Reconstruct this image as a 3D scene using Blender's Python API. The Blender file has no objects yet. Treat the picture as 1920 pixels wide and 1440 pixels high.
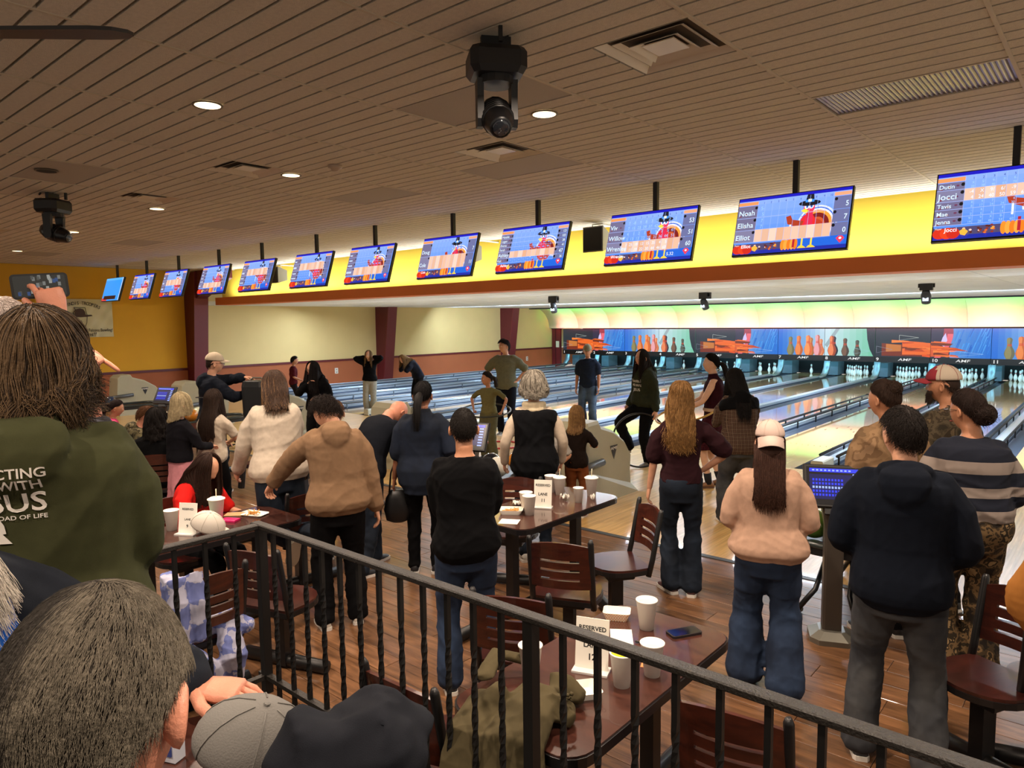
import bpy, math, random
import numpy as np
from mathutils import Vector, Matrix
from mathutils.bvhtree import BVHTree
rnd = random.Random(7); NR = np.random.RandomState(11)
S = bpy.context.scene; COL = S.collection
PI = math.pi
# ---------------------------------------------------------------- camera, world, lights, exposure
cam = bpy.data.objects.new('camera', bpy.data.cameras.new('camera')); COL.objects.link(cam); S.camera = cam
cam.data.sensor_width = 36; cam.data.lens = 36*1327.48/1920; cam.data.clip_start = .03; cam.data.clip_end = 120
cr_, cu_, cf_ = Vector((.75712567, .65316136, -.01187272)), Vector((-.04863385, .0744802, .99603587)), Vector((-.65145642, .7535469, -.08815663))
m = Matrix((cr_, cu_, -cf_)).transposed().to_4x4(); m.translation = (0, 0, 2.2); cam.matrix_world = m
S.view_settings.view_transform = 'Standard'; S.view_settings.look = 'None'; S.view_settings.gamma = 1
S.view_settings.use_curve_mapping = False; S.view_settings.exposure = 0.0
S.cycles.use_denoising = True; S.cycles.max_bounces = 7; S.cycles.diffuse_bounces = 3; S.cycles.glossy_bounces = 4
S.cycles.transmission_bounces = 4; S.cycles.sample_clamp_indirect = 6
W = bpy.data.worlds.new('world'); S.world = W; W.use_nodes = True
W.node_tree.nodes['Background'].inputs[0].default_value = (1, .88, .74, 1); W.node_tree.nodes['Background'].inputs[1].default_value = .62
def hexc(h):
    h = h.lstrip('#'); c = [int(h[i:i+2], 16)/255 for i in (0, 2, 4)]
    return tuple(x/12.92 if x <= .04045 else ((x+.055)/1.055)**2.4 for x in c)+(1,)
def lamp(name, kind, loc, power, color, target=None, size=None, sy=None, spread=None, **k):
    d = bpy.data.lights.new(name, kind); d.energy = power; d.color = hexc(color)[:3]
    o = bpy.data.objects.new(name, d); COL.objects.link(o); o.location = loc
    if target is not None: o.rotation_euler = (Vector(target)-Vector(loc)).to_track_quat('-Z', 'Y').to_euler()
    if kind == 'AREA':
        if sy: d.shape = 'RECTANGLE'; d.size = size; d.size_y = sy
        else: d.shape = 'DISK'; d.size = size
        if spread: d.spread = math.radians(spread)
    for a, b in k.items(): setattr(d, a, b)
    return o
# recessed cans in the ceiling over the seating, two staggered rows and two more over the raised floor
WARM = '#ffe7d0'
CANS = [(-5.0, 2.52), (-1.7, 2.5), (-11.5, 2.5), (-14.8, 2.5), (-3.39, 4.33), (-6.69, 4.24), (-9.86, 4.2), (-13.2, 4.25), (-17.2, 4.5), (0.0, 4.3),
        (-3.3, .7), (0.0, .7), (-6.6, .7), (-1.7, -1.1), (-5., -1.1)]
for x, y in CANS:
    lamp('downlight_lamp', 'AREA', (x, y, 3.715), 60, WARM, (x, y, 0), size=.13, spread=150)
# fluorescent tubes in the trough of the orange beam wash the yellow fascia and the ceiling
for i in range(8):
    lamp('cove_lamp', 'AREA', (-18.4+2.65*i, 10.1, 3.0), 36, '#e2f2ff', (-18.4+2.65*i, 10.2, 3.76), size=2.55, sy=.06)
# unseen cool fill strips, added under the low ceiling to brighten the lanes
for i in range(8):
    lamp('lane_fill_lamp', 'AREA', (-19.3+2.65*i, 13.4, 2.70), 170 if i else 60, '#dfeeff', (-19.3+2.65*i, 13.0, 0), size=2.2, sy=.12)
    lamp('lane_fill_lamp', 'AREA', (-19.3+2.65*i, 19.5, 2.70), 135 if i else 70, '#d8ecff', (-19.3+2.65*i, 22, 0), size=2.2, sy=.1)
# pin deck tubes behind the masking, green and pink strips of the far cove
for i in range(6):
    lamp('pin_lamp', 'AREA', (-18.9+3.46*i, 27.75, 1.1), 30, '#8ae6ff', (-18.9+3.46*i, 28.7, .1), size=3.2, sy=.08)
    lamp('green_strip', 'AREA', (-18.9+3.46*i, 26.30, 2.48), 22, '#4dff66', (-18.9+3.46*i, 26.75, 2.66), size=3.44, sy=.04)
    lamp('pink_strip', 'AREA', (-18.9+3.46*i, 27.02, 1.87), 24, '#ff7078', (-18.9+3.46*i, 27.28, 2.02), size=3.44, sy=.04)
# ---------------------------------------------------------------- materials
MATS = {}
def mat(name, color='#888888', rough=.6, metal=0., var=0., vscale=6., bump=0., bscale=60., emit=0., spec=.5, coat=0., alpha=1., randv=0., sheen=0.):
    if name in MATS: return MATS[name]
    M = bpy.data.materials.new(name); M.use_nodes = True; nt = M.node_tree; N = nt.nodes; L = nt.links
    b = N['Principled BSDF']; c = hexc(color)
    b.inputs['Base Color'].default_value = c; b.inputs['Roughness'].default_value = rough; b.inputs['Metallic'].default_value = metal
    b.inputs['Specular IOR Level'].default_value = spec; b.inputs['Coat Weight'].default_value = coat; b.inputs['Coat Roughness'].default_value = .08
    if sheen: b.inputs['Sheen Weight'].default_value = sheen; b.inputs['Sheen Roughness'].default_value = .5
    src = None
    if var or bump:
        tc = N.new('ShaderNodeTexCoord')
    if var:
        n = N.new('ShaderNodeTexNoise'); n.inputs['Scale'].default_value = vscale; n.inputs['Detail'].default_value = 4
        L.new(tc.outputs['Object'], n.inputs['Vector'])
        r = N.new('ShaderNodeMapRange'); r.inputs['From Min'].default_value = .3; r.inputs['From Max'].default_value = .7
        r.inputs['To Min'].default_value = 1-var; r.inputs['To Max'].default_value = 1+var; L.new(n.outputs['Fac'], r.inputs['Value'])
        src = r.outputs['Result']
    if randv:
        oi = N.new('ShaderNodeObjectInfo'); r2 = N.new('ShaderNodeMapRange'); r2.inputs['To Min'].default_value = 1-randv; r2.inputs['To Max'].default_value = 1+randv
        L.new(oi.outputs['Random'], r2.inputs['Value'])
        if src is None: src = r2.outputs['Result']
        else:
            mm = N.new('ShaderNodeMath'); mm.operation = 'MULTIPLY'; L.new(src, mm.inputs[0]); L.new(r2.outputs['Result'], mm.inputs[1]); src = mm.outputs[0]
    if src is not None:
        mx = N.new('ShaderNodeVectorMath'); mx.operation = 'SCALE'; mx.inputs[0].default_value = c[:3]; L.new(src, mx.inputs['Scale'])
        L.new(mx.outputs[0], b.inputs['Base Color'])
    if bump:
        n2 = N.new('ShaderNodeTexNoise'); n2.inputs['Scale'].default_value = bscale; n2.inputs['Detail'].default_value = 3
        L.new(tc.outputs['Object'], n2.inputs['Vector'])
        bp = N.new('ShaderNodeBump'); bp.inputs['Strength'].default_value = bump; bp.inputs['Distance'].default_value = .01
        L.new(n2.outputs['Fac'], bp.inputs['Height']); L.new(bp.outputs[0], b.inputs['Normal'])
    if emit:
        b.inputs['Emission Color'].default_value = c; b.inputs['Emission Strength'].default_value = emit
    if alpha < 1: b.inputs['Alpha'].default_value = alpha
    MATS[name] = M; return M
def em(color, k=1.0):                       # the lit print of a screen or a backlit sign
    n = 'glow_%s_%.2f' % (color, k)
    if n in MATS: return MATS[n]
    M = bpy.data.materials.new(n); M.use_nodes = True; b = M.node_tree.nodes['Principled BSDF']; c = hexc(color)
    b.inputs['Base Color'].default_value = (.01, .01, .01, 1); b.inputs['Roughness'].default_value = .25
    b.inputs['Emission Color'].default_value = c; b.inputs['Emission Strength'].default_value = k
    MATS[n] = M; return M
def wood(name, c1, c2, rough=.4, scale=(1, 12, 12), rand=.2, coat=0., spec=.5, plank=None, knots=0.):
    """grain stretched along local x; rand = object to object change; plank = (w, l) board pattern for areas too far to build"""
    if name in MATS: return MATS[name]
    M = bpy.data.materials.new(name); M.use_nodes = True; nt = M.node_tree; N = nt.nodes; L = nt.links; b = N['Principled BSDF']
    tc = N.new('ShaderNodeTexCoord'); mp = N.new('ShaderNodeMapping'); mp.inputs['Scale'].default_value = scale
    oi = N.new('ShaderNodeObjectInfo'); ad = N.new('ShaderNodeVectorMath'); ad.operation = 'ADD'
    mu = N.new('ShaderNodeVectorMath'); mu.operation = 'SCALE'; mu.inputs[0].default_value = (31, 17, 5); L.new(oi.outputs['Random'], mu.inputs['Scale'])
    L.new(tc.outputs['Object'], mp.inputs['Vector']); L.new(mp.outputs[0], ad.inputs[0]); L.new(mu.outputs[0], ad.inputs[1])
    n = N.new('ShaderNodeTexNoise'); n.inputs['Scale'].default_value = 2.2; n.inputs['Detail'].default_value = 6; n.inputs['Roughness'].default_value = .65; n.inputs['Distortion'].default_value = .6
    L.new(ad.outputs[0], n.inputs['Vector'])
    cr = N.new('ShaderNodeValToRGB'); e = cr.color_ramp.elements; e[0].position = .3; e[1].position = .72; e[0].color = hexc(c1); e[1].color = hexc(c2)
    L.new(n.outputs['Fac'], cr.inputs['Fac'])
    r2 = N.new('ShaderNodeMapRange'); r2.inputs['To Min'].default_value = 1-rand; r2.inputs['To Max'].default_value = 1+rand
    fac = oi.outputs['Random']
    if plank:
        br = N.new('ShaderNodeTexBrick'); br.inputs['Scale'].default_value = 1; br.inputs['Brick Width'].default_value = plank[1]; br.inputs['Row Height'].default_value = plank[0]
        br.inputs['Mortar Size'].default_value = .0012; br.inputs['Color1'].default_value = (0, 0, 0, 1); br.inputs['Color2'].default_value = (1, 1, 1, 1); br.inputs['Mortar'].default_value = (.0, .0, .0, 1)
        if len(plank) > 2:
            mr = N.new('ShaderNodeMapping'); mr.inputs['Rotation'].default_value = (0, 0, PI/2); L.new(tc.outputs['Object'], mr.inputs['Vector']); L.new(mr.outputs[0], br.inputs['Vector'])
        else: L.new(tc.outputs['Object'], br.inputs['Vector'])
        bw = N.new('ShaderNodeRGBToBW'); L.new(br.outputs['Color'], bw.inputs[0]); fac = bw.outputs[0]
    L.new(fac, r2.inputs['Value'])
    mx = N.new('ShaderNodeVectorMath'); mx.operation = 'SCALE'; L.new(cr.outputs['Color'], mx.inputs[0]); L.new(r2.outputs['Result'], mx.inputs['Scale'])
    L.new(mx.outputs[0], b.inputs['Base Color']); b.inputs['Roughness'].default_value = rough
    b.inputs['Coat Weight'].default_value = coat; b.inputs['Coat Roughness'].default_value = .05; b.inputs['Specular IOR Level'].default_value = spec
    MATS[name] = M; return M
def pattern(name, build, rough=.9):
    """material with a custom colour network: build(N, L, objcoord_socket) returns a colour socket"""
    if name in MATS: return MATS[name]
    M = bpy.data.materials.new(name); M.use_nodes = True; N = M.node_tree.nodes; L = M.node_tree.links; b = N['Principled BSDF']
    b.inputs['Roughness'].default_value = rough; b.inputs['Specular IOR Level'].default_value = .25
    tc = N.new('ShaderNodeTexCoord'); L.new(build(N, L, tc.outputs['Object']), b.inputs['Base Color']); MATS[name] = M; return M
def ramp(N, L, fac, stops, const=False):
    cr = N.new('ShaderNodeValToRGB'); cr.color_ramp.interpolation = 'CONSTANT' if const else 'LINEAR'
    e = cr.color_ramp.elements
    while len(e) < len(stops): e.new(.5)
    for q, (p, c) in zip(e, stops): q.position = p; q.color = hexc(c)
    L.new(fac, cr.inputs['Fac']); return cr.outputs['Color']
# ---------------------------------------------------------------- mesh helpers
def setp(o, label=None, cat=None, group=None, kind=None):
    for k, v in (('label', label), ('category', cat), ('group', group), ('kind', kind)):
        if v: o[k] = v
    return o
def link(name, data, parent=None, loc=None, rot=None):
    o = bpy.data.objects.new(name, data); COL.objects.link(o)
    if parent is not None: o.parent = parent
    if loc is not None: o.location = loc
    if rot is not None: o.rotation_euler = rot
    return o
def empty(name, loc=(0, 0, 0), rz=0., **k):
    o = link(name, None, None, loc, (0, 0, rz)); o.empty_display_size = .1; return setp(o, **k)
def mesh(name, V, F, mats, idx=None, smooth=False):
    me = bpy.data.meshes.new(name); me.from_pydata([tuple(map(float, v)) for v in V], [], [tuple(map(int, f)) for f in F])
    for q in (mats if isinstance(mats, (list, tuple)) else [mats]): me.materials.append(q)
    if idx is not None: me.polygons.foreach_set('material_index', np.array(idx, dtype=np.int32))
    if smooth: me.polygons.foreach_set('use_smooth', np.ones(len(me.polygons), dtype=bool))
    me.update(); return me
def rotm(rx=0, ry=0, rz=0):
    cx, sx, cy, sy, cz, sz = math.cos(rx), math.sin(rx), math.cos(ry), math.sin(ry), math.cos(rz), math.sin(rz)
    return np.array([[cz, -sz, 0], [sz, cz, 0], [0, 0, 1]]) @ np.array([[cy, 0, sy], [0, 1, 0], [-sy, 0, cy]]) @ np.array([[1, 0, 0], [0, cx, -sx], [0, sx, cx]])
def nrm(v): v = np.asarray(v, float); return v/max(1e-9, np.linalg.norm(v))
class MB:
    def __init__(s): s.V = []; s.F = []; s.I = []; s.m = 0
    def add(s, V, F, T=None, o=(0, 0, 0)):
        V = np.asarray(V, float)
        if T is not None: V = V @ np.asarray(T).T
        V = V+np.asarray(o, float); n = len(s.V); s.V += list(V); s.F += [tuple(n+i for i in f) for f in F]; s.I += [s.m]*len(F); return s
    def box(s, c, d, T=None, bev=0.):
        x, y, z = [q/2 for q in d]
        if bev:
            e = bev; V = []
            for zz, k in ((-z, e), (-z+e, 0), (z-e, 0), (z, e)):
                V += [(-x+k, -y+k+0, zz), (x-k, -y+k, zz), (x-k, y-k, zz), (-x+k, y-k, zz)]
            F = [(3, 2, 1, 0), (12, 13, 14, 15)]+[(4*j+i, 4*j+(i+1) % 4, 4*j+4+(i+1) % 4, 4*j+4+i) for j in range(3) for i in range(4)]
            return s.add(V, F, T, c)
        V = [(-x, -y, -z), (x, -y, -z), (x, y, -z), (-x, y, -z), (-x, -y, z), (x, -y, z), (x, y, z), (-x, y, z)]
        return s.add(V, [(3, 2, 1, 0), (4, 5, 6, 7), (0, 1, 5, 4), (1, 2, 6, 5), (2, 3, 7, 6), (3, 0, 4, 7)], T, c)
    def b2(s, a, b): return s.box([(p+q)/2 for p, q in zip(a, b)], [abs(q-p) for p, q in zip(a, b)])
    def loft(s, R, cap=True, close=False):
        """R: list of rings (each k x 3)"""
        k = len(R[0]); n = len(R); V = np.concatenate(R); F = []
        for j in range(n if close else n-1):
            j2 = (j+1) % n
            F += [(j*k+i, j*k+(i+1) % k, j2*k+(i+1) % k, j2*k+i) for i in range(k)]
        if cap and not close: F += [tuple(range(k-1, -1, -1)), tuple((n-1)*k+i for i in range(k))]
        return s.add(V, F)
    def tube(s, P, r, n=8, cap=True, close=False, flat=1.):
        P = [np.asarray(p, float) for p in P]; m_ = len(P); R = []; u = None
        for i, p in enumerate(P):
            a, b = P[(i-1) % m_ if close else max(0, i-1)], P[(i+1) % m_ if close else min(m_-1, i+1)]
            t = nrm(b-a)
            if u is None: u = nrm(np.cross(t, (0, 0, 1) if abs(t[2]) < .9 else (0, 1, 0)))
            u = nrm(u-t*np.dot(u, t)); v = np.cross(t, u); rr = r[i] if hasattr(r, '__len__') else r
            R.append(np.array([p+rr*(math.cos(2*PI*q/n)*u+flat*math.sin(2*PI*q/n)*v) for q in range(n)]))
        return s.loft(R, cap, close)
    def cyl(s, a, b, r, n=12, r2=None): return s.tube([a, b], [r, r if r2 is None else r2], n)
    def lathe(s, prof, n=16, c=(0, 0, 0), T=None):
        V = []; F = []
        for r, z in prof: V += [(r*math.cos(2*PI*i/n), r*math.sin(2*PI*i/n), z) for i in range(n)]
        for j in range(len(prof)-1): F += [(j*n+i, j*n+(i+1) % n, (j+1)*n+(i+1) % n, (j+1)*n+i) for i in range(n)]
        if prof[0][0] > 1e-4: F.append(tuple(range(n-1, -1, -1)))
        if prof[-1][0] > 1e-4: F.append(tuple((len(prof)-1)*n+i for i in range(n)))
        return s.add(V, F, T, c)
    def prism(s, pts, z0, z1, T=None, o=(0, 0, 0)):
        n = len(pts); V = [(x, y, z0) for x, y in pts]+[(x, y, z1) for x, y in pts]
        return s.add(V, [tuple(range(n-1, -1, -1)), tuple(range(n, 2*n))]+[(i, (i+1) % n, n+(i+1) % n, n+i) for i in range(n)], T, o)
    def flat(s, pts, z=0., T=None, o=(0, 0, 0)): return s.add([(x, y, z) for x, y in pts], [tuple(range(len(pts)))], T, o)
    def data(s, name, mats, smooth=False): return mesh(name, s.V, s.F, mats, s.I, smooth)
    def build(s, name, mats, parent=None, smooth=False, loc=None, rot=None): return link(name, s.data(name, mats, smooth), parent, loc, rot)
def rrect(w, h, r, n=5):
    P = []
    for cx, cy, a in ((w/2-r, h/2-r, 0), (-w/2+r, h/2-r, PI/2), (-w/2+r, -h/2+r, PI), (w/2-r, -h/2+r, 1.5*PI)):
        P += [(cx+r*math.cos(a+PI/2*i/n), cy+r*math.sin(a+PI/2*i/n)) for i in range(n+1)]
    return P
_TX = {}
def text(s, size=1., bold=0.):
    """flat text outline as (V, F) lying in xy, origin at the left of the base line"""
    k = (s, bold)
    if k not in _TX:
        cu = bpy.data.curves.new('t', 'FONT'); cu.body = s; cu.size = 1; cu.offset = bold; cu.resolution_u = 3
        ob = bpy.data.objects.new('t', cu); me = bpy.data.meshes.new_from_object(ob)
        V = np.array([v.co[:] for v in me.vertices]) if len(me.vertices) else np.zeros((0, 3)); F = [tuple(p.vertices) for p in me.polygons]
        bpy.data.objects.remove(ob); bpy.data.curves.remove(cu); bpy.data.meshes.remove(me); _TX[k] = (V, F)
    V, F = _TX[k]; return V*size, F
def put_text(mb, s, x, y, size, z=0., sx=1., align='l', bold=0., T=None, o=(0, 0, 0)):
    V, F = text(s, size, bold)
    if not len(V): return
    V = V.copy(); V[:, 0] *= sx; w = V[:, 0].max()
    V[:, 0] += x-(w if align == 'r' else w/2 if align == 'c' else 0); V[:, 1] += y; V[:, 2] += z
    mb.add(V, F, T, o)
def dup(root, loc, rz=None, label=None, group=None, parent=None):
    r = root.copy(); COL.objects.link(r); r.location = loc
    if rz is not None: r.rotation_euler = (0, 0, rz)
    if parent is not None: r.parent = parent
    if label: r['label'] = label
    if group: r['group'] = group
    for ch in root.children:
        c = ch.copy(); COL.objects.link(c); c.parent = r
        for g in ch.children:
            d = g.copy(); COL.objects.link(d); d.parent = c
    return r
NUM = ['zero', 'one', 'two', 'three', 'four', 'five', 'six', 'seven', 'eight', 'nine', 'ten', 'eleven', 'twelve']
LP = 1.73; X0 = -20.55; YM = 27.6; YF = 10.45; YA = 6.02
def lx(k): return X0+LP*(k-.5)
# ---------------------------------------------------------------- the room
def struct(mb, name, m, smooth=False, parent=None):
    o = mb.build(name, m, parent, smooth)
    if parent is None: o['kind'] = 'structure'
    return o
M_tile = mat('ceiling_tile_paint', '#cbbfac', .95, var=.06, vscale=40, bump=.5, bscale=160, randv=.03, spec=.2)
M_tileback = mat('ceiling_groove', '#4d4030', .95)
M_tee = mat('ceiling_tee_paint', '#c0b29a', .7)
M_must = mat('mustard_wall_paint', '#e6aa28', .8, var=.03, vscale=1.5, bump=.1, bscale=90)
M_cream = mat('cream_wall_paint', '#e2cb8e', .85, var=.03, vscale=1.2, bump=.1, bscale=90)
M_terra = mat('terracotta_paint', '#a85f3a', .8, var=.04, vscale=2)
M_maroon = mat('maroon_paint', '#5e1b21', .5, var=.05, vscale=3)
M_orange = mat('orange_beam_paint', '#cc6c2e', .6, var=.04, vscale=2)
M_yellow = mat('yellow_fascia_paint', '#efc63c', .75, var=.03, vscale=1)
M_low = mat('pale_grey_ceiling', '#dde3e8', .7, var=.05, vscale=2)
M_dark = mat('dark_recess', '#141518', .8)
M_white = mat('white_paint', '#e6e2d8', .6)
# ceiling: backing slab, tiles of four planks, tees
CX0, CX1, CY0, CY1, CZ = -21.2, 3.6, -6.0, 10.4, 3.76
mb = MB(); mb.b2((CX0, CY0, CZ+.03), (CX1, CY1, CZ+.2)); ceil_ = struct(mb, 'ceiling', M_tileback)
TW, TL = .61, 1.18
tb = MB()
for i in range(4):
    y0 = -TW/2+i*TW/4
    tb.box((0, y0+TW/8, .014), (TL-.02, TW/4-.019, .03))
tile_me = tb.data('ceiling_tile', M_tile)
pb = MB(); pb.box((0, 0, .016), (TL-.02, TW-.015, .03)); plain_me = pb.data('ceiling_panel', mat('plain_panel_paint', '#a89d8e', .8, bump=.3, bscale=200))
TX0 = -.60-TL*.5-TL*18     # tile centre of the first column
special = {}
def cell(x, y): return (round((x-TX0)/TL), round((y-.46-.305)/TW))
for x, y, s_ in ((-2.1, 3.77, 'v'), (-6.75, 3.65, 'v'), (-4.5, 4.88, 'v'), (-9.9, 3.6, 'v'), (-14.2, 3.4, 'v'), (-17.8, 3.2, 'v'), (-1.19, 5.55, 'l'), (-3.3, 3.75, 'p'), (-4.78, 5.5, 'p'), (-7.0, 5.6, 'p'), (-10.9, 5.5, 'p'), (-8.2, 2.9, 'p'), (-14.5, 5.4, 'p'), (-17.9, 5.0, 'p')):
    special[cell(x, y)] = s_
SP = []
for i in range(20):
    for j in range(16):
        x, y = TX0+i*TL, .46+.305+j*TW
        s_ = special.get((i, j))
        if x+TL/2 > 1.9 or x < -21.2: continue
        if s_ == 'v': SP.append(('v', x, y)); continue
        if s_ == 'l': SP.append(('l', x, y)); continue
        o = link('ceiling_panel' if s_ == 'p' else 'ceiling_tile', plain_me if s_ == 'p' else tile_me, ceil_, (x, y, CZ))
for k in range(22):
    mb = MB(); x = TX0-TL/2+k*TL
    if x > 2: break
    mb.b2((x-.011, CY0, CZ-.006), (x+.011, CY1-.02, CZ+.02)); mb.build('ceiling_tee', M_tee, ceil_)
mb = MB(); mb.b2((CX0, CY0, CZ), (CX1, .46, CZ+.03)); mb.b2((2.0, .46, CZ), (CX1, CY1, CZ+.03)); mb.build('rear_tiles', M_tile, ceil_)
# square air diffusers, prismatic light panel, downlights, smoke detector
M_met = mat('brushed_diffuser_metal', '#d0c6b4', .42, metal=.25, spec=.6)
VL = {0: 'large square metal air diffuser in ceiling nearest the camera beside the light panel', 1: 'square metal air diffuser directly below the hanging stage light, grey panel behind it',
      2: 'square metal air diffuser left of the smoke detector in ceiling', 3: 'square metal air diffuser right of a glowing downlight, over the far left tables', 4: 'narrow-looking air diffuser past the left stage light, farther from camera', 5: 'air diffuser closest to mustard wall in ceiling'}
SP.sort(key=lambda q: -q[1]); vi = 0
for s_, x, y in SP:
    if s_ == 'v':
        hole = .56; cx = x+TL/2-.31
        t = empty('air_diffuser', (cx, y, CZ), label=VL.get(vi, VL[5]), cat='air vent', group='square ceiling diffusers'); vi += 1
        a = MB()
        for k, (w0, z0, w1, z1) in enumerate(((.30, .0, .215, .055), (.225, .012, .15, .05), (.155, .0, .10, .03))):
            sq = [(1, 1), (-1, 1), (-1, -1), (1, -1)]; a = MB()
            R0 = np.array([(q*w0, p*w0, z0) for q, p in sq]); R1 = np.array([(q*w1, p*w1, z1) for q, p in sq]); R2 = R1+np.array([0, 0, .004]); R3 = R0+np.array([0, 0, .004])
            a.loft([R0, R1, R2, R3], cap=False, close=True); a.build('vane', M_met, t)
        a = MB(); a.box((0, 0, .012), (.2, .2, .006)); a.build('centre_plate', M_met, t)
        a = MB(); a.lathe([(.19, .056), (.19, .1), (.0, .1)], 20); a.build('duct_collar', M_dark, t)
        a = MB()
        for q in range(4): a.b2((-TL/2+.01, -.305+q*TW/4+.01, -.001), (TL/2-.625, -.305+(q+1)*TW/4-.01, .02))
        o = a.build('ceiling_tile', M_tile, ceil_, loc=(x, y, CZ))
    else:
        t = empty('light_panel', (x, y, CZ), label='long grey ribbed fluorescent light panel, switched off, set in ceiling at right', cat='ceiling light')
        a = MB(); a.box((0, 0, .018), (TL-.03, TW-.03, .012)); a.build('panel_back', mat('prism_panel', '#736d7c', .35, var=.25, vscale=7, spec=.6), t)
        a = MB()
        for k in range(38): a.cyl((-TL/2+.03+k*.03, -TW/2+.02, .01), (-TL/2+.03+k*.03, TW/2-.02, .01), .009, 5)
        o = a.build('prism_ribs', mat('prism_rib', '#847c8c', .3, spec=.7), t); o['kind'] = 'stuff'
        a = MB(); a.box((0, -TW/2+.01, .005), (TL, .02, .02)); a.box((0, TW/2-.01, .005), (TL, .02, .02)); a.build('panel_frame', M_tee, t)
M_glow = em('#ffe2b0', 3.2)
DL = {(-5.0, 2.52): 'at upper left, largest of the lit ones', (-1.7, 2.5): 'above the LANE 12 table behind the large stage light', (-11.5, 2.5): 'past the left stage light, near row', (-14.8, 2.5): 'near row, closest to mustard wall', (-3.39, 4.33): 'right of the large stage light', (-6.69, 4.24): 'left of the smoke detector', (-9.86, 4.2): 'above the cream cap person', (-13.2, 4.25): 'far row behind the left stage light', (-17.2, 4.5): 'far row, nearest the banner', (0.0, 4.3): 'beyond the ribbed light panel at right', (-3.3, .7): 'above the raised floor, middle', (0.0, .7): 'above the raised floor, right', (-6.6, .7): 'above the raised floor, left'}
for i, (x, y) in enumerate(CANS+[(-8.23, 2.45)]):
    if not (y > .6 and x > -20): continue
    off = i == len(CANS)
    t = empty('downlight', (x, y, CZ-.012), label='recessed downlight with a black unlit opening above the left stage light' if off else 'glowing round downlight '+DL.get((x, y), 'in the ceiling'), cat='ceiling light', group=None if off else 'lit round downlights in the ceiling')
    a = MB(); n = 20
    R = [np.array([(r*math.cos(2*PI*q/n), r*math.sin(2*PI*q/n), z) for q in range(n)]) for r, z in ((.088, .0), (.104, -.002), (.104, .006), (.088, .006))]
    a.loft(R, cap=False, close=True); a.build('trim_ring', mat('dark_ring', '#6a5a46', .5), t, True)
    a = MB(); a.lathe([(.088, .0), (.07, .004), (.0, .004)], 20); a.build('lens', M_dark if off else M_glow, t)
t = empty('smoke_detector', (-6.0, 4.3, CZ-.01), label='small round smoke detector on the grooved ceiling', cat='smoke detector')
a = MB(); a.lathe([(.0, -.05), (.03, -.048), (.05, -.02), (.07, -.015), (.07, .01)], 16); a.build('cap', mat('detector_plastic', '#b09c88', .5), t, True)
# walls
mb = MB(); mb.b2((-21.5, -6, -.1), (-21.2, 9.7, .86)); mb.b2((-21.5, -6, .92), (-21.2, 9.7, 3.9)); wl = struct(mb, 'wall_left', M_must)
mb = MB(); mb.b2((-21.5, 9.7, .92), (-21.2, 30, 3.9)); struct(mb, 'wall_left_lanes', M_cream)
mb = MB(); mb.b2((-21.5, -6, .0), (-21.19, 30, .86)); struct(mb, 'trim_1', M_terra)
mb = MB(); mb.b2((-21.5, -6, .86), (-21.165, 27.6, .93)); struct(mb, 'trim_2', M_maroon)
mb = MB(); mb.b2((-21.5, 27.6, -.1), (-20.80, 27.8, 1.85)); struct(mb, 'wall_far', M_maroon); mb = MB(); mb.b2((-21.5, 30.6, -.1), (3.8, 30.8, 3)); struct(mb, 'wall_back', M_dark)
# maroon steel frames standing off the left wall
def column(y0, top, name):
    mb = MB()
    P = [(-21.2, 0), (-20.78, 0), (-20.42, top), (-21.2, top)]
    mb.add([(x, y0+.02, z) for x, z in P]+[(x, y0+.36, z) for x, z in P], [(0, 1, 2, 3), (7, 6, 5, 4), (0, 4, 5, 1), (1, 5, 6, 2), (2, 6, 7, 3), (3, 7, 4, 0)])
    o = struct(mb, name, M_maroon)
    f = MB(); f.add([(x+d, y0+q, z) for q in (-.02, .40) for x, z, d in ((-20.80, 0, 0), (-20.76, 0, 0), (-20.38, top, 0), (-20.44, top, 0))], [(0, 1, 2, 3), (7, 6, 5, 4), (0, 4, 5, 1), (1, 5, 6, 2), (2, 6, 7, 3), (3, 7, 4, 0)])
    f.build('flange', mat('maroon_flange', '#6b2228', .45), o)
column(9.65, 3.74, 'column_1'); column(16.75, 2.79, 'column_2'); column(23.75, 2.79, 'column_3')
mb = MB(); mb.add([(x, y, z) for y in (9.68, 10.0) for x, z in ((-20.45, 2.97), (-18.9, 3.5), (-18.9, 3.76), (-20.45, 3.76))], [(0, 1, 2, 3), (7, 6, 5, 4), (0, 4, 5, 1), (1, 5, 6, 2), (2, 6, 7, 3), (3, 7, 4, 0)]); struct(mb, 'rafter', M_maroon)
# fascia, cove beam, low ceiling over the lanes
mb = MB(); mb.b2((-20.3, 10.4, 2.78), (3.6, 10.55, 3.9)); struct(mb, 'fascia_wall', M_yellow)
mb = MB(); mb.b2((-19.7, 9.88, 2.76), (3.6, 9.96, 2.97)); mb.b2((-19.7, 9.96, 2.76), (3.6, 10.4, 2.81)); struct(mb, 'cove_beam', M_orange)
mb = MB(); mb.b2((-20.6, 10.55, 2.80), (3.6, 25.2, 2.9)); low = struct(mb, 'ceiling_lanes', M_dark)
for i in range(14):
    for j in range(14):
        x = -20.6+i*1.73; a = MB(); y = 10.56+j*1.045
        a.b2((x+.006, y+.006, 2.78), (min(x+1.724, 3.6), y+1.039, 2.80)); a.build('ceiling_panel', M_low, low)
mb = MB(); mb.b2((-21.2, 10.0, 2.79), (-20.6, 25.2, 2.9)); struct(mb, 'ceiling_lanes_edge', M_low)
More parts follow.
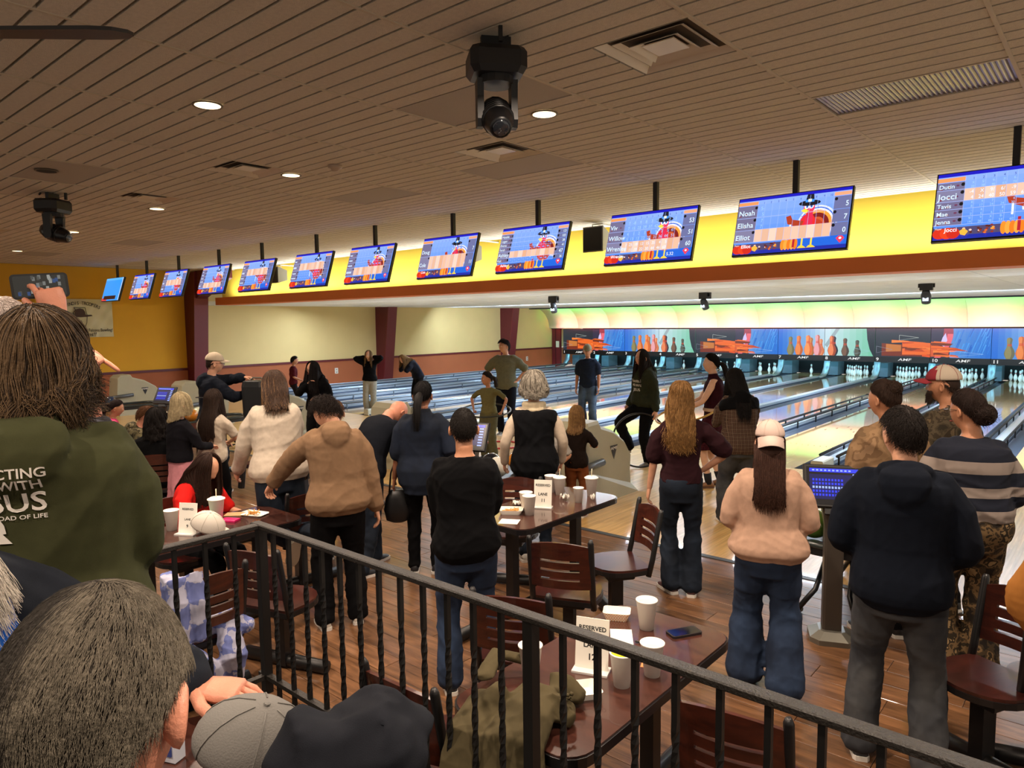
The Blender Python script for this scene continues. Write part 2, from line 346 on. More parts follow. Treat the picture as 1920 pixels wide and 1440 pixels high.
mb = MB(); mb.b2((-20.7, 25.2, 2.74), (3.6, 25.35, 3.3)); mb.b2((-20.7, 25.2, 3.3), (3.6, 27.7, 3.4)); mb.b2((-20.7, 25.35, 2.74), (3.6, 25.7, 2.78)); struct(mb, 'cove_recess', M_dark)
# curved cove panel over the masking, built of joined sheets
M_cove = mat('cove_panel_white', '#dcd8d0', .6, var=.03, vscale=2)
mb = MB(); mb.b2((-21.3, 27.5, 1.83), (3.6, 27.7, 2.95)); cove = struct(mb, 'cove_wall', M_cove)
for i in range(14):
    xa, xb = -21.2+i*1.73, -21.2+(i+1)*1.73-.008
    P = [(27.34-1.45*(1-math.cos(q*PI/2/8))*.82, 1.84+.98*math.sin(q*PI/2/8)) for q in range(9)]
    a = MB(); V = [(x, y, z) for y, z in P for x in (xa, xb)]+[(x, y+.02, z+.02) for y, z in P for x in (xa, xb)]
    n2 = 2*len(P); F = [(2*q, 2*q+2, 2*q+3, 2*q+1) for q in range(8)]+[(n2+2*q, n2+2*q+1, n2+2*q+3, n2+2*q+2) for q in range(8)]+[(2*q, n2+2*q, n2+2*q+2, 2*q+2) for q in range(8)]+[(2*q+1, 2*q+3, n2+2*q+3, n2+2*q+1) for q in range(8)]
    a.add(V, F); a.build('cove_sheet', M_cove, cove, True)
# door beside lane one
mb = MB(); mb.b2((-21.15, 27.5, 0), (-20.66, 27.6, 1.8)); d_ = struct(mb, 'door_1', mat('maroon_door', '#662028', .45, var=.06, vscale=4))
mb = MB(); mb.b2((-20.9, 27.47, .92), (-20.72, 27.5, 1.22)); mb.build('paper_notice', M_white, d_)
mb = MB(); mb.b2((-21.18, 27.48, 1.8), (-20.6, 27.6, 1.85)); mb.b2((-20.93, 27.47, 0), (-20.92, 27.5, 1.8)); mb.build('door_frame', mat('dark_maroon', '#3a1216', .5), d_)
# outlet plates on the wainscot
for y, z, l in ((14.95, .52, 'white outlet plate on terracotta wainscot left of the middle maroon column'), (25.6, .45, 'small white plate on terracotta wainscot near the far maroon door')):
    t = empty('outlet_plate', (-21.19, y, z), label=l, cat='outlet'); a = MB(); a.box((.01, 0, 0), (.02, .13, .2), bev=.008); a.build('plate', M_white, t)
    for q in (-.045, .045): a = MB(); a.box((.022, 0, q), (.006, .05, .05)); a.build('socket', mat('outlet_grey', '#9a968c', .5), t)
# floors
M_plank = wood('seating_plank', '#402a19', '#8a6140', .38, (1.0, 9, 9), .22, coat=.12)
mb = MB(); mb.b2((-21.3, -6, -.1), (3.7, YA, -.012)); mb.m = 1; mb.b2((-21.3, -6, -.012), (-9.6, YA, 0)); mb.b2((1.2, -6, -.012), (3.7, YA, 0))
fl = struct(mb, 'floor', [M_dark, wood('seating_plank_far', '#402a19', '#8a6140', .38, (1.0, 9, 9), .22, coat=.12, plank=(.18, 1.2))])
PW, PLn = .183, 1.2
pm = MB(); pm.box((0, 0, -.006), (PLn-.003, PW-.003, .012), bev=.002); plank_me = pm.data('floor_plank', M_plank)
j = 0; y = YA-PW/2-.02
while y > 1.5:
    off = (j*.43) % 1.2; x = -9.6+off-.6+.0
    k = 0
    while x < 1.2:
        o = link('floor_plank', plank_me, fl, (x, y, rnd.uniform(-.0006, .0006))); x += PLn
    y -= PW; j += 1
mb = MB(); mb.b2((-21.2, YA-.02, -.02), (3.6, YA+.045, .006)); struct(mb, 'trim_3', mat('dark_floor_strip', '#3b4044', .45))
M_appr = wood('approach_maple', '#b58a4c', '#dcb878', .30, (14, .7, 4), .13, coat=.22, plank=(.027, 1.6, 1))
mb = MB(); mb.b2((-21.2, YA+.045, -.1), (3.6, YF, 0)); struct(mb, 'floor_approach', M_appr)
# raised floor the photographer stands on
mb = MB(); mb.b2((-21.2, -6, 0), (-2.98, -.9, .5)); mb.b2((-2.98, -6, 0), (3.6, 1.56, .5)); pl_ = struct(mb, 'floor_raised', mat('dark_carpet', '#2a2622', .95, var=.2, vscale=60))
# banner on the mustard wall
t = empty('banner', (-21.17, 6.85, 2.42), label='cream banner with trooper hat print hanging on the mustard wall', cat='banner')
bw, bh = 1.62, 1.02
nx, nz = 24, 14; V = []
for q in range(nz+1):
    for p in range(nx+1):
        yy, zz = (p/nx-.5)*bw, (q/nz-.5)*bh; V.append((.012+.012*math.sin(yy*9+zz*7)*math.sin(zz*5+2)+.008*math.sin(yy*23-zz*16), yy, zz))
F = [(q*(nx+1)+p, q*(nx+1)+p+1, (q+1)*(nx+1)+p+1, (q+1)*(nx+1)+p) for q in range(nz) for p in range(nx)]
link('cloth', mesh('cloth', V, F, mat('banner_vinyl', '#d8cc9e', .45), smooth=True), t)
a = MB(); Tb = np.array([[0, 0, 1], [1, 0, 0], [0, 1, 0]])   # (u,v,n) -> (x=n, y=u, z=v)
for i, c in enumerate('ILLINOIS TROOPERS'):
    th = (i-8)*.062; put_text(a, c, 0, 0, .125, 0, .8, 'c', .01, T=Tb@rotm(0, 0, -th*.9), o=(.04, .02+math.sin(th)*.92, .02+.34-.92*(1-math.cos(th))))
ill = [(-.14, .30), (.13, .30), (.14, .22), (.17, .10), (.15, -.1), (.09, -.25), (.05, -.33), (0, -.31), (-.03, -.35), (-.05, -.25), (-.12, -.17), (-.18, -.03), (-.13, .06), (-.17, .16), (-.1, .24)]
ill = [(x, z-.02) for x, z in ill]
for (p, q) in zip(ill, ill[1:]+ill[:1]): a.cyl((.042, p[0], p[1]), (.042, q[0], q[1]), .007, 4)
put_text(a, 'DCC Falcons Bowling!', .78, -.36, .115, 0, .78, 'r', .012, T=Tb, o=(.042, 0, 0)); put_text(a, 'Go Falcons!!', .45, -.485, .15, 0, .95, 'r', .015, T=Tb@np.array([[1, .2, 0], [0, 1, 0], [0, 0, 1.]]), o=(.042, 0, 0))
a.build('lettering', mat('banner_ink', '#2c2018', .7), t)
a = MB()
hat = [(-.30, .06), (-.27, .09), (-.13, .09), (-.12, .17), (-.08, .24), (0, .26), (.08, .24), (.12, .17), (.13, .09), (.27, .09), (.30, .06), (.15, .035), (0, .025), (-.15, .035)]
a.flat(hat, 0, Tb, (.05, 0, 0))
for k in range(6):
    an = k*PI/3; a.flat([(.02*math.cos(an-.5), -.1+.02*math.sin(an-.5)), (.07*math.cos(an), -.1+.07*math.sin(an)), (.02*math.cos(an+.5), -.1+.02*math.sin(an+.5))], 0, Tb, (.05, 0, 0))
for k in range(5): a.flat([(-.52+k*.035, -.02-.02*k), (-.50+k*.035, .2+.02*(k % 3)), (-.49+k*.035, -.02)], 0, Tb, (.05, 0, 0))
a.build('hat_print', mat('banner_brown_ink', '#4a3226', .7), t)
# ---------------------------------------------------------------- lanes
M_lane = wood('lane_maple', '#b9905a', '#e0c28c', .09, (16, .5, 4), .10, coat=.9, plank=(.027, 3.0, 1))
M_gut = mat('gutter_grey', '#4b5666', .4, metal=.0); M_cap = mat('divider_blue_grey', '#b4c6d6', .25, spec=.7); M_bump = mat('bumper_steel', '#8fa0b0', .3, metal=.4)
M_blk = mat('black_plastic', '#17181a', .4); M_slate = mat('slate_blue', '#3f5068', .45)
lane_d = MB(); lane_d.b2((-.53, 0, -.08), (.53, 18.9, 0)); lane_me = lane_d.data('lane_bed', M_lane)
gm = MB()
R = [np.array([(.115*math.cos(PI+PI*q/8)*1.02, y, .075*math.sin(PI+PI*q/8)*1.05) for q in range(9)]+[(.115*math.cos(-PI*q/8)*1.13, y, -.01+.09*math.sin(-PI*q/8)*1.1) for q in range(9)]) for y in (0, 19.)]
gm.loft(R); gut_me = gm.data('gutter', M_gut, True)
ar = MB()
for k in range(7): ar.flat([(-.012+.0, 0), (.012, 0), (0, .16)], .0015, None, ((k-3)*.13, 4.0+.0-abs(k-3)*.3+.6, 0))
for k in range(10): ar.lathe([(.012, .0016), (0, .0016)], 6, ((k-4.5)*.1, 2.1, 0))
arr_me = ar.data('arrow_marks', mat('lane_mark', '#4a2c1c', .4))
for k in range(1, 13):
    t = empty('bowling_lane', (lx(k), YF, 0), label='glossy maple bowling lane number %s counted from the cream wall' % NUM[k], cat='bowling lane', group='bowling lanes')
    link('lane_bed', lane_me, t); link('arrow_marks', arr_me, t)['kind'] = 'stuff'
    for s_ in (-1, 1): link('gutter', gut_me, t, (s_*.647, 0, 0))
for k in range(0, 13):
    x = X0+LP*k; w = .2
    t = empty('lane_divider', (x, YF, 0), label='long pale blue-grey capping strip on %s' % ('the left side of lane one' if k == 0 else 'the right side of lane twelve' if k == 12 else 'the floor between lanes %s and %s' % (NUM[k], NUM[k+1])), cat='lane divider', group='lane dividers')
    a = MB(); a.b2((-.085, 0, -.08), (.085, 16.4, .03)); a.m = 1; a.b2((-.08, .02, .03), (.08, 16.4, .085)); a.build('strip', [M_slate, M_cap], t)
    if k % 2 == 0:
        a = MB(); a.box((0, .22, .075), (.17, .5, .15), bev=.015); a.build('end_block', mat('cap_block_cream', '#c9cbbb', .5), t)
rail = MB(); rail.tube([(0, .5, .13), (0, 17.6, .13)], .022, 6); rail.box((0, 9.05, .125), (.012, 17.1, .05)); rail_me = rail.data('rail', M_bump, True)
rail2 = MB(); rail2.tube([(0, .5, .15), (0, 17.6, .15)], .022, 6); rail2_me = rail2.data('rail', mat('bumper_black', '#25282c', .4), True)
post = MB(); post.b2((-.012, -.012, 0), (.012, .012, .14)); post_me = post.data('post', mat('bumper_post', '#6f7d8a', .4))
post2_me = post.data('post', M_blk)
for k in (1, 2, 3, 4, 5, 6, 9, 10, 11, 12):
    for s_ in (-1, 1):
        if (k, s_) in ((6, 1), (9, -1)): continue
        dk = k >= 9
        t = empty('bumper_rail', (lx(k)+s_*.745, YF, .0), label='raised %s bumper rail along the %s gutter of lane %s' % ('black' if dk else 'blue-grey steel', 'left' if s_ < 0 else 'right', NUM[k]), cat='bumper rail', group='bumper rails')
        link('rail', rail2_me if dk else rail_me, t)
        for q in range(12 if not dk else 16): link('post', post2_me if dk else post_me, t, (0, .6+q*(1.5 if not dk else 1.1), .0))
# pin decks, kickbacks, masking units
M_pin = pattern('pin_white', lambda N, L, c: (lambda sp: ramp(N, L, sp.outputs['Z'], [(0, '#eef2f0'), (.242, '#c02030'), (.255, '#eef2f0'), (.268, '#c02030'), (.281, '#eef2f0')], True))((lambda s_: (L.new(c, s_.inputs[0]), s_)[1])(N.new('ShaderNodeSeparateXYZ'))), .25)
pin = MB(); pin.lathe([(.0, 0), (.026, 0), (.033, .02), (.05, .06), (.060, .105), (.055, .15), (.036, .20), (.024, .235), (.0225, .26), (.026, .29), (.032, .325), (.029, .355), (.018, .375), (.0, .381)], 12)
pin_me = pin.data('bowling_pin', M_pin, True)
def pins(k, which):
    for i in which:
        row = [0, 1, 1, 2, 2, 2, 3, 3, 3, 3][i-1]; col_ = [0, -.5, .5, -1, 0, 1, -1.5, -.5, .5, 1.5][i-1]
        o = link('bowling_pin', pin_me, None, (lx(k)+col_*.305, 28.35+row*.264, 0))
        setp(o, 'white bowling pin on lane %s, %s' % (NUM[k], ['front pin', 'second row left', 'second row right', 'third row left', 'third row middle', 'third row right', 'back row far left', 'back row inner left', 'back row inner right', 'back row far right'][i-1]), 'bowling pin', 'pins on lane %s' % NUM[k])
pins(12, range(1, 11)); pins(11, range(1, 11)); pins(10, range(1, 11)); pins(9, range(1, 11)); pins(8, range(1, 11)); pins(7, [5]); pins(6, [4, 6, 7, 10, 3, 9]); pins(5, [4, 7, 6, 10, 2, 8]); pins(3, [4, 2, 3]); pins(4, [7]); pins(1, [1])
a = MB(); a.b2((X0-.2, 29.6, 0), (3.6, 29.7, 1.0)); a.b2((X0-.1, 27.5, -.14), (3.6, 30, -.085)); struct(a, 'pin_deck_curtain', M_dark)
M_kick = mat('kickback_teal', '#566c78', .4, var=.1, vscale=5)
for k in range(0, 13):
    x = X0+LP*k
    t = empty('kickback_panel', (x, 28.0, 0), label='pale blue kickback wall beside the pins at %s' % ('the left of lane one' if k == 0 else 'the right of lane twelve' if k == 12 else 'lanes %s and %s' % (NUM[k], NUM[k+1])), cat='kickback', group='pin deck kickbacks')
    a = MB(); a.b2((-.2, .62, .0), (.2, 1.4, .50)); a.build('panel', M_kick, t)
    a = MB(); P = [(-.9, .02), (-.55, .05), (-.3, .14), (-.12, .34), (-.03, .62), (.03, .62), (-.02, .3), (-.2, .06), (-.5, 0.0), (-.9, .0)]
    a.add([(xx, y, z) for xx in (-.1, .1) for y, z in P], [tuple(range(9, -1, -1)), tuple(range(10, 20))]+[(q, (q+1) % 10, 10+(q+1) % 10, 10+q) for q in range(10)]); a.build('ramp', mat('ramp_grey', '#8fa3ad', .35, metal=.3), t, True)
# number board under the masking
for k in range(1, 13):
    x0, x1 = X0+LP*(k-1)+.006, X0+LP*k-.006
    t = empty('masking_panel', (X0+LP*(k-.5), YM, 0), label='backlit masking panel above lane %s, %s' % (NUM[k], ['black panel printed with orange splash', 'blue panel with a glowing red ball edge', 'blue panel printed with orange-lit pins', 'pale green panel with dark pins and black curve'][(k-1) % 4]), cat='lane masking', group='backlit masking panels over the pins')
    w = (x1-x0)/2
    a = MB(); a.b2((-w, .0, .63), (w, .08, 1.80)); a.build('case', M_blk, t)
    a = MB(); a.b2((-w, -.03, .60), (w, .0, .80)); a.build('number_board', mat('number_board_black', '#101216', .35), t)
    a = MB(); Tm = np.array([[1, 0, 0], [0, 0, -1], [0, 1, 0.]])
    put_text(a, str(k), -w+.04, .655, .15, 0, 1.25, 'l', .02, Tm, (0, -.034, 0)); put_text(a, 'AMF', -.08 if k % 4 else .0, .665, .125, 0, 1.7, 'c', .008, Tm@np.array([[1, .25, 0], [0, 1, 0], [0, 0, 1.]]), (0, -.034, 0))
    a.build('lettering', em('#f4f6f4', .9), t)
    mats = []; ids = {}
    def C(c, k_=1.0):
        if (c, k_) not in ids: ids[(c, k_)] = len(mats); mats.append(em(c, k_))
        return ids[(c, k_)]
    a = MB(); b0, b1 = .80, 1.785; H_ = b1-b0; lay = [0]
    def P_(pts, c, k_=1.):
        a.m = C(c, k_); lay[0] += 1; a.flat([(-w+u*2*w, b0+v*H_) for u, v in pts], .002+.0004*lay[0], Tm)
    rr = random.Random(k % 4); ty = (k-1) % 4
    def grad(c0, c1, n=8, u0=0, u1=1):
        h0, h1 = [np.array([int(c[i:i+2], 16) for i in (1, 3, 5)]) for c in (c0, c1)]
        for q in range(n):
            cc = '#%02x%02x%02x' % tuple(int(z) for z in h0+(h1-h0)*q/(n-1)); ua, ub = u0+(u1-u0)*q/n, u0+(u1-u0)*(q+1)/n
            P_([(ua, 0), (ub, 0), (ub, 1), (ua, 1)], cc); lay[0] -= 1
        lay[0] += 1
    def ppin(u, s_, c, hi):
        pr = [(0, 0), (.055, 0), (.085, .12), (.10, .25), (.085, .40), (.05, .55), (.035, .68), (.042, .80), (.05, .9), (.03, .98), (0, 1)]
        P_([(u+x*s_*1.05, z*s_*.86) for x, z in pr]+[(u-x*s_*1.05, z*s_*.86) for x, z in pr[::-1][1:-1]], c)
        P_([(u-.02*s_+x*s_*.6, z*s_*.84+.01) for x, z in pr]+[(u-.03*s_-x*s_*.6, z*s_*.84+.01) for x, z in pr[::-1][1:-1]], hi)
        for zz in (.60, .66): P_([(u-.042*s_, zz*s_*.86), (u+.042*s_, zz*s_*.86), (u+.042*s_, (zz+.03)*s_*.86), (u-.042*s_, (zz+.03)*s_*.86)], '#d8442a')
    def tri(x, y, dx, dy, c='#c8d0c8'):
        q = [(x, y+dy), (x+dx, y), (x, y-dy)]
        for (p1, p2) in zip(q, q[1:]+q[:1]):
            P_([p1, p2, (p2[0]+.005, p2[1]+.008), (p1[0]+.005, p1[1]+.008)], c)
    def splash(u0, u1, full):
        for q in range(16):
            y0 = rr.uniform(.02, .5); h = rr.uniform(.015, .12); x = rr.uniform(u0, u1-.1)
            P_([(x, y0), (min(1, x+rr.uniform(.1, .45)), y0+rr.uniform(-.05, .05)), (min(1, x+rr.uniform(.1, .4)), y0+h*.7), (x, y0+h)], rr.choice(['#e8541c', '#f0702c', '#c8481c', '#ff8438', '#7a3018', '#f06a24']))
    def stripes(u0, n=40):
        for q in range(n):
            x = rr.uniform(u0, 1.); y0 = rr.uniform(0, .8)
            P_([(x, y0), (min(1, x+.01), y0), (min(1, x+.08), min(1, y0+.35)), (min(1, x+.06), min(1, y0+.35))], rr.choice(['#2f86e0', '#1a62c8', '#4aa0ee', '#2878d8']))
    if ty == 0:
        P_([(0, 0), (1, 0), (1, 1), (0, 1)], '#232c3a'); P_([(.12, .03), (1, .03), (1, .4), (.12, .48)], '#7c2e1c'); P_([(.5, .08), (1, .1), (1, .5), (.5, .55)], '#ef6a28'); splash(.22, 1, 1)
        P_([(.2, .18), (.48, .2), (.48, .42), (.2, .46)], '#c87838'); tri(.44, .68, .35, .09); tri(.02, .25, .3, .12, '#8a93a0')
    elif ty == 1:
        P_([(0, 0), (1, 0), (1, 1), (0, 1)], '#2a3444'); grad('#5a93d8', '#1f6fd4', 8, .33, 1); stripes(.38)
        arc = [(.38-.34*(1-math.cos(q*.2))*1.0, .0) for q in range(2)]
        B = [(.36+.02-.30*((v-.85)**2), v) for v in np.linspace(0, 1, 12)]
        P_([(0, 0)]+B+[(0, 1)], '#33304a'); P_([(.18, 0)]+B+[(.22, 1)], '#a43c4e'); P_([(u-.1, v) for u, v in B[:-2]]+B[:-2][::-1], '#f06878'); P_([(.16, .45), (.23, .38), (.28, .6), (.25, .85), (.2, .7)], '#d8c8f8')
        P_([(0, .03), (.3, .05), (.33, .35), (0, .45)], '#d85a30'); splash(0, .3, 0); tri(.33, .14, .55, .1, '#9cc4f4')
    elif ty == 2:
        grad('#2470d8', '#b8d8e8', 10); 
        for u, s_, c, h_ in ((.28, .82, '#6d6b50', '#90885a'), (.46, .86, '#c8622c', '#ef8a48'), (.72, .78, '#b06a34', '#d89050'), (.66, .88, '#e06a34', '#ff9a58'), (.93, .72, '#d87848', '#f0a070'), (.86, .9, '#c86a58', '#f0a8b0')): ppin(u, s_, c, h_)
    else:
        grad('#c8e4ee', '#78c8a8', 8); P_([(.05, .3), (.3, 1), (.22, 1), (.0, .4)], '#9ab0b8')
        for u, s_, c, h_ in ((.19, .84, '#2a2a3a', '#2a2a3a'), (.15, .86, '#a8482c', '#f08858'), (.42, .76, '#4a3c34', '#7a5a48'), (.66, .68, '#3e4038', '#5a5c50')): ppin(u, s_, c, h_)
        P_([(1, 0), (1, 1), (.83, 1), (.85, .6), (.9, .25), (.97, 0)], '#1d2634'); tri(.6, .18, .3, .1, '#9cc8d8')
    a.build('print', mats, t)
for k in (10, 9, 8):
    pass
# ---------------------------------------------------------------- score screens hung from the ceiling
M_frame = mat('screen_frame', '#101014', .35); M_pole = mat('black_pole', '#0f0f10', .5)
TVX = [-.75, -2.55, -4.12, -5.84, -7.41, -9.19, -10.82, -12.64, -14.34, -16.2, -17.91, -19.7]
TVD = [dict(n=['Dutin', 'Jocci', 'Tavis', 'Mae', 'Jenna'], a=1, p='Jocci', s=[['X', '5/', '9-', '7/', '9-', '7'], ['-4', 'X', '9/', '6/', '-9', '-'], ['8', '9', '7', '', '6', '8'], ['-', '6', '', '8', '/', '6'], ['9/', '9', 'X', '8-', '/', '']], t2=[['20', '38', '46', '63', '74', ''], ['4', '24', '40', '50', '59', '68'], ['8', '17', '24', '24', '30', ''], ['0', '6', '6', '14', '21', ''], ['19', '28', '46', '54', '60', '']], tot=['', '', '', '', '']),
       dict(n=['Noah', 'Elisha', 'Elliot'], a=2, p='Elliot', s=[['5-'], ['7'], []], t2=[['5'], ['7'], []], tot=['5', '7', '0']),
       dict(n=['Viv', 'Willow', 'Wrenlee'], a=2, p='Wrenlee', s=[['7', '-8', '9', '8', '3', '8', '9', '2', '-3'], ['4', '1', '2', '3', '3', '9', '3', '5', '47'], ['3', '25', '18', '13', '15', '35', '4', '5']], t2=[['7', '15', '23', '29', '37', '42', '', '', ''], ['5', '13', '13', '22', '28', '31', '36', '44', '51'], ['4', '11', '19', '22', '30', '44', '46', '60']], tot=['53', '51', '60'], extra='5.32'),
       dict(n=['Natalie', 'Logan', 'Emma', 'Sarah', 'Ashley', 'Kait'], a=4, p='Ashley', tot=['121', '103', '38', '41', '47', '36']),
       dict(n=['Doug', 'Cole'], a=1, p='Cole', tot=['7', '11']), dict(n=['', '', '', ''], a=3), dict(n=['', '', '', ''], a=1), dict(n=['', '', '', ''], a=1), dict(n=['', '', '', '', ''], a=4), dict(n=['', '', ''], a=1), dict(n=['', '', ''], a=2), None]
SL = ['score screen for five bowlers, cut by the right frame edge', 'score screen showing three rows with turkey standing on blue sky', 'score screen with three dense rows beside a black wall speaker', 'score screen listing six bowlers with totals', 'score screen with two name rows, speaker peeking behind its right side', 'score screen with four grey name boxes, left of two-row screen', 'score screen with highlighted second row between two speakers', 'score screen just right of the first maroon column top', 'score screen in front of the maroon rafter', 'score screen in front of mustard wall, third from the left end', 'score screen in front of mustard wall, second from the left end', 'plain blue screen above the banner, last in the row of screens']
def tv_picture(d, W_, H_):
    mats, ids, a, lay = [], {}, MB(), [0]
    def C(c, k=1.0):
        if (c, k) not in ids: ids[(c, k)] = len(mats); mats.append(em(c, k))
        return ids[(c, k)]
    K = 1.3
    def P(pts, c, k=K): a.m = C(c, k); lay[0] += 1; a.flat([((u-.5)*W_, (v-.5)*H_) for u, v in pts], .0008+.00012*lay[0])
    def Rr(u0, v0, u1, v1, c, k=K): P([(u0, v0), (u1, v0), (u1, v1), (u0, v1)], c, k)
    def T_(s, u, v, sz, c, al='l', sx=1., b=.0, k=K): a.m = C(c, k); lay[0] += 1; put_text(a, s, (u-.5)*W_, (v-.5)*H_, sz*H_, .0008+.00012*lay[0], sx, al, b)
    def ell(u, v, ru, rv, c, n=14, a0=0, a1=2*PI): P([(u+ru*math.cos(a0+(a1-a0)*q/n), v+rv*math.sin(a0+(a1-a0)*q/n)) for q in range(n if a1-a0 > 6.2 else n+1)], c)
    if d is None:
        Rr(0, 0, 1, 1, '#2f8fe8'); Rr(.0, .9, 1, 1, '#58a8f0'); Rr(0, 0, .3, .12, '#c83a3a'); Rr(.1, .06, .8, .22, '#2a1418'); Rr(.96, 0, 1, 1, '#b8c8e8')
        return a, mats
    for q in range(8):
        c = np.array([0x86, 0xa6, 0xf4])*(q/7)+np.array([0x4c, 0x84, 0xe8])*(1-q/7); Rr(0, q/8, 1, (q+1)/8, '#%02x%02x%02x' % tuple(int(z) for z in c)); lay[0] -= 1
    lay[0] += 1
    Rr(0, .95, 1, 1, '#1616b4'); Rr(0, .0, 1, .06, '#1c2a9c'); Rr(0, .06, .45, .18, '#4c4468'); Rr(.45, .06, 1, .22, '#1f62d0')
    rows = len(d['n']); act = d['a']; top, bot = .86, .20
    hs = [1.0]*rows; hs[act] = 1.5 if rows > 3 else 1.0; sc = (top-bot)/sum(hs)
    # generic turkey in a pilgrim hat
    for i, (r_, c) in enumerate(((.33, '#d8ddee'), (.30, '#3a6cd8'), (.28, '#e8e4ea'), (.25, '#f09a3a'), (.20, '#7a1c1c'), (.13, '#c8552a'))): ell(.735, .42, r_*.52, r_, c, 18, -.5, PI+.2)
    for q in range(6):
        an = .1+q*.5; P([(.735+.10*math.cos(an), .42+.19*math.sin(an)), (.735+.168*math.cos(an), .42+.33*math.sin(an)), (.738+.168*math.cos(an), .425+.33*math.sin(an))], '#2a1a4a')
    ell(.70, .36, .10, .17, '#b83a22'); ell(.655, .45, .07, .17, '#e0282c'); P([(.60, .38), (.48, .47), (.46, .60), (.50, .62), (.52, .54), (.62, .5)], '#a83a22'); Rr(.50, .30, .515, .46, '#f0ece4')
    P([(.63, .4), (.70, .4), (.69, .75), (.635, .75)], '#d8284c'); ell(.655, .72, .05, .10, '#e03a5c'); ell(.635, .745, .022, .045, '#e8f0fa'); ell(.672, .745, .022, .045, '#e8f0fa'); ell(.637, .74, .009, .022, '#2050b0'); ell(.674, .74, .009, .022, '#2050b0')
    P([(.585, .68), (.62, .71), (.66, .66), (.63, .62)], '#f2d840'); P([(.645, .66), (.665, .66), (.66, .52), (.645, .55)], '#d01c2c')
    ell(.655, .80, .095, .05, '#16161e'); P([(.615, .81), (.695, .81), (.685, .95), (.63, .95)], '#1a1a24'); Rr(.617, .815, .693, .86, '#3a8ce8'); P([(.64, .82), (.67, .82), (.67, .87), (.64, .87)], '#e8e4c8')
    for u in (.60, .68): Rr(u+.02, .06, u+.035, .22, '#f0d040'); P([(u-.01, .04), (u+.07, .04), (u+.04, .08), (u+.01, .08)], '#f0c838')
    for q in range(5): ell(.46+q*.028, .12, .02, .095, ['#f08a28', '#f8a040', '#e87820', '#f8a040', '#e87a20'][q])
    Rr(.545, .06, .565, .26, '#b02030')
    # grid of frames
    y = top
    Rr(0, .87, .19, .93, '#e8945a'); Rr(.86, .87, 1, .93, '#e8a078')
    for q in range(10): T_(str(q+1), .245+q*.067, .875, .05, '#1c2c78', 'r', .9)
    for r_ in range(rows):
        h = hs[r_]*sc; y0, y1 = y-h, y
        Rr(0, y0+.004, .19, y1-.004, '#6e6888' if r_ != act else '#7c7898'); Rr(.865, y0+.004, 1, y1-.004, '#686c98')
        for q in range(3): ell(.03+.055*q, y0+h*.2+.02*q, .012, .016, ['#7a3a4a', '#94504a', '#6a3a58'][q], 6)
        ell(.175, y1-.045, .014, .028, '#14141c', 8); ell(.88, y1-.045, .014, .028, '#14141c', 8)
        if r_ == act:
            for q in range(10): Rr(.19+q*.067, y0, .257+q*.067, y1, ['#e6bca4', '#dcae92', '#e8c8b4', '#dca684', '#e2b498'][q % 5])
        if d['n'][r_]: T_(d['n'][r_], .012, y0+h*.22, min(.13, h*.75), '#cfe4f4', 'l', .95, .012)
        else: Rr(.02, y0+h*.3, .02+.02*(3+(r_*5) % 4), y0+h*.55, '#b8c8e4')
        if d.get('tot') and d['tot'][r_]: T_(d['tot'][r_], .985, y0+h*.22, min(.12, h*.75), '#d8ecfa', 'r', .85, .008)
        for lst, vv in ((d.get('s'), .58), (d.get('t2'), .1)):
            if lst:
                for q, s_ in enumerate(lst[r_]): T_(s_, .25+q*.067, y0+h*vv, min(.085, h*.42), '#dcecfa' if r_ == act else '#9cc4f0', 'r', .85)
        if not d.get('s') and r_ != act:
            for q in range(9): Rr(.205+q*.067, y0+h*.35, .235+q*.067, y0+h*.6, '#7c9cec')
        Rr(0, y0-.003, .865, y0+.003, '#a8b8f0'); y = y0
    for q in range(11): Rr(.189+q*.067, bot, .1915+q*.067, .93, '#9cb4f4')
    ell(.05, .08, .05, .08, '#d0301c'); ell(.10, .08, .05, .085, '#e0401c'); ell(.14, .075, .045, .08, '#c82a1c')
    rr = random.Random(3)
    for q in range(20): ell(rr.uniform(.2, .42), rr.uniform(.05, .16), .011, .016, rr.choice(['#e89a40', '#8a3020', '#f0c8b8', '#5a2418', '#d86828']), 5)
    P([(.19, .05), (.22, .03), (.24, .09), (.21, .14), (.18, .1)], '#f0b040')
    P([(.915, .15), (.935, .19), (.965, .19), (.985, .15), (.95, .07)], '#e03a54'); ell(.95, .15, .012, .02, '#f8e8ec', 8)
    if d.get('p'): T_('Player', .015, .14, .035, '#f0e0d8'); T_(d['p'], .08, .10, .085, '#f0f4fa', 'l', .95, .01)
    if d.get('extra'): T_(d['extra'], .74, .08, .085, '#f4f8fc')
    return a, mats
cache = {}
for i, x in enumerate(TVX):
    t = empty('score_screen', (x, 7.26, 3.44), label='hanging flat ' + SL[i], cat='screen', group='score screens in a row under the ceiling')
    Tt = rotm(math.radians(-17), 0, 0) @ np.array([[1, 0, 0], [0, 0, -1], [0, 1, 0.]])   # screen uv -> tilted, facing the seats
    Wd, Hd = 1.12, .63; ctr = Tt @ np.array([0, -Hd/2, 0.])
    a = MB(); a.box(ctr+Tt@np.array([0, 0, -.028]), (Wd, Hd, .05), Tt, .006); a.box(ctr+Tt@np.array([0, -.05, -.07]), (.6, .35, .05), Tt, .01); a.build('casing', M_frame, t)
    a = MB(); a.b2((-.026, .03, -.35), (.026, .08, .32)); a.build('pole', M_pole, t)
    pic, pm_ = tv_picture(TVD[i], Wd-.024, Hd-.024); P2 = MB(); P2.V = [Tt@v+ctr for v in pic.V]; P2.F = pic.F; P2.I = pic.I; P2.build('picture', pm_, t)
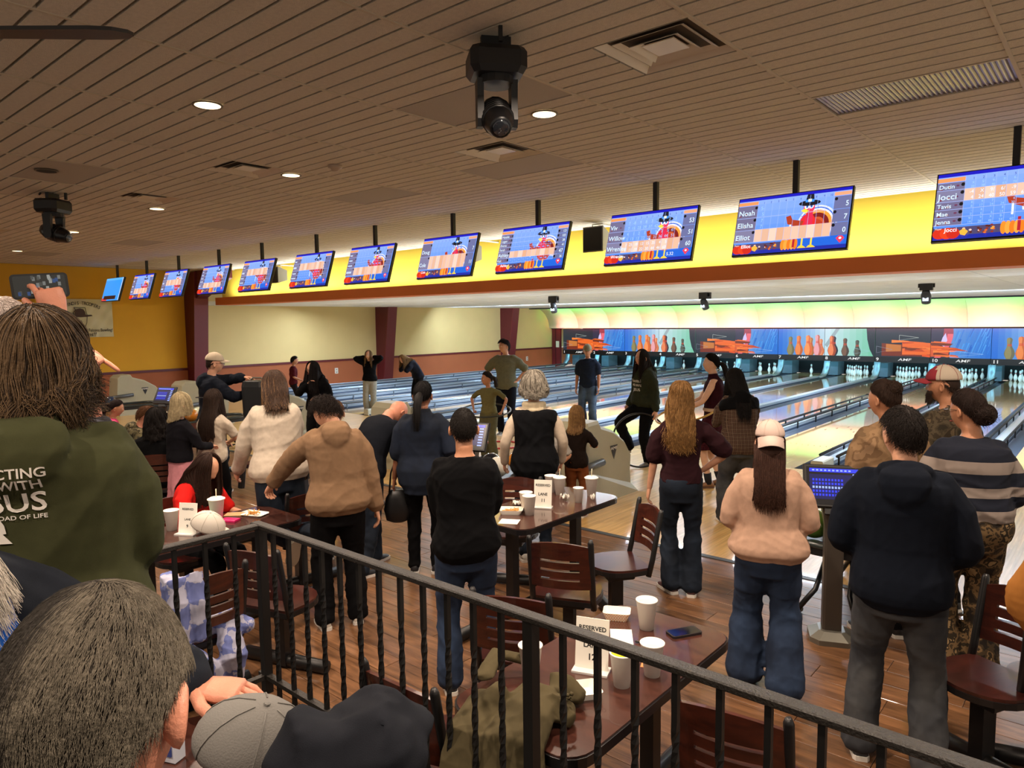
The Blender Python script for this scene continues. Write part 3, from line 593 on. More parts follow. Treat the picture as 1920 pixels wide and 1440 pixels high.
# wall speakers on the fascia
for x, y, z, l in ((-6.45, 9.6, 3.48, 'grey wall speaker with black grille left of the Viv score screen'), (-9.3, 9.65, 3.48, 'grey wall speaker half hidden right of the two-row score screen'), (-15.85, 9.6, 3.40, 'grey wall speaker beside the rafter end, seen between score screens')):
    t = empty('wall_speaker', (x, y, z), label=l, cat='speaker')
    a = MB(); a.add([(-.19, -.14, -.2), (.19, -.14, -.2), (.19, -.14, .2), (-.19, -.14, .2), (-.11, .16, -.12), (.11, .16, -.12), (.11, .16, .12), (-.11, .16, .12)], [(0, 1, 2, 3), (7, 6, 5, 4), (0, 4, 5, 1), (1, 5, 6, 2), (2, 6, 7, 3), (3, 7, 4, 0)]); a.build('cabinet', mat('speaker_grey', '#8d8c84', .5), t)
    a = MB(); a.box((0, -.148, 0), (.34, .012, .36), bev=.004); a.build('grille', M_blk, t); a = MB(); a.tube([(-.1, 0, .16), (-.1, 0, .25), (.1, 0, .25), (.1, 0, .16)], .012, 6); a.cyl((0, 0, .25), (0, 10.41-y, .25), .015, 6); a.build('bracket', M_white, t)
# moving head stage lights
def stage_light(x, y, z, rz, s, label, tilt=.9):
    t = empty('stage_light', (x, y, z), rz, label=label, cat='stage light')
    a = MB(); P = [(-.19, -.12), (-.19, .12), (-.14, .16), (.14, .16), (.19, .12), (.19, -.12), (.14, -.16), (-.14, -.16)]
    a.loft([np.array([(px_*k*s, py*k*s, q*s) for px_, py in P]) for k, q in ((.86, -.17), (1, -.13), (1, -.03), (.9, 0))]); a.build('base', M_blk, t)
    a = MB(); a.b2((-.012*s, -.2*s, 0), (.012*s, -.17*s, .1*s)); a.b2((-.1*s, -.02, 0), (.1*s, .02, .12*s)); a.tube([(.1*s, .1*s, .0), (.16*s, .14*s, .08*s), (.05*s, .16*s, .14*s), (-.1*s, .1*s, .06*s)], .012*s, 6); a.build('clamp', M_pole, t)
    a = MB()
    for q in (-1, 1): a.loft([np.array([(q*(.115)*s+dx*s, dy*w*s, zz*s) for dx, dy in ((-.022, -.05), (.022, -.05), (.022, .05), (-.022, .05))]) for zz, w in ((-.2, 1.2), (-.3, 1), (-.45, 1.1), (-.5, .7))])
    a.lathe([(.0, -.22), (.12, -.22), (.12, -.16), (0, -.16)], 14); a.V = [np.asarray(v)*np.array([1, 1, 1]) for v in a.V]; b_ = MB(); b_.lathe([(.0, -.22*s), (.12*s, -.22*s), (.12*s, -.16*s), (0, -.16*s)], 14)
    f = MB()
    for q in (-1, 1): f.loft([np.array([(q*(.115)*s+dx*s, dy*w*s, zz*s) for dx, dy in ((-.022, -.05), (.022, -.05), (.022, .05), (-.022, .05))]) for zz, w in ((-.19, 1.2), (-.3, 1), (-.45, 1.1), (-.5, .7))])
    f.add(b_.V, b_.F); f.build('yoke', M_blk, t)
    h = MB(); T2 = rotm(tilt, 0, 0); h.lathe([(.0, -.17*s), (.07*s, -.165*s), (.1*s, -.1*s), (.105*s, .0), (.1*s, .1*s), (.075*s, .19*s), (.07*s, .2*s), (0, .2*s)], 14, (0, 0, -.42*s), T2)
    for q in range(5): h.lathe([(.107*s, -.06*s+q*.03*s), (.112*s, -.05*s+q*.03*s), (.107*s, -.04*s+q*.03*s)], 14, (0, 0, -.42*s), T2)
    hd = h.build('lamp_head', mat('stage_black', '#141416', .35), t, True)
    g = MB(); g.lathe([(.062*s, .202*s), (.05*s, .21*s), (0, .212*s)], 14, (0, 0, -.42*s), T2); g.build('lens', mat('dark_lens', '#20242a', .1, spec=.9), hd, True)
    return t
stage_light(-2.70, 3.02, 3.68, .9, .82, 'large black moving-head stage light hanging from the ceiling at top centre', 2.2)
stage_light(-9.6, 2.9, 3.68, 2.2, .9, 'smaller-looking black moving-head stage light hanging on the left over far tables', 1.9)
for x, y, z, rz, l in ((-10.1, 13.2, 2.72, .3, 'black spotlight clipped under pale lane ceiling before the second maroon column'), (-7.0, 14.6, 2.74, -.2, 'black spotlight under the lane ceiling in front of the green cove, middle of three'), (-2.7, 14.4, 2.76, .1, 'black spotlight under the lane ceiling at right, in front of the green cove')):
    t = empty('lane_spotlight', (x, y, z), rz, label=l, cat='spotlight')
    a = MB(); a.b2((-.1, -.09, -.1), (.1, .09, .05)); a.b2((-.13, -.02, -.05), (-.1, .02, .02)); a.b2((.1, -.02, -.05), (.13, .02, .02)); a.build('housing', M_blk, t)
    a = MB(); a.lathe([(0, -.14), (.075, -.13), (.085, 0), (.06, .1), (0, .11)], 12, (0, -.02, -.2), rotm(.5, 0, 0)); h = a.build('lamp_head', mat('spot_grey', '#30343a', .35), t, True)
    a = MB(); a.box((0, -.08, -.26), (.09, .02, .06)); a.build('lens', em('#d8ecff', 1.6), h)
# ceiling fan, one blade in view
t = empty('ceiling_fan', (-3.18, .55, 3.2), label='dark ceiling fan, one long rounded blade reaching in at top left', cat='ceiling fan')
a = MB(); a.cyl((0, 0, .02), (0, 0, .56), .02); a.build('rod', M_pole, t); a = MB(); a.lathe([(0, -.08), (.1, -.06), (.13, .0), (.1, .06), (0, .08)], 16); a.build('motor', M_pole, t, True)
M_blade = mat('fan_blade_dark', '#241a14', .5)
for q in range(3):
    a = MB(); out = [(.14, -.035), (.2, -.06), (.65, -.075), (.72, -.06), (.755, -.02), (.755, .02), (.72, .06), (.65, .075), (.2, .06), (.14, .035)]
    a.prism(out, -.006, .006, rotm(0, 0, .75+q*PI*2/3) @ rotm(.15, 0, 0)); a.build('blade', M_blade, t)
# ---------------------------------------------------------------- tables and swivel chairs
M_top = wood('table_cherry', '#331a15', '#523026', .22, (3, 14, 14), .08, coat=.55); M_seat = wood('seat_cherry', '#2a120f', '#451e18', .28, (10, 2.5, 10), .1, coat=.4)
M_back = wood('back_cherry', '#2c130f', '#4e2216', .3, (2.5, 10, 12), .12, coat=.3); M_iron = mat('black_iron', '#131213', .4, spec=.5); M_edge = mat('black_edge', '#151416', .3)
def make_table(x, y, label, rz=0):
    t = empty('restaurant_table', (x, y, 0), rz, label=label, cat='table')
    a = MB(); a.prism(rrect(.62, 1.26, .11), .715, .752); a.build('edge_band', M_edge, t); a = MB(); a.prism(rrect(.605, 1.245, .105), .752, .758); a.build('table_top', M_top, t)
    for q in (-.4, .4): a = MB(); a.box((0, q, .37), (.07, .07, .68)); a.box((0, q, .70), (.4, .06, .03)); a.build('pedestal', M_iron, t)
    a = MB(); a.tube([(0, -1.0, .045), (0, 1.0, .045)], .042, 10); a.build('floor_beam', M_iron, t, True)
    return t
make_table(-1.59, 2.4, 'dark cherry table with the LANE 12 sign, cups and paper boat nearest the rail')
make_table(-3.37, 4.28, 'dark cherry table with the LANE 11 sign behind the man in black')
make_table(-4.86, 2.28, 'dark cherry table at left with a white cap and clear sign holder on it')
make_table(-6.66, 4.3, 'cherry table behind the tan hoodie, mostly hidden')
make_table(-10.05, 4.3, 'far cherry table with lidded cups where the pink jacket sits behind')
ch = empty('swivel_chair', (0, 0, 0), label='x', cat='chair', group='swivel chairs at the tables')
def slat(mb, z0, z1, x0=-.19, x1=.19, arch=0., n=10):
    R = []
    for q in range(n+1):
        x = x0+(x1-x0)*q/n; y = -.21-.035*(1-(x/.19)**2); zt = z1+arch*(1-(x/.19)**2)
        lean = lambda z: -(z-.5)*.14
        R.append(np.array([(x, y+lean(z0)-.009, z0), (x, y+lean(z0)+.009, z0), (x, y+lean(zt)+.009, zt), (x, y+lean(zt)-.009, zt)]))
    mb.loft(R)
a = MB()
for z0, z1, ar_ in ((.545, .60, 0), (.616, .66, 0), (.676, .72, 0), (.736, .82, .03)): slat(a, z0, z1, arch=ar_)
for x0, x1 in ((-.19, -.125), (.125, .19)): slat(a, .545, .80, x0, x1, n=3)
a.build('backrest', M_back, ch)
for q in (-1, 1): a = MB(); a.tube([(q*.195, -.17, .40), (q*.195, -.20, .52), (q*.195, -.262, .85), (q*.195, -.266, .87)], [.02, .02, .019, .012], 8); a.build('back_post', M_iron, ch, True)
so = [(.2*math.sin(q)*1.05, .02+.2*math.cos(q)*.9) for q in np.linspace(-1.5, 1.5, 13)]+[(.215, -.05), (.19, -.19), (-.19, -.19), (-.215, -.05)]
a = MB(); a.prism(so, .445, .462); a.build('seat', M_seat, ch); a = MB(); a.prism([(x*1.03, y*1.02) for x, y in so], .415, .446); a.box((0, 0, .385), (.24, .2, .06), bev=.01); a.build('seat_pan', M_iron, ch)
a = MB(); a.box((0, 0, .2), (.07, .09, .36)); a.build('pedestal', M_iron, ch); a = MB(); a.tube([(-.32, 0, .045), (.32, 0, .045)], .042, 10); a.build('floor_foot', M_iron, ch, True)
CH = [(-2.67, 3.64, .40, 'chair with slotted back seen from behind, near end of the LANE 11 table'), (-2.71, 4.26, 2.5, 'chair turned sideways with glossy seat between LANE 11 table and blonde woman'), (-3.80, 4.36, -2.7, 'chair on the far side of LANE 11 table, back half hidden by cups'),
      (-2.36, 2.80, .45, 'chair with reddish back just above the rail, left of the LANE 12 table'), (-2.05, 1.93, .05, 'chair behind the rail with shiny red seat, near the olive jacket'), (-1.02, 2.53, .16, 'chair behind the rail at the right of LANE 12 table'), (-.43, 3.96, 2.66, 'chair beside the navy hooded person, right edge of the picture'),
      (-4.0, 2.36, .33, 'dark chair just behind the corner of the rail'), (-3.98, 1.77, PI/2, 'dark chair draped with the blue plaid blanket'), (-7.4, 4.7, .3, 'dark chair beside the white-shirt girl, far side'), (-.15, 4.15, .3, 'second dark chair at right edge, behind the first'), (-7.9, 3.25, 1.0, 'dark chair under the curly-haired woman'), (-5.35, 2.35, -PI/2, 'chair under the girl in red shirt'), (-5.16, 3.22, 1.4, 'dark chair the off-white sweatshirt person kneels on')]
for i, (x, y, a_, l) in enumerate(CH):
    if i == 0: ch.location = (x, y, 0); ch.rotation_euler = (0, 0, a_); ch['label'] = 'cherry '+l
    else: dup(ch, (x, y, 0), a_, ('cherry ' if 'dark' not in l else '')+l)
# ---------------------------------------------------------------- rail
t = empty('handrail', (-2.95, 1.63, .5), label='black wrought-iron railing with twisted bars around the raised floor', cat='railing')
M_rail = mat('rail_iron', '#1d1915', .5, bump=.4, bscale=140); M_bar = mat('bar_iron', '#100e0d', .45, spec=.5)
a = MB(); a.box((1.9, 0, .79), (3.86, .045, .022), bev=.004); a.build('top_rail', M_rail, t)
a = MB(); a.box((.02, -1.13, .79), (.045, 2.22, .022), bev=.004); a.build('top_rail', M_rail, t)
a = MB(); a.box((1.9, 0, .08), (3.86, .03, .02)); a.build('bottom_rail', M_rail, t); a = MB(); a.box((.02, -1.13, .08), (.03, 2.22, .02)); a.build('bottom_rail', M_rail, t)
bb = MB(); R = []
for q in range(29):
    z = q/28*.78; tw = max(0, min(1, (z-.12)/.5))*2*PI*1.5; s_ = .0085
    R.append(np.array([(s_*1.41*math.cos(tw+PI/4+PI/2*i), s_*1.41*math.sin(tw+PI/4+PI/2*i), z) for i in range(4)]))
bb.loft(R); bar_me = bb.data('twisted_bar', M_bar)
pb = MB(); pb.box((0, 0, .39), (.038, .038, .78)); post_m = pb.data('post', M_bar)
for q in range(1, 31):
    if q in (13, 26): link('post', post_m, t, (q*.1235, 0, 0))
    else: link('twisted_bar', bar_me, t, (q*.1235, 0, 0))
link('post', post_m, t, (0.02, 0, 0))
for q in range(1, 16): link('twisted_bar', bar_me, t, (.02, -.13*q, 0))
# ---------------------------------------------------------------- ball returns, balls, kiosks
M_hood = mat('ball_return_beige', '#a9a58c', .45, var=.03); M_rack = mat('rack_black', '#15171a', .35)
HL = {0: 'beside the camouflage hoodie, far right pair', 1: 'with black triangle badge, child leaning on it', 2: 'with the bald man leaning on it', 3: 'left of the cap man, half hidden', 4: 'right behind the maroon column foot at left', 5: 'in front of the terracotta wall at left'}
RL = ['under kiosk beside camouflage hoodie', 'holding the teal and black balls', 'behind the bald person', 'holding the amber ball at left', 'farthest left']
def logo(mb, T, o): put_text(mb, 'AMF', 0, -.03, .055, 0, 1.4, 'c', .01, T, o)
for i in range(6):
    x = -1.52-3.46*i
    t = empty('ball_return', (x, 6.75, 0), label='beige ball return hood '+HL[i], cat='ball return')
    P = [(-.02, 0), (-.04, .45), (0, .92), (.08, .99), (.3, 1.0), (.34, .93), (.62, .84), (.88, .68), (1.02, .5), (1.0, .3), (1.02, .12), (1.12, 0)]
    a = MB(); n = len(P); Rs = []
    for xx, k in ((-.26, .96), (-.24, 1), (.24, 1), (.26, .96)): Rs.append(np.array([(xx+(.06 if z < .05 and xx > 0 else -.06 if z < .05 else 0), y, z*k) for y, z in P]))
    a.loft(Rs); a.build('hood', M_hood, t)
    Ts = np.array([[0, 0, 1], [1, 0, 0], [0, 1, 0.]])
    a = MB(); a.flat([(-.085, .08), (.085, .08), (0, -.1)], 0, Ts, (.264, .62, .58)); a.build('badge', M_blk, t)
    a = MB(); logo(a, Ts, (.267, .62, .635)); a.build('badge_lettering', M_white, t)
    a = MB(); a.tube([(.30, -.25, .46), (.30, .32, .50)], [.045, .045], 10); a.build('bumper_arm', mat('arm_grey', '#4a4e50', .4), t, True)
    if i < 5:
        r = empty('ball_rack', (x, 5.75, 0), label='black ball rack on bent legs, '+RL[i], cat='ball rack')
        a = MB(); a.prism(rrect(.62, 1.3, .28, 8), .52, .58); a.build('tray', M_rack, r)
        a = MB(); a.tube([(px_, py, .59) for px_, py in rrect(.60, 1.28, .27, 8)], .025, 8, close=True); a.build('rim', mat('rack_rim', '#2b3230', .25), r, True)
        for sx in (-1, 1):
            for sy in (-1, 1): a = MB(); a.tube([(sx*.08, sy*.2, .52), (sx*.12, sy*.45, .2), (sx*.22, sy*.6, .04), (sx*.22, sy*.45, .025)], .02, 8); a.build('leg', M_rack, r, True)
BC = [('#c9d2b8', .2), ('#10141c', .15), ('#c87a1e', .2), ('#123a52', .15), ('#e6e4d8', .2), ('#23364e', .2), ('#5a7a30', .2), ('#8a2430', .2)]
ball = MB()
nb = 18
pr = [(.108*math.sin(PI*q/nb), -.108*math.cos(PI*q/nb)) for q in range(nb+1)]; pr[0] = (0, -.108); pr[-1] = (0, .108)
def add_ball(x, y, z, ci, label, num=None, split=None, face=(.65, -.75, .25)):
    a = MB(); a.lathe(pr, 24)
    if split: a.I = [1 if (a.V[f[0]][0]*.8+a.V[f[0]][2]*.5) > .0 else 0 for f in a.F]
    t = a.build('bowling_ball', [mat('ball_%d' % ci, BC[ci][0], .12, var=.15, vscale=14, coat=.6), mat('ball_%d' % (split or ci), BC[split or ci][0], .12, coat=.6)], None, True, (x, y, z)); setp(t, label, 'bowling ball', 'bowling balls on the racks')
    if num:
        f = nrm(face); u = nrm(np.cross((0, 0, 1), f)); v = np.cross(f, u); T = np.array([u, v, f]).T; a = MB(); put_text(a, num, 0, -.03, .085, 0, .9, 'c', .014, T, f*.1095); a.tube([f*.104+(u*math.cos(q)+v*math.sin(q))*.055 for q in np.linspace(0, 2*PI, 20, endpoint=False)], .0045, 5, close=True); a.build('numeral', M_blk, t)
add_ball(-1.42, 5.38, .695, 0, 'pale green bowling ball numbered 12 beside the kiosk post', '12'); add_ball(-1.60, 5.62, .695, 5, 'navy and white bowling ball behind the numbered 12 ball', None, 4); add_ball(-1.38, 5.86, .695, 4, 'white bowling ball numbered 8 on rack behind kiosk', '8'); add_ball(-1.66, 5.30, .695, 6, 'green bowling ball seen under the beige hoodie elbow')
add_ball(-4.86, 5.38, .695, 3, 'teal and cream bowling ball in front on the middle rack', None, 4); add_ball(-5.06, 5.50, .695, 1, 'black bowling ball with white ring on the middle rack', '10'); add_ball(-4.9, 5.75, .695, 2, 'orange bowling ball on the middle rack'); add_ball(-5.16, 5.26, .695, 0, 'pale cream bowling ball at left of the middle rack')
add_ball(-11.8, 5.4, .695, 2, 'amber bowling ball behind the curly-haired woman'); add_ball(-12.05, 5.3, .695, 3, 'dark teal ball behind the ginger boy'); add_ball(-15.3, 5.4, .695, 5, 'navy bowling ball on far left rack'); add_ball(-11.95, 5.6, .695, 0, 'cream ball beside the amber ball')
M_kpost = mat('kiosk_bronze', '#4d463f', .4, metal=.35); M_kbase = mat('kiosk_base_metal', '#7c7a70', .3, metal=.6)
KL = ['scoring kiosk with blue touch screen on a bronze post between beige and navy hoodies', 'scoring kiosk screen just right of the man in black', None, 'scoring kiosk with blue keyboard screen behind the curly-haired woman', 'scoring kiosk screen at the far left beside the olive hoodie']
for i in range(5):
    if KL[i] is None: continue
    x = -1.43-3.46*i
    t = empty('scoring_kiosk', (x, 5.0 if i else 4.98, 0), .35 if i else .42, label=KL[i], cat='kiosk')
    a = MB(); a.loft([np.array([(px_*k, py*k, z) for px_, py in ((-.11, -.07), (-.07, -.11), (.07, -.11), (.11, -.07), (.11, .07), (.07, .11), (-.07, .11), (-.11, .07))]) for k, z in ((1.3, 0), (1.3, .035), (.75, .075))]); a.build('base', M_kbase, t)
    a = MB(); a.loft([np.array([(px_*k, py*k, z) for px_, py in ((-.06, -.04), (-.045, -.05), (.045, -.05), (.06, -.04), (.06, .05), (-.06, .05))]) for k, z in ((1, .06), (1, .78), (1.35, .93))]); a.build('post', M_kpost, t)
    Tk = rotm(math.radians(-28), 0, 0) @ np.array([[1, 0, 0], [0, 0, -1], [0, 1, 0.]]); c = np.array([0, -.02, 1.07])
    a = MB(); a.box(c-Tk@np.array([0, 0, .02]), (.40, .30, .04), Tk, .008); a.box(c+Tk@np.array([0, -.17, -.03]), (.14, .04, .03), Tk); cs = a.build('tablet', M_blk, t)
    mats_ = [em('#101a66', .7), em('#2a3ae0', 1.3), em('#9cb4ff', 1.2), em('#0a0c18', .5)]
    a = MB()
    def q_(u0, v0, u1, v1, m_, lay): a.m = m_; a.flat([(u0*.36, v0*.26), (u1*.36, v0*.26), (u1*.36, v1*.26), (u0*.36, v1*.26)], .002+lay*.0004, Tk, c)
    q_(-.5, -.5, .5, .5, 3, 0); q_(-.45, -.36, .45, .3, 0, 1); q_(-.45, .36, .45, .46, 1, 2)
    for r_ in range(5):
        for cc in range(10): q_(-.40+cc*.055, -.28+r_*.1, -.365+cc*.055, -.22+r_*.1, 1 if r_ != 2 else 2, 3)
    for r_ in range(7): q_(.3, -.38+r_*.11, .42, -.33+r_*.11, 2, 3)
    for cc in range(10): q_(-.4+cc*.07, .39, -.36+cc*.07, .43, 2, 3)
    a.build('display', mats_, cs)
# the dark console the cap man leans on
t = empty('console', (-8.48, 4.76, 0), .5, label='black rounded console on an angled arm under the cap man\'s hand', cat='console')
a = MB(); a.loft([np.array([(px_*k, py*k, z) for px_, py in rrect(.34, .26, .07, 3)]) for k, z in ((.85, .98), (1, 1.02), (1.05, 1.40), (.95, 1.47), (.8, 1.48))]); a.build('shell', M_blk, t)
a = MB(); a.tube([(.1, 0, 1.0), (.0, .0, .85), (-.22, .0, .66), (-.30, .0, .05)], .045, 8); a.build('arm', M_rack, t); a = MB(); a.tube([(-.1, 0, 1.48), (-.06, 0, 1.51), (.06, 0, 1.51), (.1, 0, 1.48)], .012, 6); a.build('handle', M_kbase, t)
# ---------------------------------------------------------------- things on the tables
M_cup = mat('foam_cup_white', '#e9e4da', .6); M_paper = mat('paper_white', '#f2eee2', .75); M_drink = mat('yellow_drink', '#d8cc20', .2); M_straw = mat('straw_cream', '#e8d8b8', .5); M_tea = mat('clear_drink', '#cfc8bc', .15)
def cup(x, y, label, z=.758, s=1., lid=False, drink=M_tea, fill=.8, group='white foam cups'):
    t = empty('foam_cup', (x, y, z), label=label, cat='cup', group=group)
    a = MB(); h = .125*s; a.lathe([(.0, .001), (.029*s, .0), (.043*s, h-.006), (.046*s, h-.004), (.046*s, h), (.041*s, h), (.0275*s, .006), (.0, .006)], 20); a.build('cup_wall', M_cup, t, True)
    if lid:
        a = MB(); a.lathe([(0, h+.012), (.035*s, h+.012), (.040*s, h+.004), (.0485*s, h+.003), (.0485*s, h-.004), (.047*s, h-.004)], 20); a.build('lid', M_paper, t, True)
        a = MB(); a.tube([(0, 0, h-.02), (.004, .0, h+.075)], .0035, 6); a.build('straw', M_straw, t, True)
    else:
        a = MB(); r_ = .0275+(.0135)*fill; a.lathe([(r_*s, h*fill), (0, h*fill+.0005)], 20); a.build('drink', drink, t)
    return t
def sign(x, y, z, rz, lines, label, clear=False):
    t = empty('table_sign', (x, y, z), rz, label=label, cat='sign')
    Ts = rotm(math.radians(-8), 0, 0) @ np.array([[1, 0, 0], [0, 0, -1], [0, 1, 0.]])
    a = MB(); a.box(Ts@np.array([0, .11, 0]), (.14, .21, .004), Ts); a.build('card', M_paper, t)
    a = MB(); a.box((0, 0, .004), (.15, .08, .008)); a.build('stand', mat('acrylic', '#d6d4d0', .1, spec=.8), t)
    a = MB()
    for s_, v, sz in lines: put_text(a, s_, 0, v, sz, .0035, 1.0, 'c', .02, Ts)
    a.build('lettering', M_blk, t)
def boat(x, y, z, rz, label, w=.15, d=.10, h=.035, check=False, food=0):
    t = empty('paper_food_boat', (x, y, z), rz, label=label, cat='food tray')
    a = MB(); k = 1.32
    o0 = rrect(w, d, .012, 2); o1 = [(px_*k, py*k) for px_, py in o0]; n = len(o0)
    R0, R1, R2, R3 = [np.array([(px_, py, zz) for px_, py in o]) for o, zz in ((o0, 0.), (o1, h), ([(p*.985, q*.985) for p, q in o1], h), ([(p*.96, q*.96) for p, q in o0], .003))]
    a.add(np.concatenate([R0, R1, R2, R3]), [tuple(range(n-1, -1, -1))]+[(j*n+i, j*n+(i+1) % n, (j+1)*n+(i+1) % n, (j+1)*n+i) for j in range(3) for i in range(n)]+[tuple(3*n+i for i in range(n))])
    M_ck = pattern('checked_paper', lambda N, L, c: (lambda k_: (setattr(k_, 'name', 'ck'), L.new(c, k_.inputs['Vector']), k_.inputs['Scale'].__setattr__('default_value', 160), k_.inputs['Color1'].__setattr__('default_value', hexc('#d89a68')), k_.inputs['Color2'].__setattr__('default_value', hexc('#f0e4d0')), k_.outputs['Color'])[-1])(N.new('ShaderNodeTexChecker')), .7)
    a.I = [1 if 1 <= i <= n and check else 0 for i in range(len(a.F))]; a.build('boat', [M_paper, M_ck], t)
    if food:
        a = MB(); r_ = random.Random(food)
        for q in range(14):
            th = r_.uniform(0, PI); p = np.array([r_.uniform(-.04, .04), r_.uniform(-.025, .025), .01+r_.uniform(0, .02)]); d_ = np.array([math.cos(th), math.sin(th), r_.uniform(-.2, .3)])*.03; a.tube([p-d_, p+d_], .004, 4)
        f = a.build('fries', mat('fries_gold', '#c88a3a', .6, var=.2, vscale=40), t); f['kind'] = 'stuff'
def sheet(name, x, y, z, rz, w, d, m_, label, cat, h=.003, crumple=0.):
    a = MB()
    if crumple:
        n = 7; r_ = random.Random(int(x*100)); V = [((i/n-.5)*w*(1-.3*crumple), (j/n-.5)*d*(1-.3*crumple), h+crumple*.05*r_.random()) for j in range(n+1) for i in range(n+1)]
        a.add(V, [(j*(n+1)+i, j*(n+1)+i+1, (j+1)*(n+1)+i+1, (j+1)*(n+1)+i) for j in range(n) for i in range(n)])
    else: a.box((0, 0, h/2), (w, d, h), bev=min(.002, h/4))
    o = a.build(name, m_, None, False, (x, y, z), (0, 0, rz)); return setp(o, label, cat)
TZ = .758
# table of lane twelve
cup(-1.63, 2.83, 'tall white foam cup beside the checked food tray, far end of LANE 12 table', s=1.12, fill=.88)
cup(-1.39, 2.46, 'white foam cup on an orange slip, behind the top rail', s=1.1)
cup(-1.44, 2.31, 'white foam cup holding yellow drink', s=1.1, drink=M_drink, fill=.93)
cup(-1.76, 2.13, 'white foam cup standing alone at left edge of LANE 12 table', s=1.1, fill=.6)
sign(-1.60, 2.33, TZ, .35, [('RESERVED', .165, .026), ('LANE', .095, .03), ('12', .045, .036)], 'white card sign reading RESERVED LANE 12 in a clear stand')
boat(-1.80, 2.84, TZ, .5, 'small empty food tray with orange checked sides', .1, .075, .04, True)
boat(-1.53, 2.14, TZ, .9, 'white empty paper boat with a red crumb beside yellow drink', .13, .09, .03)
sheet('napkin', -1.66, 2.66, TZ, .6, .10, .2, M_paper, 'flat white napkin behind the LANE 12 sign', 'napkin', .002)
sheet('order_slip', -1.45, 2.55, TZ, .4, .07, .11, mat('orange_slip', '#d88a50', .7), 'orange paper slip under a cup on LANE 12 table', 'paper', .001)
t = empty('smartphone', (-1.47, 2.89, TZ), 1.05, label='black smartphone lying face up at far corner of LANE 12 table', cat='phone')
a = MB(); a.prism(rrect(.155, .078, .014), 0, .011); a.build('phone_case', mat('phone_case', '#1c1416', .5), t); a = MB(); a.prism(rrect(.143, .068, .01), .011, .0118); a.build('glass', mat('phone_glass', '#06070a', .06, spec=.8), t)
t = empty('pen', (-1.53, 2.68, TZ+.006), .2, label='black pen lying beside the napkin on LANE 12 table', cat='pen'); a = MB(); a.tube([(-.065, 0, 0), (.05, 0, 0), (.065, 0, 0)], [.004, .004, .001], 6); a.build('barrel', M_blk, t, True); a = MB(); a.box((-.04, 0, .005), (.03, .003, .002)); a.build('clip', M_kbase, t)
# table of lane eleven
cup(-3.31, 4.01, 'white foam cup left of LANE 11 sign, second cup tucked behind it', s=1.15); cup(-3.40, 4.08, 'white foam cup directly behind another cup left of LANE 11 sign', s=1.15)
cup(-3.50, 4.64, 'lidded foam cup with straw right of the LANE 11 sign', s=1.15, lid=True); cup(-3.61, 4.66, 'open foam cup half hidden behind the lidded cup', s=1.15)
cup(-3.23, 4.53, 'short open foam cup near crumpled napkins on LANE 11 table', s=.95); cup(-3.27, 4.77, 'lidded foam cup with straw at far right end of the LANE 11 table', s=1.2, lid=True)
sign(-3.35, 4.22, TZ, .45, [('RESERVED', .165, .026), ('LANE', .095, .03), ('11', .045, .036)], 'white card sign for lane eleven among cups on the middle table')
boat(-3.44, 3.95, TZ, .6, 'paper boat of fries beside the man in black', .14, .1, .035, False, 3); sheet('napkin', -3.30, 3.77, TZ, .5, .14, .12, M_paper, 'flat white napkin at the near end of LANE 11 table', 'napkin', .002)
sheet('napkin', -3.36, 4.52, TZ, .3, .09, .08, M_paper, 'crumpled white napkin between cups on LANE 11 table', 'napkin', .006, 1.); sheet('napkin', -3.17, 4.64, TZ, .3, .05, .05, M_paper, 'small crumpled napkin beside short cup', 'napkin', .006, 1.); sheet('napkin', -3.55, 4.15, TZ, .3, .08, .06, M_paper, 'crumpled napkin behind fries boat', 'napkin', .006, .8)
# table at left
cup(-5.04, 2.13, 'white foam cup at the left end of the left table', s=1.15, fill=.7); cup(-5.02, 2.45, 'lidded foam cup with straw in front of the girl in red', s=1.3, lid=True)
sign(-4.85, 2.15, TZ, .5, [('RESERVED', .165, .02), ('LANE', .095, .02), ('9', .045, .03)], 'narrow clear table sign beside the left foam cup')
boat(-4.93, 2.70, TZ, .4, 'flattened paper with fries under the tan hoodie hand', .14, .09, .012, False, 5); sheet('napkin', -5.0, 2.72, TZ, .3, .2, .14, M_paper, 'white paper sheet beneath the fries', 'paper', .002); sheet('paper_bag', -5.06, 2.62, TZ, .8, .16, .1, mat('kraft_paper', '#b89468', .8), 'brown paper bag flat on left table', 'bag', .006)
sheet('wallet', -4.93, 2.50, TZ, .5, .13, .075, mat('hot_pink', '#d8206c', .4), 'hot pink wallet case beside the lidded cup', 'wallet', .016); sheet('notebook', -5.06, 2.36, TZ, .5, .16, .2, mat('mint_sheet', '#b8d4c0', .7), 'pale green sheet before the girl in red', 'paper', .004)
t = empty('sunglasses', (-4.9, 2.27, TZ+.02), .4, label='reddish-brown sunglasses on left table near the clear sign', cat='glasses'); a = MB()
for q in (-1, 1): a.tube([(q*.034+.026*math.cos(w), .0, .02*math.sin(w)) for w in np.linspace(0, 2*PI, 12, endpoint=False)], .003, 5, close=True)
a.build('frame', mat('amber_frame', '#8a4a34', .3), t, True); a = MB()
for q in (-1, 1): a.tube([(q*.062, 0, .005), (q*.065, .1, .0), (q*.06, .13, -.015)], .0025, 5)
a.build('temple', mat('amber_frame', '#8a4a34', .3), t, True)
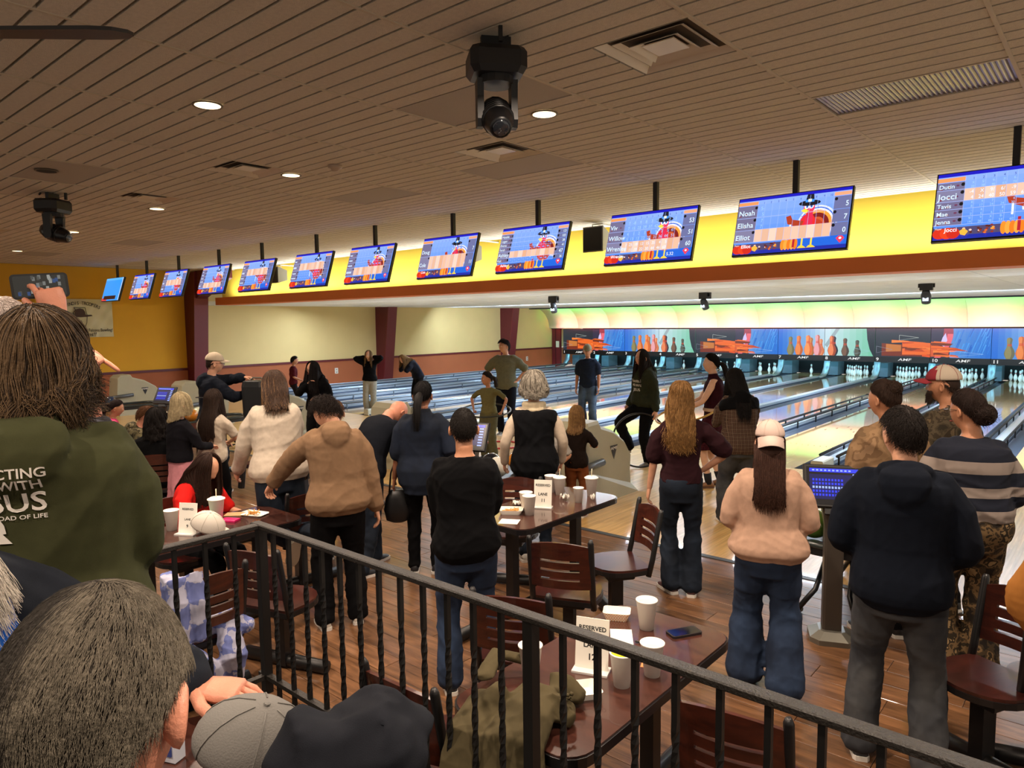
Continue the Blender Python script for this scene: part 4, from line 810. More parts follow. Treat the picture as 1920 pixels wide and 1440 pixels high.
# far table
for x, y, l in ((-9.85, 4.3, 'lidded foam cup with straw on far table, right one'), (-9.95, 4.22, 'lidded foam cup with straw on far table, beside the girl in white'), (-10.05, 4.0, 'foam cup on far table behind the blonde girl')): cup(x, y, l, s=1.5, lid=True)
sheet('food_box', -9.8, 4.0, TZ, .2, .2, .15, mat('salmon_box', '#d8a890', .7), 'salmon pink food tray on far table', 'food tray', .04)
cup(-8.6, 2.6, 'foam cup in front of the ginger boy', s=1.3); make_table(-8.35, 2.4, 'cherry table half hidden by the olive hoodie'); cup(-8.1, 2.75, 'white foam cup behind the olive hoodie shoulder', s=1.3)
# hoops
def hoop(x, y, z, r, T, color, label, name='hula_hoop', tr=.013):
    a = MB(); a.tube([T@np.array([r*math.cos(q), r*math.sin(q), 0]) for q in np.linspace(0, 2*PI, 48, endpoint=False)], tr, 8, close=True); o = a.build(name, mat('hoop_'+color, color, .35), None, True, (x, y, z)); setp(o, label, 'hoop')
hoop(-6.3, 9.6, .013, .36, np.eye(3), '#d8405a', 'pink hoop lying on the approach behind the ball return'); hoop(-8.3, 9.3, .013, .36, np.eye(3), '#c83a4a', 'red hoop lying on the approach behind the grey-haired woman')
# ---------------------------------------------------------------- people: one lofted figure each, joined by a voxel remesh
def s01(t): t = np.clip(t, 0, 1); return t*t*(3-2*t)
def ring(c, u, v, a, b, p=2., n=20):
    th = np.linspace(0, 2*PI, n, endpoint=False); ct, st = np.cos(th), np.sin(th)
    x = np.sign(ct)*np.abs(ct)**(2/p); y = np.sign(st)*np.abs(st)**(2/p)
    return np.asarray(c)+np.outer(a*x, u)+np.outer(b*y, v)
def fan_loft(mb, R):
    """closed loft with domed ends"""
    R = [np.asarray(r) for r in R]
    c0, c1 = R[0].mean(0), R[-1].mean(0)
    mb.loft(R)
def limb(mb, P, r, n=14, flat=1.):
    """rounded tube through P with radii r and domed ends"""
    P = [np.asarray(p, float) for p in P]; r = list(r)
    d0, d1 = nrm(P[0]-P[1]), nrm(P[-1]-P[-2])
    P = [P[0]+d0*r[0]*.55, P[0]+d0*r[0]*.3]+P+[P[-1]+d1*r[-1]*.3, P[-1]+d1*r[-1]*.55]; r = [r[0]*.45, r[0]*.85]+r+[r[-1]*.85, r[-1]*.45]
    mb.tube(P, r, n, True, False, flat)
def ik(a, t, l1, l2, hint):
    d = t-a; L = np.linalg.norm(d); Lm = (l1+l2)*.998
    if L > Lm: t = a+d/L*Lm; d = t-a; L = Lm
    L = max(L, abs(l1-l2)+.02); e = d/np.linalg.norm(d); k = (l1*l1-l2*l2+L*L)/(2*L); h = math.sqrt(max(0, l1*l1-k*k))
    hv = np.asarray(hint, float); hv = nrm(hv-e*np.dot(hv, e)); return a+e*k+hv*h, t
def bend(A, B, C, n=3):
    """points A..B..C with the corner at B rounded"""
    P = [A, A+(B-A)*.45, A+(B-A)*.8]; q0, q1 = A+(B-A)*.88, B+(C-B)*.12
    P += [q0*(1-t)**2+2*B*t*(1-t)+q1*t*t for t in (.0, .5, 1.)]; P += [B+(C-B)*.25, B+(C-B)*.6, C]; return P
def lerp_r(r3): a, b, c = r3; return [a, a+(b-a)*.45, a+(b-a)*.8, b, b, b, b+(c-b)*.2, b+(c-b)*.6, c]
JOBS = []
def job(mb, vox, sm=4, post=None): JOBS.append([np.array(mb.V), mb.F, vox, sm, post])
def run_jobs():
    tmp = []
    for V, F, vox, sm, post in JOBS:
        me = bpy.data.meshes.new('t'); me.from_pydata(V.tolist(), [], F); o = bpy.data.objects.new('t', me); COL.objects.link(o); tmp.append(o)
        m_ = o.modifiers.new('r', 'REMESH'); m_.mode = 'VOXEL'; m_.voxel_size = vox
        m2 = o.modifiers.new('s', 'SMOOTH'); m2.iterations = sm; m2.factor = .5
    dg = bpy.context.evaluated_depsgraph_get(); out = []
    for o in tmp: out.append(bpy.data.meshes.new_from_object(o.evaluated_get(dg)))
    for o in tmp: me = o.data; bpy.data.objects.remove(o); bpy.data.meshes.remove(me)
    for me, J in zip(out, JOBS): J[4](me)
    JOBS.clear()
def getco(me): a = np.empty(len(me.vertices)*3, np.float32); me.vertices.foreach_get('co', a); return a.reshape(-1, 3).astype(float)
def getno(me): a = np.empty(len(me.vertices)*3, np.float32); me.vertices.foreach_get('normal', a); return a.reshape(-1, 3).astype(float)
def folds(p, seed, f=1.):
    r = np.random.RandomState(seed); v = np.zeros(len(p))
    w = p+.035*np.sin(p[:, [1, 2, 0]]*14*f+r.uniform(0, 6, 3))
    for k, am in ((11, 1.), (19, .7), (33, .4), (52, .22)):
        d = r.normal(0, 1, 3)*np.array([.8, .8, 1.15]); d = nrm(d)*k*f
        s_ = np.sin(w@d+r.uniform(0, 6)+1.5*np.sin(w@(r.normal(0, 1, 3)*k*.35*f))); v += am*(1-2*np.abs(s_)**.6)*.6+am*.25*s_
    return v/2
def solid(me, name, m, parent, fold=0., seed=0, ff=1., mask=None):
    if fold:
        co, no = getco(me), getno(me); d = folds(co, seed, ff)*fold
        if mask is not None: d = d*mask(co)
        me.vertices.foreach_set('co', (co+no*d[:, None]).astype(np.float32).ravel())
    me.name = name; me.materials.clear(); me.materials.append(m); me.polygons.foreach_set('use_smooth', np.ones(len(me.polygons), bool)); me.update()
    return link(name, me, parent)
U_ = np.array([-.12, -.05, .02, .10, .18, .28, .37, .44, .49, .525, .565])
A_ = np.array([.095, .150, .166, .152, .138, .148, .163, .172, .150, .088, .055])
B_ = np.array([.080, .100, .116, .106, .096, .105, .114, .106, .084, .066, .056])
Y_ = np.array([-.01, -.015, -.012, -.004, .0, .0, -.002, -.008, -.012, -.008, -.002])
def hand(mb, Wp, f, n, side, s, curl=.35, spread=1., thumb=.5, fing=None):
    """five separate fingers on a palm; f = finger direction, n = the way the palm faces, side +1 right hand; curl per finger"""
    f = nrm(f); n = nrm(n-f*np.dot(n, f)); t = np.cross(f, n)*side
    c = [curl]*4 if not hasattr(curl, '__len__') else curl
    def Rg(k, a, b): return ring(Wp+f*k*s, t, n, a*s, b*s, 2.4, 10)
    mb.loft([Rg(-.03, .018, .016), Rg(0., .026, .018), Rg(.03, .034, .016), Rg(.06, .041, .014), Rg(.088, .040, .012), Rg(.094, .034, .008)])
    for i, (o, L, r) in enumerate(((.030, .073, .0088), (.0105, .081, .009), (-.0095, .075, .0086), (-.0285, .059, .0077))):
        d = nrm(f+t*o*4.*spread*.35); p = Wp+(f*.082+t*o)*s; P = [p]; an = 0
        for k, fr in enumerate((.48, .31, .24)):
            an += c[i]*(1.25, 1.5, .9)[k]; dd = d*math.cos(an)+n*math.sin(an); P += [P[-1]+dd*L*s*fr*.5, P[-1]+dd*L*s*fr]
        P = [P[0]]+P[1:]; mb.tube(P, [r*s*k for k in (1.08, 1.02, 1.05, .96, .97, .85, .55)], 7)
    p = Wp+(f*.022+t*.026)*s; d1 = nrm(f*.62+t*.75+n*.25); d2 = nrm(f*(.9+thumb*.1)+t*(.45-thumb*.6)+n*(.25+thumb*.35))
    mb.tube([Wp+(f*.012+t*.012)*s, p, p+d1*.032*s, p+(d1*.034+d2*.018)*s, p+(d1*.034+d2*.036)*s, p+(d1*.034+d2*.042)*s], [.014*s, .0135*s, .0118*s, .0112*s, .009*s, .005*s], 8)
def head_shape(hs, fem=0., face=True, n1=30, n2=26):
    V = []; F = []
    for j in range(n2+1):
        th = PI*j/n2; z = math.cos(th)
        for i in range(n1):
            ph = 2*PI*i/n1; x, y = math.sin(th)*math.sin(ph), math.sin(th)*math.cos(ph)
            X, Y, Z = .0765*x, .098*y, .118*z
            if z < 0:
                t = (-z)**1.3; X *= 1-.30*t
                if y < 0: Y *= 1-.42*t
                else: Y *= 1-.06*t
            if y < 0 and z > -.3: Y *= 1.03
            if y > 0:
                g = lambda x0, z0, sx, sz: math.exp(-((X-x0)/sx)**2-((Z-z0)/sz)**2)
                Y *= .97; Y += .012*g(0, -.095, .022, .02)+(.021-.004*fem)*g(0, -.022, .0105, .017)+.012*g(0, .0, .009, .018)+.005*g(0, -.060, .024, .010)
                Y += .006*g(.028, .03, .022, .008)+.006*g(-.028, .03, .022, .008)-.007*g(.031, .010, .015, .010)-.007*g(-.031, .010, .015, .010)+.004*g(.04, -.02, .018, .018)+.004*g(-.04, -.02, .018, .018)
            V.append((X*hs, Y*hs, Z*hs))
    for j in range(n2): F += [(j*n1+i, (j+1)*n1+i, (j+1)*n1+(i+1) % n1, j*n1+(i+1) % n1) for i in range(n1)]
    return np.array(V), F
HAIR_CT = [0]
def strands(name, paths, r, m, parent, tip=.35):
    """paths: array (n, k, 3); native hair curves"""
    paths = np.asarray(paths, np.float32); n, k, _ = paths.shape
    hc = bpy.data.hair_curves.new(name); hc.add_curves([k]*n)
    hc.attributes['position'].data.foreach_set('vector', paths.reshape(-1))
    ra = hc.attributes.get('radius') or hc.attributes.new('radius', 'FLOAT', 'POINT')
    ra.data.foreach_set('value', np.tile(r*np.linspace(1, tip, k), n).astype(np.float32)); hc.materials.append(m)
    o = link(name, hc, parent); o['kind'] = 'stuff'; return o
def hair_mat(c, k=1.):
    n = 'hair_'+c
    if n in MATS: return MATS[n]
    m_ = mat(n, c, .62, var=.25, vscale=45, spec=.22, bump=.4, bscale=160); return m_
SK = {'l': '#d09a7c', 'm': '#b57e5e', 'd': '#8a5a42', 'r': '#c8866c', 'p': '#dcae92'}
class Person:
    """local frame: +y the way the body faces, +x its right hand side; lengths for a 1.7 m figure, scaled by s"""
    def __init__(P, label, xy, H, face, z0=0., w=1., sex='m', skin='l', hs=None, hip=(0, 0, .90), pt=0, lean=3, side=0, tw=0, head=(0, 0, 0), lh=None, rh=None, le=None, re=None,
                 lf=(-.10, 0, 0), rf=(.10, 0, 0), lk=None, rk=None, vox=.013, top=None, bot=None, shoe=None, hair=None, hat=None, face_on=False, hand_o=None, headw=None, rhw=None, lhw=None, gl=False, fs=None, shw=1., beard=None):
        P.s = s = H/1.7; P.vox = vox; P.root = empty('person', (xy[0], xy[1], z0), math.radians(face), label=label, cat='person'); seed = int(abs(xy[0]*131+xy[1]*71)) % 9999; P.seed = seed
        P.skin = mat('skin_'+skin, SK[skin], .5, var=.06, vscale=25, spec=.4, bump=.15, bscale=220)
        hs = (hs or 1.)*1.0; P.hs = hs*s; f = sex == 'f'; P.f = f
        A = A_*w*np.where((U_ > .33) & (U_ < .54), (.93 if f else 1.)*shw, np.where(U_ < .12, 1.03 if f else 1., .94 if f else 1.)); B = B_*(.5+.5*w)*w**.5
        # spine
        us = np.arange(-.16, .66, .01); pos = []; fr = []; p = np.array(hip, float)
        rad = math.radians
        def Rm(u):
            k = float(s01(u/.38)) if u > 0 else 0.
            return rotm(0, 0, rad(tw)*k) @ rotm(0, rad(side)*k, 0) @ rotm(-rad(pt)-rad(lean)*k, 0, 0)
        i0 = 16; pos = [None]*len(us); fr = [Rm(u) for u in us]; pos[i0] = p
        for i in range(i0+1, len(us)): pos[i] = pos[i-1]+fr[i-1][:, 2]*.01
        for i in range(i0-1, -1, -1): pos[i] = pos[i+1]-fr[i][:, 2]*.01
        def T(u): i = int(np.clip(round((u+.16)/.01), 0, len(us)-1)); return pos[i], fr[i]
        P.T = T; P.A, P.B = A, B
        def tsec(u, e=0., ka=1., kb=1., n=24, pw=2.3):
            c, R = T(u); a = np.interp(u, U_, A); b = np.interp(u, U_, B); y = np.interp(u, U_, Y_)
            return ring((c+R[:, 1]*y)*s, R[:, 0], R[:, 1], (a+e)*ka*s, (b+e)*kb*s, pw, n)
        P.tsec = tsec
        if headw is not None:                                    # carry the figure to where the head is
            Rz = rotm(0, 0, math.radians(face)); HR_ = T(.60)[1] @ rotm(0, 0, rad(head[0])) @ rotm(-rad(head[1]), rad(head[2]), 0); hc = T(.60)[0]+HR_ @ np.array([0, .028, .098*hs+.004])
            dw = np.array(headw)-(Rz @ hc*s+np.array([xy[0], xy[1], z0])); dz = dw[2]/s
            for q in range(len(pos)): pos[q] = pos[q]+np.array([0, 0, dz])
            xy = (xy[0]+dw[0], xy[1]+dw[1]); P.root.location = (xy[0], xy[1], z0)
        tl = lambda w: tuple(rotm(0, 0, -math.radians(face)) @ (np.array(w, float)-np.array([xy[0], xy[1], z0]))/s)
        if rhw is not None: rh = tl(rhw)
        if lhw is not None: lh = tl(lhw)
        # arms
        c, R = T(.475); P.sh = {}; P.el = {}; P.wr = {}; P.hp = {}; P.kn = {}; P.an = {}; P.yaw = {}
        sw = .168*w**.6*(.93 if f else 1.)*shw
        for k, sg, h, e in (('l', -1, lh, le), ('r', 1, rh, re)):
            S0 = c+R[:, 0]*sg*sw; P.sh[k] = S0
            t = np.array(h, float) if h is not None else S0+np.array([sg*(.06+.03*(w-1)*5), .05, -.53])
            P.el[k], P.wr[k] = ik(S0, t, .29, .255, e if e is not None else (sg*.40, -.85, -.25))
        # legs
        c, R = T(-.03)
        for k, sg, ft, kk in (('l', -1, lf, lk), ('r', 1, rf, rk)):
            H0 = c+R[:, 0]*sg*.086*w**.5; P.hp[k] = H0; a = np.array([ft[0], ft[1], ft[2]+.085]); P.yaw[k] = ft[3] if len(ft) > 3 else -sg*8.
            P.kn[k], P.an[k] = ik(H0, a, .415, .40, kk if kk is not None else (sg*.12, 1, .05)); P.an[k] = P.an[k]
        P.fpitch = {k: (q[4] if len(q) > 4 else 0.) for k, q in (('l', lf), ('r', rf))}
        # head
        c, R = T(.60); hy, hp_, hr = [rad(q) for q in head]; P.HR = R @ rotm(0, 0, hy) @ rotm(-hp_, hr, 0); nk, _ = T(.565)
        P.HC = T(.60)[0]+P.HR @ np.array([0, .028, .098*hs+.004])
        # body loft
        mb = MB(); cov = .90
        clo = (lambda u: -.030 if u < .14 else -.020 if u < .47 else -.010) if top else (lambda u: -.012)
        mb.loft([tsec(u, clo(u)) for u in U_]+[ring(T(.60)[0]*s, P.HR[:, 0], P.HR[:, 1], .052*s*(w**.5), .054*s, 2, 24), ring((P.HC-P.HR[:, 2]*.05)*s, P.HR[:, 0], P.HR[:, 1], .048*s, .05*s, 2, 24)])
        ws = w**.6*(.9 if f else 1.)
        for k, sg in (('l', -1), ('r', 1)):
            ins = P.sh[k]-T(.475)[1][:, 0]*sg*.05
            limb(mb, [ins*s]+[q*s for q in bend(P.sh[k], P.el[k], P.wr[k])[1:]], [q*s*ws for q in [.052, .047, .042, .037, .037, .037, .038, .033, .0255]], 12)
            limb(mb, [q*s for q in bend(P.hp[k], P.kn[k], P.an[k])], [q*s*ws for q in [.082, .072, .06, .052, .052, .052, .053, .046, .036]], 12)
        HV, HF = head_shape(P.hs, f); mb.add(HV @ P.HR.T+P.HC*s, HF)
        # hands and ears, too fine for the remesh, join the same mesh afterwards
        hb = MB(); ho = hand_o or {}
        for k, sg in (('l', -1), ('r', 1)):
            o = ho.get(k, {}); fd = nrm(P.wr[k]-P.el[k]); fdir = np.array(o['f'], float) if 'f' in o else fd
            ndef = np.array([-sg*1., .15, 0.]) if abs(fd[2]) > .6 else np.array([0, 0, -1.]); P.hf = fdir
            if o.get('hide'): continue
            hand(hb, P.wr[k]*s, fdir, np.array(o.get('n', ndef), float), sg, s*(.92 if f else 1.), o.get('c', .32), o.get('sp', 1.), o.get('t', .4))
        for sg in (-1, 1):
            E = MB(); E.lathe([(.0, -.012), (.013, -.011), (.0195, -.002), (.021, .004), (.017, .007), (.011, .003), (.006, .0025), (0, .001)], 14); ev = np.array(E.V)*np.array([1.42, .85, 1])*P.hs
            ev[:, 0] -= .004*P.hs*0; Er = P.HR @ rotm(0, 0, sg*.42) @ rotm(0, sg*PI/2, 0)
            hb.add(ev @ Er.T + (P.HC*s+P.HR @ np.array([sg*.0815, -.014, -.010])*P.hs), E.F)
        HBV, HBF = np.array(hb.V), hb.F
        P.body = None
        bv = min(vox, .012)
        def post(me, P=P):
            if len(HBV):
                co = getco(me); fc = [tuple(q.vertices) for q in me.polygons]; n0 = len(co); bpy.data.meshes.remove(me)
                me = bpy.data.meshes.new('body'); me.from_pydata(np.concatenate([co, HBV]).tolist(), [], fc+[tuple(i+n0 for i in q) for q in HBF])
            P.body = solid(me, 'body', P.skin, P.root)
        job(mb, bv*1.2*s**.5, 3, post)
        if face_on or face_on == 0 and face_on is not False: P.face()
        if gl: P.glasses()
        if top: P.mk_top(**top)
        if bot: P.mk_bot(**bot)
        P.mk_shoes(**(shoe or {})); P.hatted = bool(hat)
        if hair: P.mk_hair(**hair)
        if hat: P.mk_cap(**hat)
        if beard: P.mk_beard(beard)
    def hp3(P, x, y, z): return P.HC*P.s+P.HR @ (np.array([x, y, z])*P.hs)
    def face(P):
        h = P.hs
        for sg in (-1, 1):
            a = MB(); a.lathe([(0, -.011*h)]+[(.011*h*math.sin(q), -.011*h*math.cos(q)) for q in (.6, 1.2, 1.8, 2.4)]+[(0, .011*h)], 10); e = a.build('eye', mat('eye_white', '#d8d2c8', .3), P.root, True, P.hp3(sg*.031, .076, .010))
            b = MB(); b.lathe([(.0055*h, .0), (0, .0012*h)], 8, (0, 0, 0), P.HR @ rotm(-PI/2, 0, 0)); b.build('iris', mat('eye_dark', '#1c1410', .2), e, False, P.HR @ np.array([0, .0108*h, 0]))
            a = MB(); a.tube([P.hp3(sg*q, .0985-.25*abs(q-.02)**1.3, .030+.004*math.sin((q-.012)*90)) for q in (.012, .022, .034, .046)], [.0022*h, .0036*h, .0034*h, .0015*h], 6); a.build('eyebrow', mat('brow', '#2c1e16', .8), P.root, True)
        a = MB(); a.tube([P.hp3(q, .1005-.9*q*q*10*.55, -.060-.0*q+.22*q*q*10*.12) for q in (-.024, -.012, 0, .012, .024)], [.001*h, .0048*h, .0058*h, .0048*h, .001*h], 6); a.build('lips', mat('lips', '#9c4c44', .5), P.root, True)
    def glasses(P):
        a = MB(); h = P.hs
        for sg in (-1, 1):
            a.tube([P.hp3(sg*.033+.021*math.cos(q), .107, .008+.016*math.sin(q)) for q in np.linspace(0, 2*PI, 14, endpoint=False)], .0022*h, 5, close=True); a.tube([P.hp3(sg*.054, .105, .012), P.hp3(sg*.079, .05, .012), P.hp3(sg*.081, -.01, .008)], .002*h, 5)
        a.tube([P.hp3(-.012, .107, .01), P.hp3(.012, .107, .01)], .002*h, 5); a.build('glasses', mat('spectacle', '#4a3a30', .3), P.root, True)
    def mk_top(P, m=None, ease=.022, hem=-.04, sl=2., hood=False, band=True, name='top', flare=0., fold=.018, neck=.548, vneck=False, puff=0., cuff=True, blouse=0., collar=0., ff=1., sm=None, slr=1.):
        s = P.s; T = P.T; mb = MB(); P.hem = min(getattr(P, 'hem', 9), hem) if sl == 0 else hem
        us = [hem, hem+.02, hem+.05, hem+.09]+[u for u in (.06, .12, .18, .24, .30, .36, .42, .46, .49, .52, neck) if u > hem+.11]
        R = []
        for u in us:
            k = float(s01((u-hem)/.5)); e = ease*(1-.25*k)*(1 if u < .5 else max(.25, (neck+.02-u)/.07)) + flare*(1-k)
            if blouse: e += blouse*math.exp(-((u-hem-.10)/.08)**2)
            if band and u < hem+.03: e -= ease*.30
            R.append(P.tsec(u, e))
        mb.loft(R)
        for k, sg in (('l', -1), ('r', 1)):
            S0, E0, W0 = P.sh[k], P.el[k], P.wr[k]; ins = S0-T(.46)[1][:, 0]*sg*.06-T(.46)[1][:, 2]*.0; ws = (.9 if P.f else 1.)*slr
            r0, r1, r2 = (.054+ease*.85)*ws+puff*.2, (.040+ease*.8)*ws+puff, (.0285+ease*.6)*ws
            if sl >= 1.5:
                pts = bend(S0, E0, W0+(W0-E0)*.02); rr = [r0]+lerp_r((r0, r1, r2))[1:]; rr[-1] = (.030+ease*.35); 
                if band and cuff: rr[-2] = r1*.85; pts.insert(-1, pts[-2]+(pts[-1]-pts[-2])*.72); rr.insert(-1, r2*1.18)
                limb(mb, [ins*s]+[q*s for q in pts[1:]], [q*s for q in rr], 14)
            elif sl > 0:
                t_ = min(1, sl); P1 = S0+(E0-S0)*t_
                pts = [ins, S0+(P1-S0)*.35, S0+(P1-S0)*.7, P1]; rr = [r0, r0*.98+puff*.6, (r0+r1)/2+puff, r1*1.04+(puff*.4 if puff else .006)]
                if sl > .9: pts.append(E0+(W0-E0)*(sl-.9)*.5); rr.append(r1*.95)
                limb(mb, [q*s for q in pts], [q*s for q in rr], 14)
        if hood:
            c, Rr = T(.515); a = []; bk_ = max(0, np.interp(.43, U_, P.B)+ease-.150)
            for th in np.linspace(-.86*PI, .86*PI, 19):    # thick roll round the neck, heavy at the back
                bk = .5+.5*math.cos(th); x = .088*math.sin(th); y = -.072*math.cos(th)*1.12-.012
                a.append((c+Rr[:, 0]*x+Rr[:, 1]*y+Rr[:, 2]*(.035+.0*bk-.055*(1-bk)), .020+.026*bk))
            limb(mb, [q[0]*s for q in a], [q[1]*s*hood for q in a], 12)
            b = [ring((c+Rr[:, 1]*(y-bk_)+Rr[:, 2]*z)*s, Rr[:, 0], nrm(Rr[:, 1]+Rr[:, 2]*.2), x_*s*hood, d_*s*hood, 2.2, 18) for y, z, x_, d_ in ((-.105, .055, .055, .022), (-.118, .03, .098, .044), (-.128, -.02, .108, .05), (-.134, -.08, .085, .040), (-.128, -.125, .045, .024))]
            mb.loft(b)
        if collar:
            c, Rr = T(.55); mb.loft([ring((c+Rr[:, 2]*z)*s, Rr[:, 0], Rr[:, 1], a_*s, b_*s, 2, 20) for z, a_, b_ in ((-.04, .10, .09), (.0, .082, .078), (collar, .076, .074), (collar+.01, .06, .06))])
        def post(me, P=P): P.top = solid(me, name, m, P.root, fold*s, P.seed, ff/s)
        job(mb, P.vox*s**.5, sm if sm is not None else 4, post)
    def mk_bot(P, m=None, kind='pants', ease=.012, flare=0., top=.07, L=1., name=None, fold=.012, waist=True):
        s = P.s; mb = MB(); top = min(top, getattr(P, 'hem', 0)+.04)
        if kind == 'skirt':
            c, R = P.T(0.); R0 = []
            z0 = (P.T(top)[0])[2]
            kn = (P.kn['l']+P.kn['r'])/2; n = 40
            for q in np.linspace(0, 1, 9):
                cc = P.T(top)[0]*(1-q)+(kn*np.array([1, 1, 0])+np.array([0, 0, P.T(top)[0][2]-L]))*q; a_ = np.interp(q, [0, .2, 1], [np.interp(top, U_, P.A)+.01, .185, .20+flare]); b_ = np.interp(q, [0, .2, 1], [np.interp(top, U_, P.B)+.01, .14, .17+flare])
                th = np.linspace(0, 2*PI, n, endpoint=False); k = 1+.09*q*np.sin(th*9+1)+.04*q*np.sin(th*5)
                R0.append((cc+np.outer(np.cos(th)*k*a_, R[:, 0])+np.outer(np.sin(th)*k*b_, R[:, 1]))*s)
            mb.loft(R0); nm = name or 'skirt'
        else:
            mb.loft([P.tsec(u, ease+.004) for u in (-.135, -.10, -.05, 0., .04, top)])
            for k, sg in (('l', -1), ('r', 1)):
                Hh, K, An = P.hp[k], P.kn[k], P.an[k]; w = 1.
                end = K+(An-K)*min(1.06, max(0, (L-.5)*2*1.06)) if L > .5 else None
                if L > .5:
                    fl = flare; limb(mb, [q*s for q in bend(Hh, K, end)], [q*s for q in (.088+ease, .080+ease, .067+ease, .059+ease+fl*.25, .059+ease+fl*.3, .058+ease+fl*.35, .058+ease+fl*.5, .053+ease+fl*.8, .048+ease+fl)], 14)
                else: E = Hh+(K-Hh)*L*2; limb(mb, [q*s for q in (Hh, Hh+(E-Hh)*.5, E)], [q*s for q in (.09+ease, .084+ease, .074+ease+flare)], 14)
            nm = name or ('shorts' if L < .7 else 'trousers')
        def post(me, P=P): P.bot = solid(me, nm, m, P.root, fold*s, P.seed+5, 1.3/s, (lambda co: np.where(co[:, 2] < .62*s, 1.25, .5)))
        job(mb, P.vox*1.25*s**.5, 3, post)
    def mk_shoes(P, c='#1a1a1c', sole='#d8d4cc', hide=False, sock=None, slip=False):
        if hide: return
        s = P.s
        for k in ('l', 'r'):
            yw = math.radians(P.yaw[k]); R = rotm(0, 0, yw) @ rotm(math.radians(-P.fpitch[k]), 0, 0); an = P.an[k]*s
            o = an-R @ np.array([0, 0, .085*s])
            a = MB(); rs = []
            for y, w, h in ((-.062, .022, .06), (-.052, .033, .085), (-.02, .037, .10), (.03, .039, .088), (.08, .044, .062), (.13, .045, .046), (.165, .034, .038), (.182, .014, .026)):
                rs.append(np.array([(w*math.cos(q)*(1 if math.sin(q) > -.3 else .95), y, .018+max(-.006, (h-.018)*max(0, math.sin(q))**.8)) for q in np.linspace(0, 2*PI, 12, endpoint=False)])*s)
            a.loft(rs); sh = link('shoe', a.data('shoe', mat('shoe_'+c, c, .5), True), P.root); me = sh.data
            co = getco(me) @ R.T+o; me.vertices.foreach_set('co', co.astype(np.float32).ravel()); me.update()
            a = MB(); out = [(-.068, .026), (-.05, .038), (.03, .041), (.09, .047), (.14, .047), (.175, .032), (.188, .0)]; pl = [(w, y) for y, w in out]+[(-w, y) for y, w in out[::-1][1:]]
            a.prism([(x*s, y*s) for x, y in pl], 0, .024*s, R, o); a.build('sole', mat('sole_'+sole, sole, .6), sh)
            if sock: a = MB(); a.tube([o+R @ np.array([0, 0, .05*s]), P.an[k]*s+(P.kn[k]-P.an[k])*s*.28], [.043*s, .05*s], 12); a.build('sock', mat('sock_'+sock, sock, .9), P.root, True)
    # ---- hair ------------------------------------------------------------
    def hpath(P, ph, t, L, off, wave, out, fall, rs, tuck=0., s0=.0):
        """point on a lock: ph azimuth (0 = forward), t in 0..1 from crown to tip"""
    def mk_hair(P, c='#2a1c14', kind='long', L=.35, n=500, r=.0018, wave=.0, vol=.012, fr=62, bun=None, part=0., nape=None, top_tilt=-.35, curl=0., tip='', spread=.0, seed=0, tail=None, lay=.35, jit=.25, swirl=0., hl=None):
        s, h = P.s, P.hs; rs = np.random.RandomState(P.seed+seed+1); Rh = P.HR
        ax = np.array([.0765, .1005, .118])
        up = nrm(np.array([0, top_tilt, 1.]))                    # crown direction in head frame, tipped back
        fw = nrm(np.array([0, 1, 0])-up*up[1]); rt = np.cross(fw, up)
        def surf(ph, th, k=1.):                                  # point on enlarged scalp
            d = up*math.cos(th)+(fw*math.cos(ph)+rt*math.sin(ph))*math.sin(th); vv = (.003 if math.cos(th) > .25 else vol*.7) if P.hatted else vol; q = d*(ax+vv)*k
            if d[2] < 0 and d[1] < 0: q = q*np.array([1, 1-.10*(-d[2]), 1])
            return q*h
        short = kind in ('short', 'tight'); frr = math.radians(fr)
        def tmax(ph):
            a = abs((ph+PI) % (2*PI)-PI)
            if short: return float(np.interp(a, [0, .5, 1.0, 1.3, 1.6, 1.95, 2.4, PI], [1.10, 1.12, 1.20, 1.22, 1.22, 1.45, 1.72, 1.74]))
            if kind == 'up': return float(np.interp(a, [0, .6, 1.1, 1.6, 2.0, 2.4, PI], [1.05, 1.10, 1.28, 1.30, 1.5, 1.64, 1.68]))
            return float(np.interp(a, [0, frr*.55, frr, frr+.35, 2.2, PI], [1.02, 1.12, 1.35, 1.62, 1.66, 1.7]))
        zc = np.array([P.T(u)[0][2] for u in np.arange(-.12, .57, .03)])
        def push(Q):                                             # keep hanging hair outside the clothed torso
            for i in range(5, len(Q)):
                w = Q[i]/s+P.HC; iu = int(np.argmin(np.abs(zc-w[2]))); u = -.12+.03*iu; c, R = P.T(u); a_, b_ = np.interp(u, U_, P.A)+.045, np.interp(u, U_, P.B)+.05
                d = w-c-R[:, 1]*np.interp(u, U_, Y_); x, y = d @ R[:, 0], d @ R[:, 1]; q = (x/a_)**2+(y/b_)**2
                if q < 1:
                    k_ = b_*math.sqrt(max(0, 1-(x/a_)**2)); yn = -k_ if y < .05 else k_; w = w+R[:, 1]*(yn-y); Q[i] = (w-P.HC)*s
            return Q
        locals0 = short or kind == 'up'
        def lock(ph, L_, jit, o_, k=10, t0=.1):
            P0 = []; tm = tmax(ph); a = abs((ph+PI) % (2*PI)-PI)
            for th in np.linspace(t0, tm, 5 if not short else k): P0.append(surf(ph+jit*.0, th, 1+o_-(.075*float(s01((th/tm-.7)/.3)) if locals0 else 0)))
            if short or kind == 'up': return np.array(P0)
            # hang down in world gravity (root frame z) from the end point
            Q = [Rh @ q for q in P0]; e = Q[-1]; dv = nrm(Q[-1]-Q[-2]); m_ = k-5; hor = Rh @ (fw*math.cos(ph)+rt*math.sin(ph)); hor = np.array([hor[0], hor[1], 0]); hor = hor/max(1e-6, np.linalg.norm(hor))
